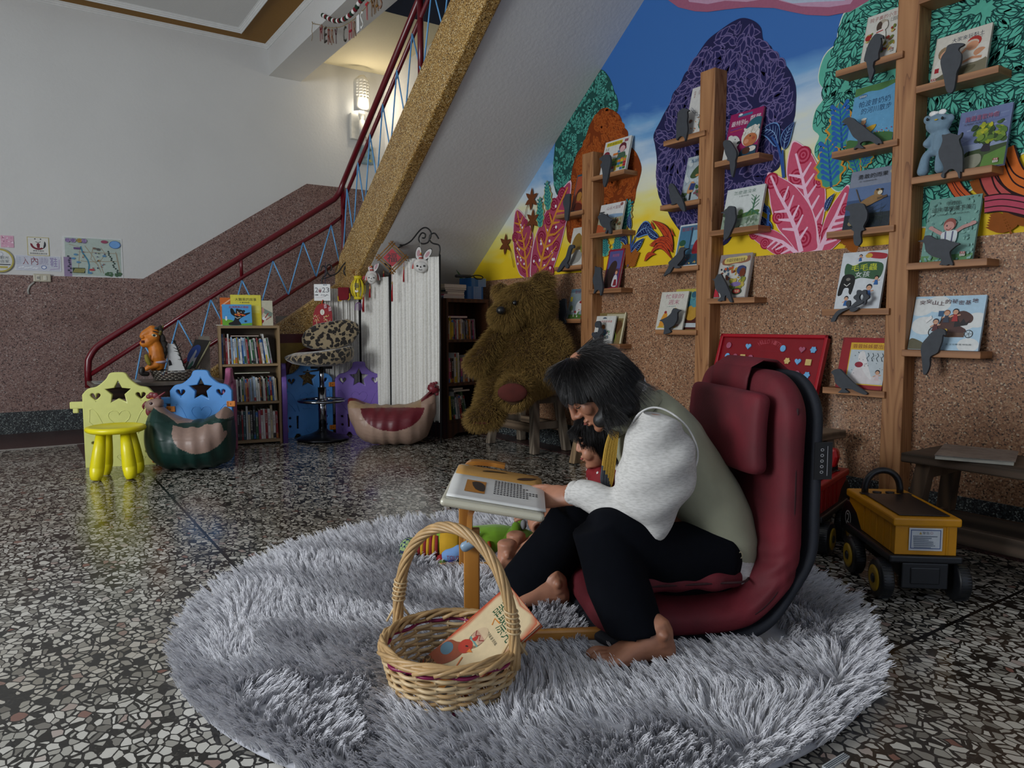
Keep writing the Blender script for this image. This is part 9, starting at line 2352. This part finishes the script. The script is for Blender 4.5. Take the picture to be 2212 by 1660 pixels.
o = q.build('scarf', printmat('scarf_silk', .6, .3), W0, SF); paint(o.data, scarf_col); o.modifiers.new('cloth', 'SOLIDIFY').thickness = .002
# ---------------------------------------------------------------- child
K0 = sthing('person', 'small black-haired child in a red top with white stars, looking down at the book', 'person', .27, 2.46, .0)
C = V3(([(.297,.500)])[0], 2.44)
f, u, l = Vector((-.96, -.08, -.24)), Vector((-.24, 0, .97)), Vector((-.08, -1, 0))
m = MB(); PC = head_mesh(m, C, f, u, l, .84, True)
tz = VD([(.324,.381),(.341,.277),(.355,.149)], (2.47,)*3)
m.limb([PC(-.02, -.08), tz[0]], [.034, .04], 12); m.loft([(p, Vector((.06, 0, 0))*k, Vector((0, .085*k, 0))) for p, k in zip(tz, (.9, 1.1, 1.1))], 18)
ka, kb, kc = tz[0]+Vector((-.01, -.075, -.01)), V3(([(.260,.292)])[0], 2.40), V3(([(.179,.269)])[0], 2.40)
m.limb([ka, kb, kc], [.03, .026, .018], 12); hand(m, kc, kc+Vector((-.05, .0, -.012)), Vector((0, -1, -.3)), Vector((0, .3, -1)).normalized())
kb2, kc2 = V3(([(.285,.247)])[0], 2.56), V3(([(.178,.247)])[0], 2.55)
m.limb([tz[0]+Vector((-.01, .075, -.01)), kb2, kc2], [.03, .026, .018], 12); hand(m, kc2, kc2+Vector((-.05, 0, -.012)), Vector((0, 1, -.3)), Vector((0, -.3, -1)).normalized())
for d_, hx_ in ((2.43, -.01), (2.53, .02)):
 m.limb([tz[2]+Vector((0, d_-2.47, 0)), Vector((.14+hx_, d_, .15)), Vector((.0+hx_, d_, .06))], [.042, .036, .026], 12); foot(m, Vector((.005+hx_, d_, .012)), Vector((-.045+hx_, d_, .02)), Vector((0, 1 if d_ > 2.47 else -1, 0)), .012)
me = remesh(m, .0036, 5); me.transform(wm(K0).inverted() @ SF); put('body', me, SKINC, K0)
m = MB(); MH = Matrix((f.normalized(), l.normalized(), u.normalized())).transposed()
m.ell(PC(-.012, .03), (.104*.84, .094*.84, .1*.84), MH, 24, 16); m.ell(PC(.072, .052), (.024, .056, .022), MH); m.ell(PC(-.03, -.02, .06), (.055, .026, .05), MH); m.ell(PC(-.03, -.02, -.06), (.055, .026, .05), MH); m.ell(PC(-.06, -.03), (.035, .06, .05), MH)
me = remesh(m, .005, 6); me.transform(wm(K0).inverted() @ SF); hr = put('hair', me, HM, K0)
lay_hair('hair_strands', me, hr, wm(K0).inverted() @ SF @ PC(.0, .14), 7000, .05, .06, furmat('child_hair', '#070607', '#161213', .35), .00045, 5, .25)
q = MB()
for s_ in (-1, 1):
 q = MB(); q.limb([PC(.083, -.008, s_*.02), PC(.086, -.011, s_*.034), PC(.076, -.008, s_*.05)], [.0015, .0022, .001], 8); q.build('eyelash', DK, K0, SF)
q = MB(); q.limb([PC(.093, -.069, .013), PC(.0965, -.069, 0), PC(.093, -.069, -.013)], [.003, .004, .003], 8); q.build('lips', mat('child_lips', '#8d453f', .45), K0, SF)
m = MB(); m.loft([(p, Vector((.074, 0, .0))*k, Vector((0, .1*k, 0))) for p, k in zip([tz[0]+Vector((.005, 0, .022)), tz[0], tz[1], tz[2]], (.5, .95, 1.15, 1.15))], 26)
m.limb([ka, kb, kb.lerp(kc, .75)], [.042, .038, .03], 14, cap=.3); m.limb([tz[0]+Vector((-.01, .075, -.01)), kb2, kb2.lerp(kc2, .75)], [.042, .038, .03], 14, cap=.3)
o = cloth('top', m, .006, 5, mat('red_jersey', '#7a0a16', .8, .1, 40), K0, lambda v: .003*vnoise(v, 24, 2))
p, n_ = sample(o.data, 90, 3); q = MB()
for a, b_ in zip(p, n_):
 b_ = Vector(b_); e_ = b_.orthogonal().normalized(); g_ = b_.cross(e_); q.add([Vector(a)+b_*.0012+e_*x+g_*y for x, y in star(0, 0, .006, .5)], [tuple(range(10))])
q.build('star_print', mat('white_print', '#c9c5c2', .7), K0, wm(K0))
q = MB(); q.tube([tz[0]+Vector((.038*math.cos(a)-.006, .052*math.sin(a), .03+.014*math.cos(a))) for a in [2*PI*i/24 for i in range(24)]], .008, 8, closed=True); q.build('neckline', mat('white_cotton', '#cfcdca', .85), K0, SF)
# ---------------------------------------------------------------- teddy bear
BR = mat('brown_plush_base', '#3f2a0e', .95)
B0 = sthing('teddy_bear', 'very large golden brown teddy bear sitting on the grey stool by the wall', 'soft toy', .12, 4.85, .42)
m = MB()
bp_ = [(.089,.998),(-.031,.936),(.202,1.150),(-.074,1.098),(.105,.767),(.050,.566)]
hc_ = V3(bp_[0], 4.92); m.ell(hc_, (.188, .175, .15)); m.ell(V3(bp_[1], 4.80), (.11, .1, .09)); m.ell(V3(bp_[2], 4.93), (.072, .045, .07)); m.ell(V3(bp_[3], 4.97), (.05, .04, .05))
m.loft([(V3(p, d_), Vector((a, 0, 0)), Vector((0, b_, 0))) for p, d_, a, b_ in zip([(.105,.875),(.111,.798),(.099,.675),(.068,.551),(.059,.458),(.059,.417)], (4.92, 4.9, 4.87, 4.85, 4.86, 4.88), (.12, .2, .25, .265, .23, .15), (.1, .16, .2, .21, .19, .14))], 28)
m.limb(VD([(-.073,.808),(-.147,.707),(-.227,.616)], (4.86, 4.76, 4.7)), [.075, .07, .07], 16); m.limb(VD([(.232,.814),(.297,.717),(.315,.625)], (4.88, 4.84, 4.78)), [.09, .085, .075], 16)
m.limb(VD([(-.072,.531),(-.114,.410),(-.145,.304)], (4.8, 4.68, 4.6)), [.11, .095, .085], 16); m.limb(VD([(-.129,.301),(-.237,.278)], (4.6, 4.58)), [.075, .055], 16)
m.limb(VD([(.101,.513),(.048,.472),(.009,.442)], (4.82, 4.7, 4.58)), [.115, .105, .1], 18)
me = remesh(m, .013, 5); me.transform(wm(B0).inverted() @ SF); bo = put('body', me, BR, B0)
N = 52000; p, n_ = sample(me, N, 8); rg = np.random.RandomState(2)
# keep the sole and face features clear
so_ = np.array(wm(B0).inverted() @ SF @ V3(([(.003,.449)])[0], 4.5))
k = np.linalg.norm(p-so_, axis=1) > .075; p, n_ = p[k], n_[k]; N = len(p)
fl = np.stack([vnoise(p, 7, 1), vnoise(p, 7, 2), vnoise(p, 7, 3)-1.3], 1)*.55+rg.randn(N, 3)*.25
d1 = unit(n_+fl*.6); d2 = unit(n_*.4+fl)
L = (.034*(.8+.4*rg.rand(N, 1)))
s_ = np.linspace(0, 1, 5)[None, :, None]
pts = p[:, None]+(d1*L)[:, None]*s_*.7+(d2*L)[:, None]*(s_**2)*.6
strands('fur', pts, .0011, furmat('bear_fur', '#5f4a22', '#a5854a', .65), bo, .25)
q = MB(); q.ell(V3(([(-.070,.960)])[0], 4.67), (.03, .025, .026)); q.build('nose', mat('black_plastic', '#0d0e10', .4), B0, SF)
q = MB(); q.ell(V3(([(.018,1.008)])[0], 4.73), (.017, .014, .017)); q.build('eye', mat('black_bead', '#0e0e10', .2), B0, SF)
q = MB(); q.ell(V3(([(.003,.452)])[0], 4.50), (.092, .024, .06), Matrix.Rotation(.15, 3, 'X')); q.build('foot_pad', mat('maroon_felt', '#4f1a12', .9), B0, SF)
q = MB(); q.ell(V3(([(-.186,.260)])[0], 4.56), (.075, .05, .012)); q.build('foot_pad', mat('maroon_felt', '#4f1a12', .9), B0, SF)
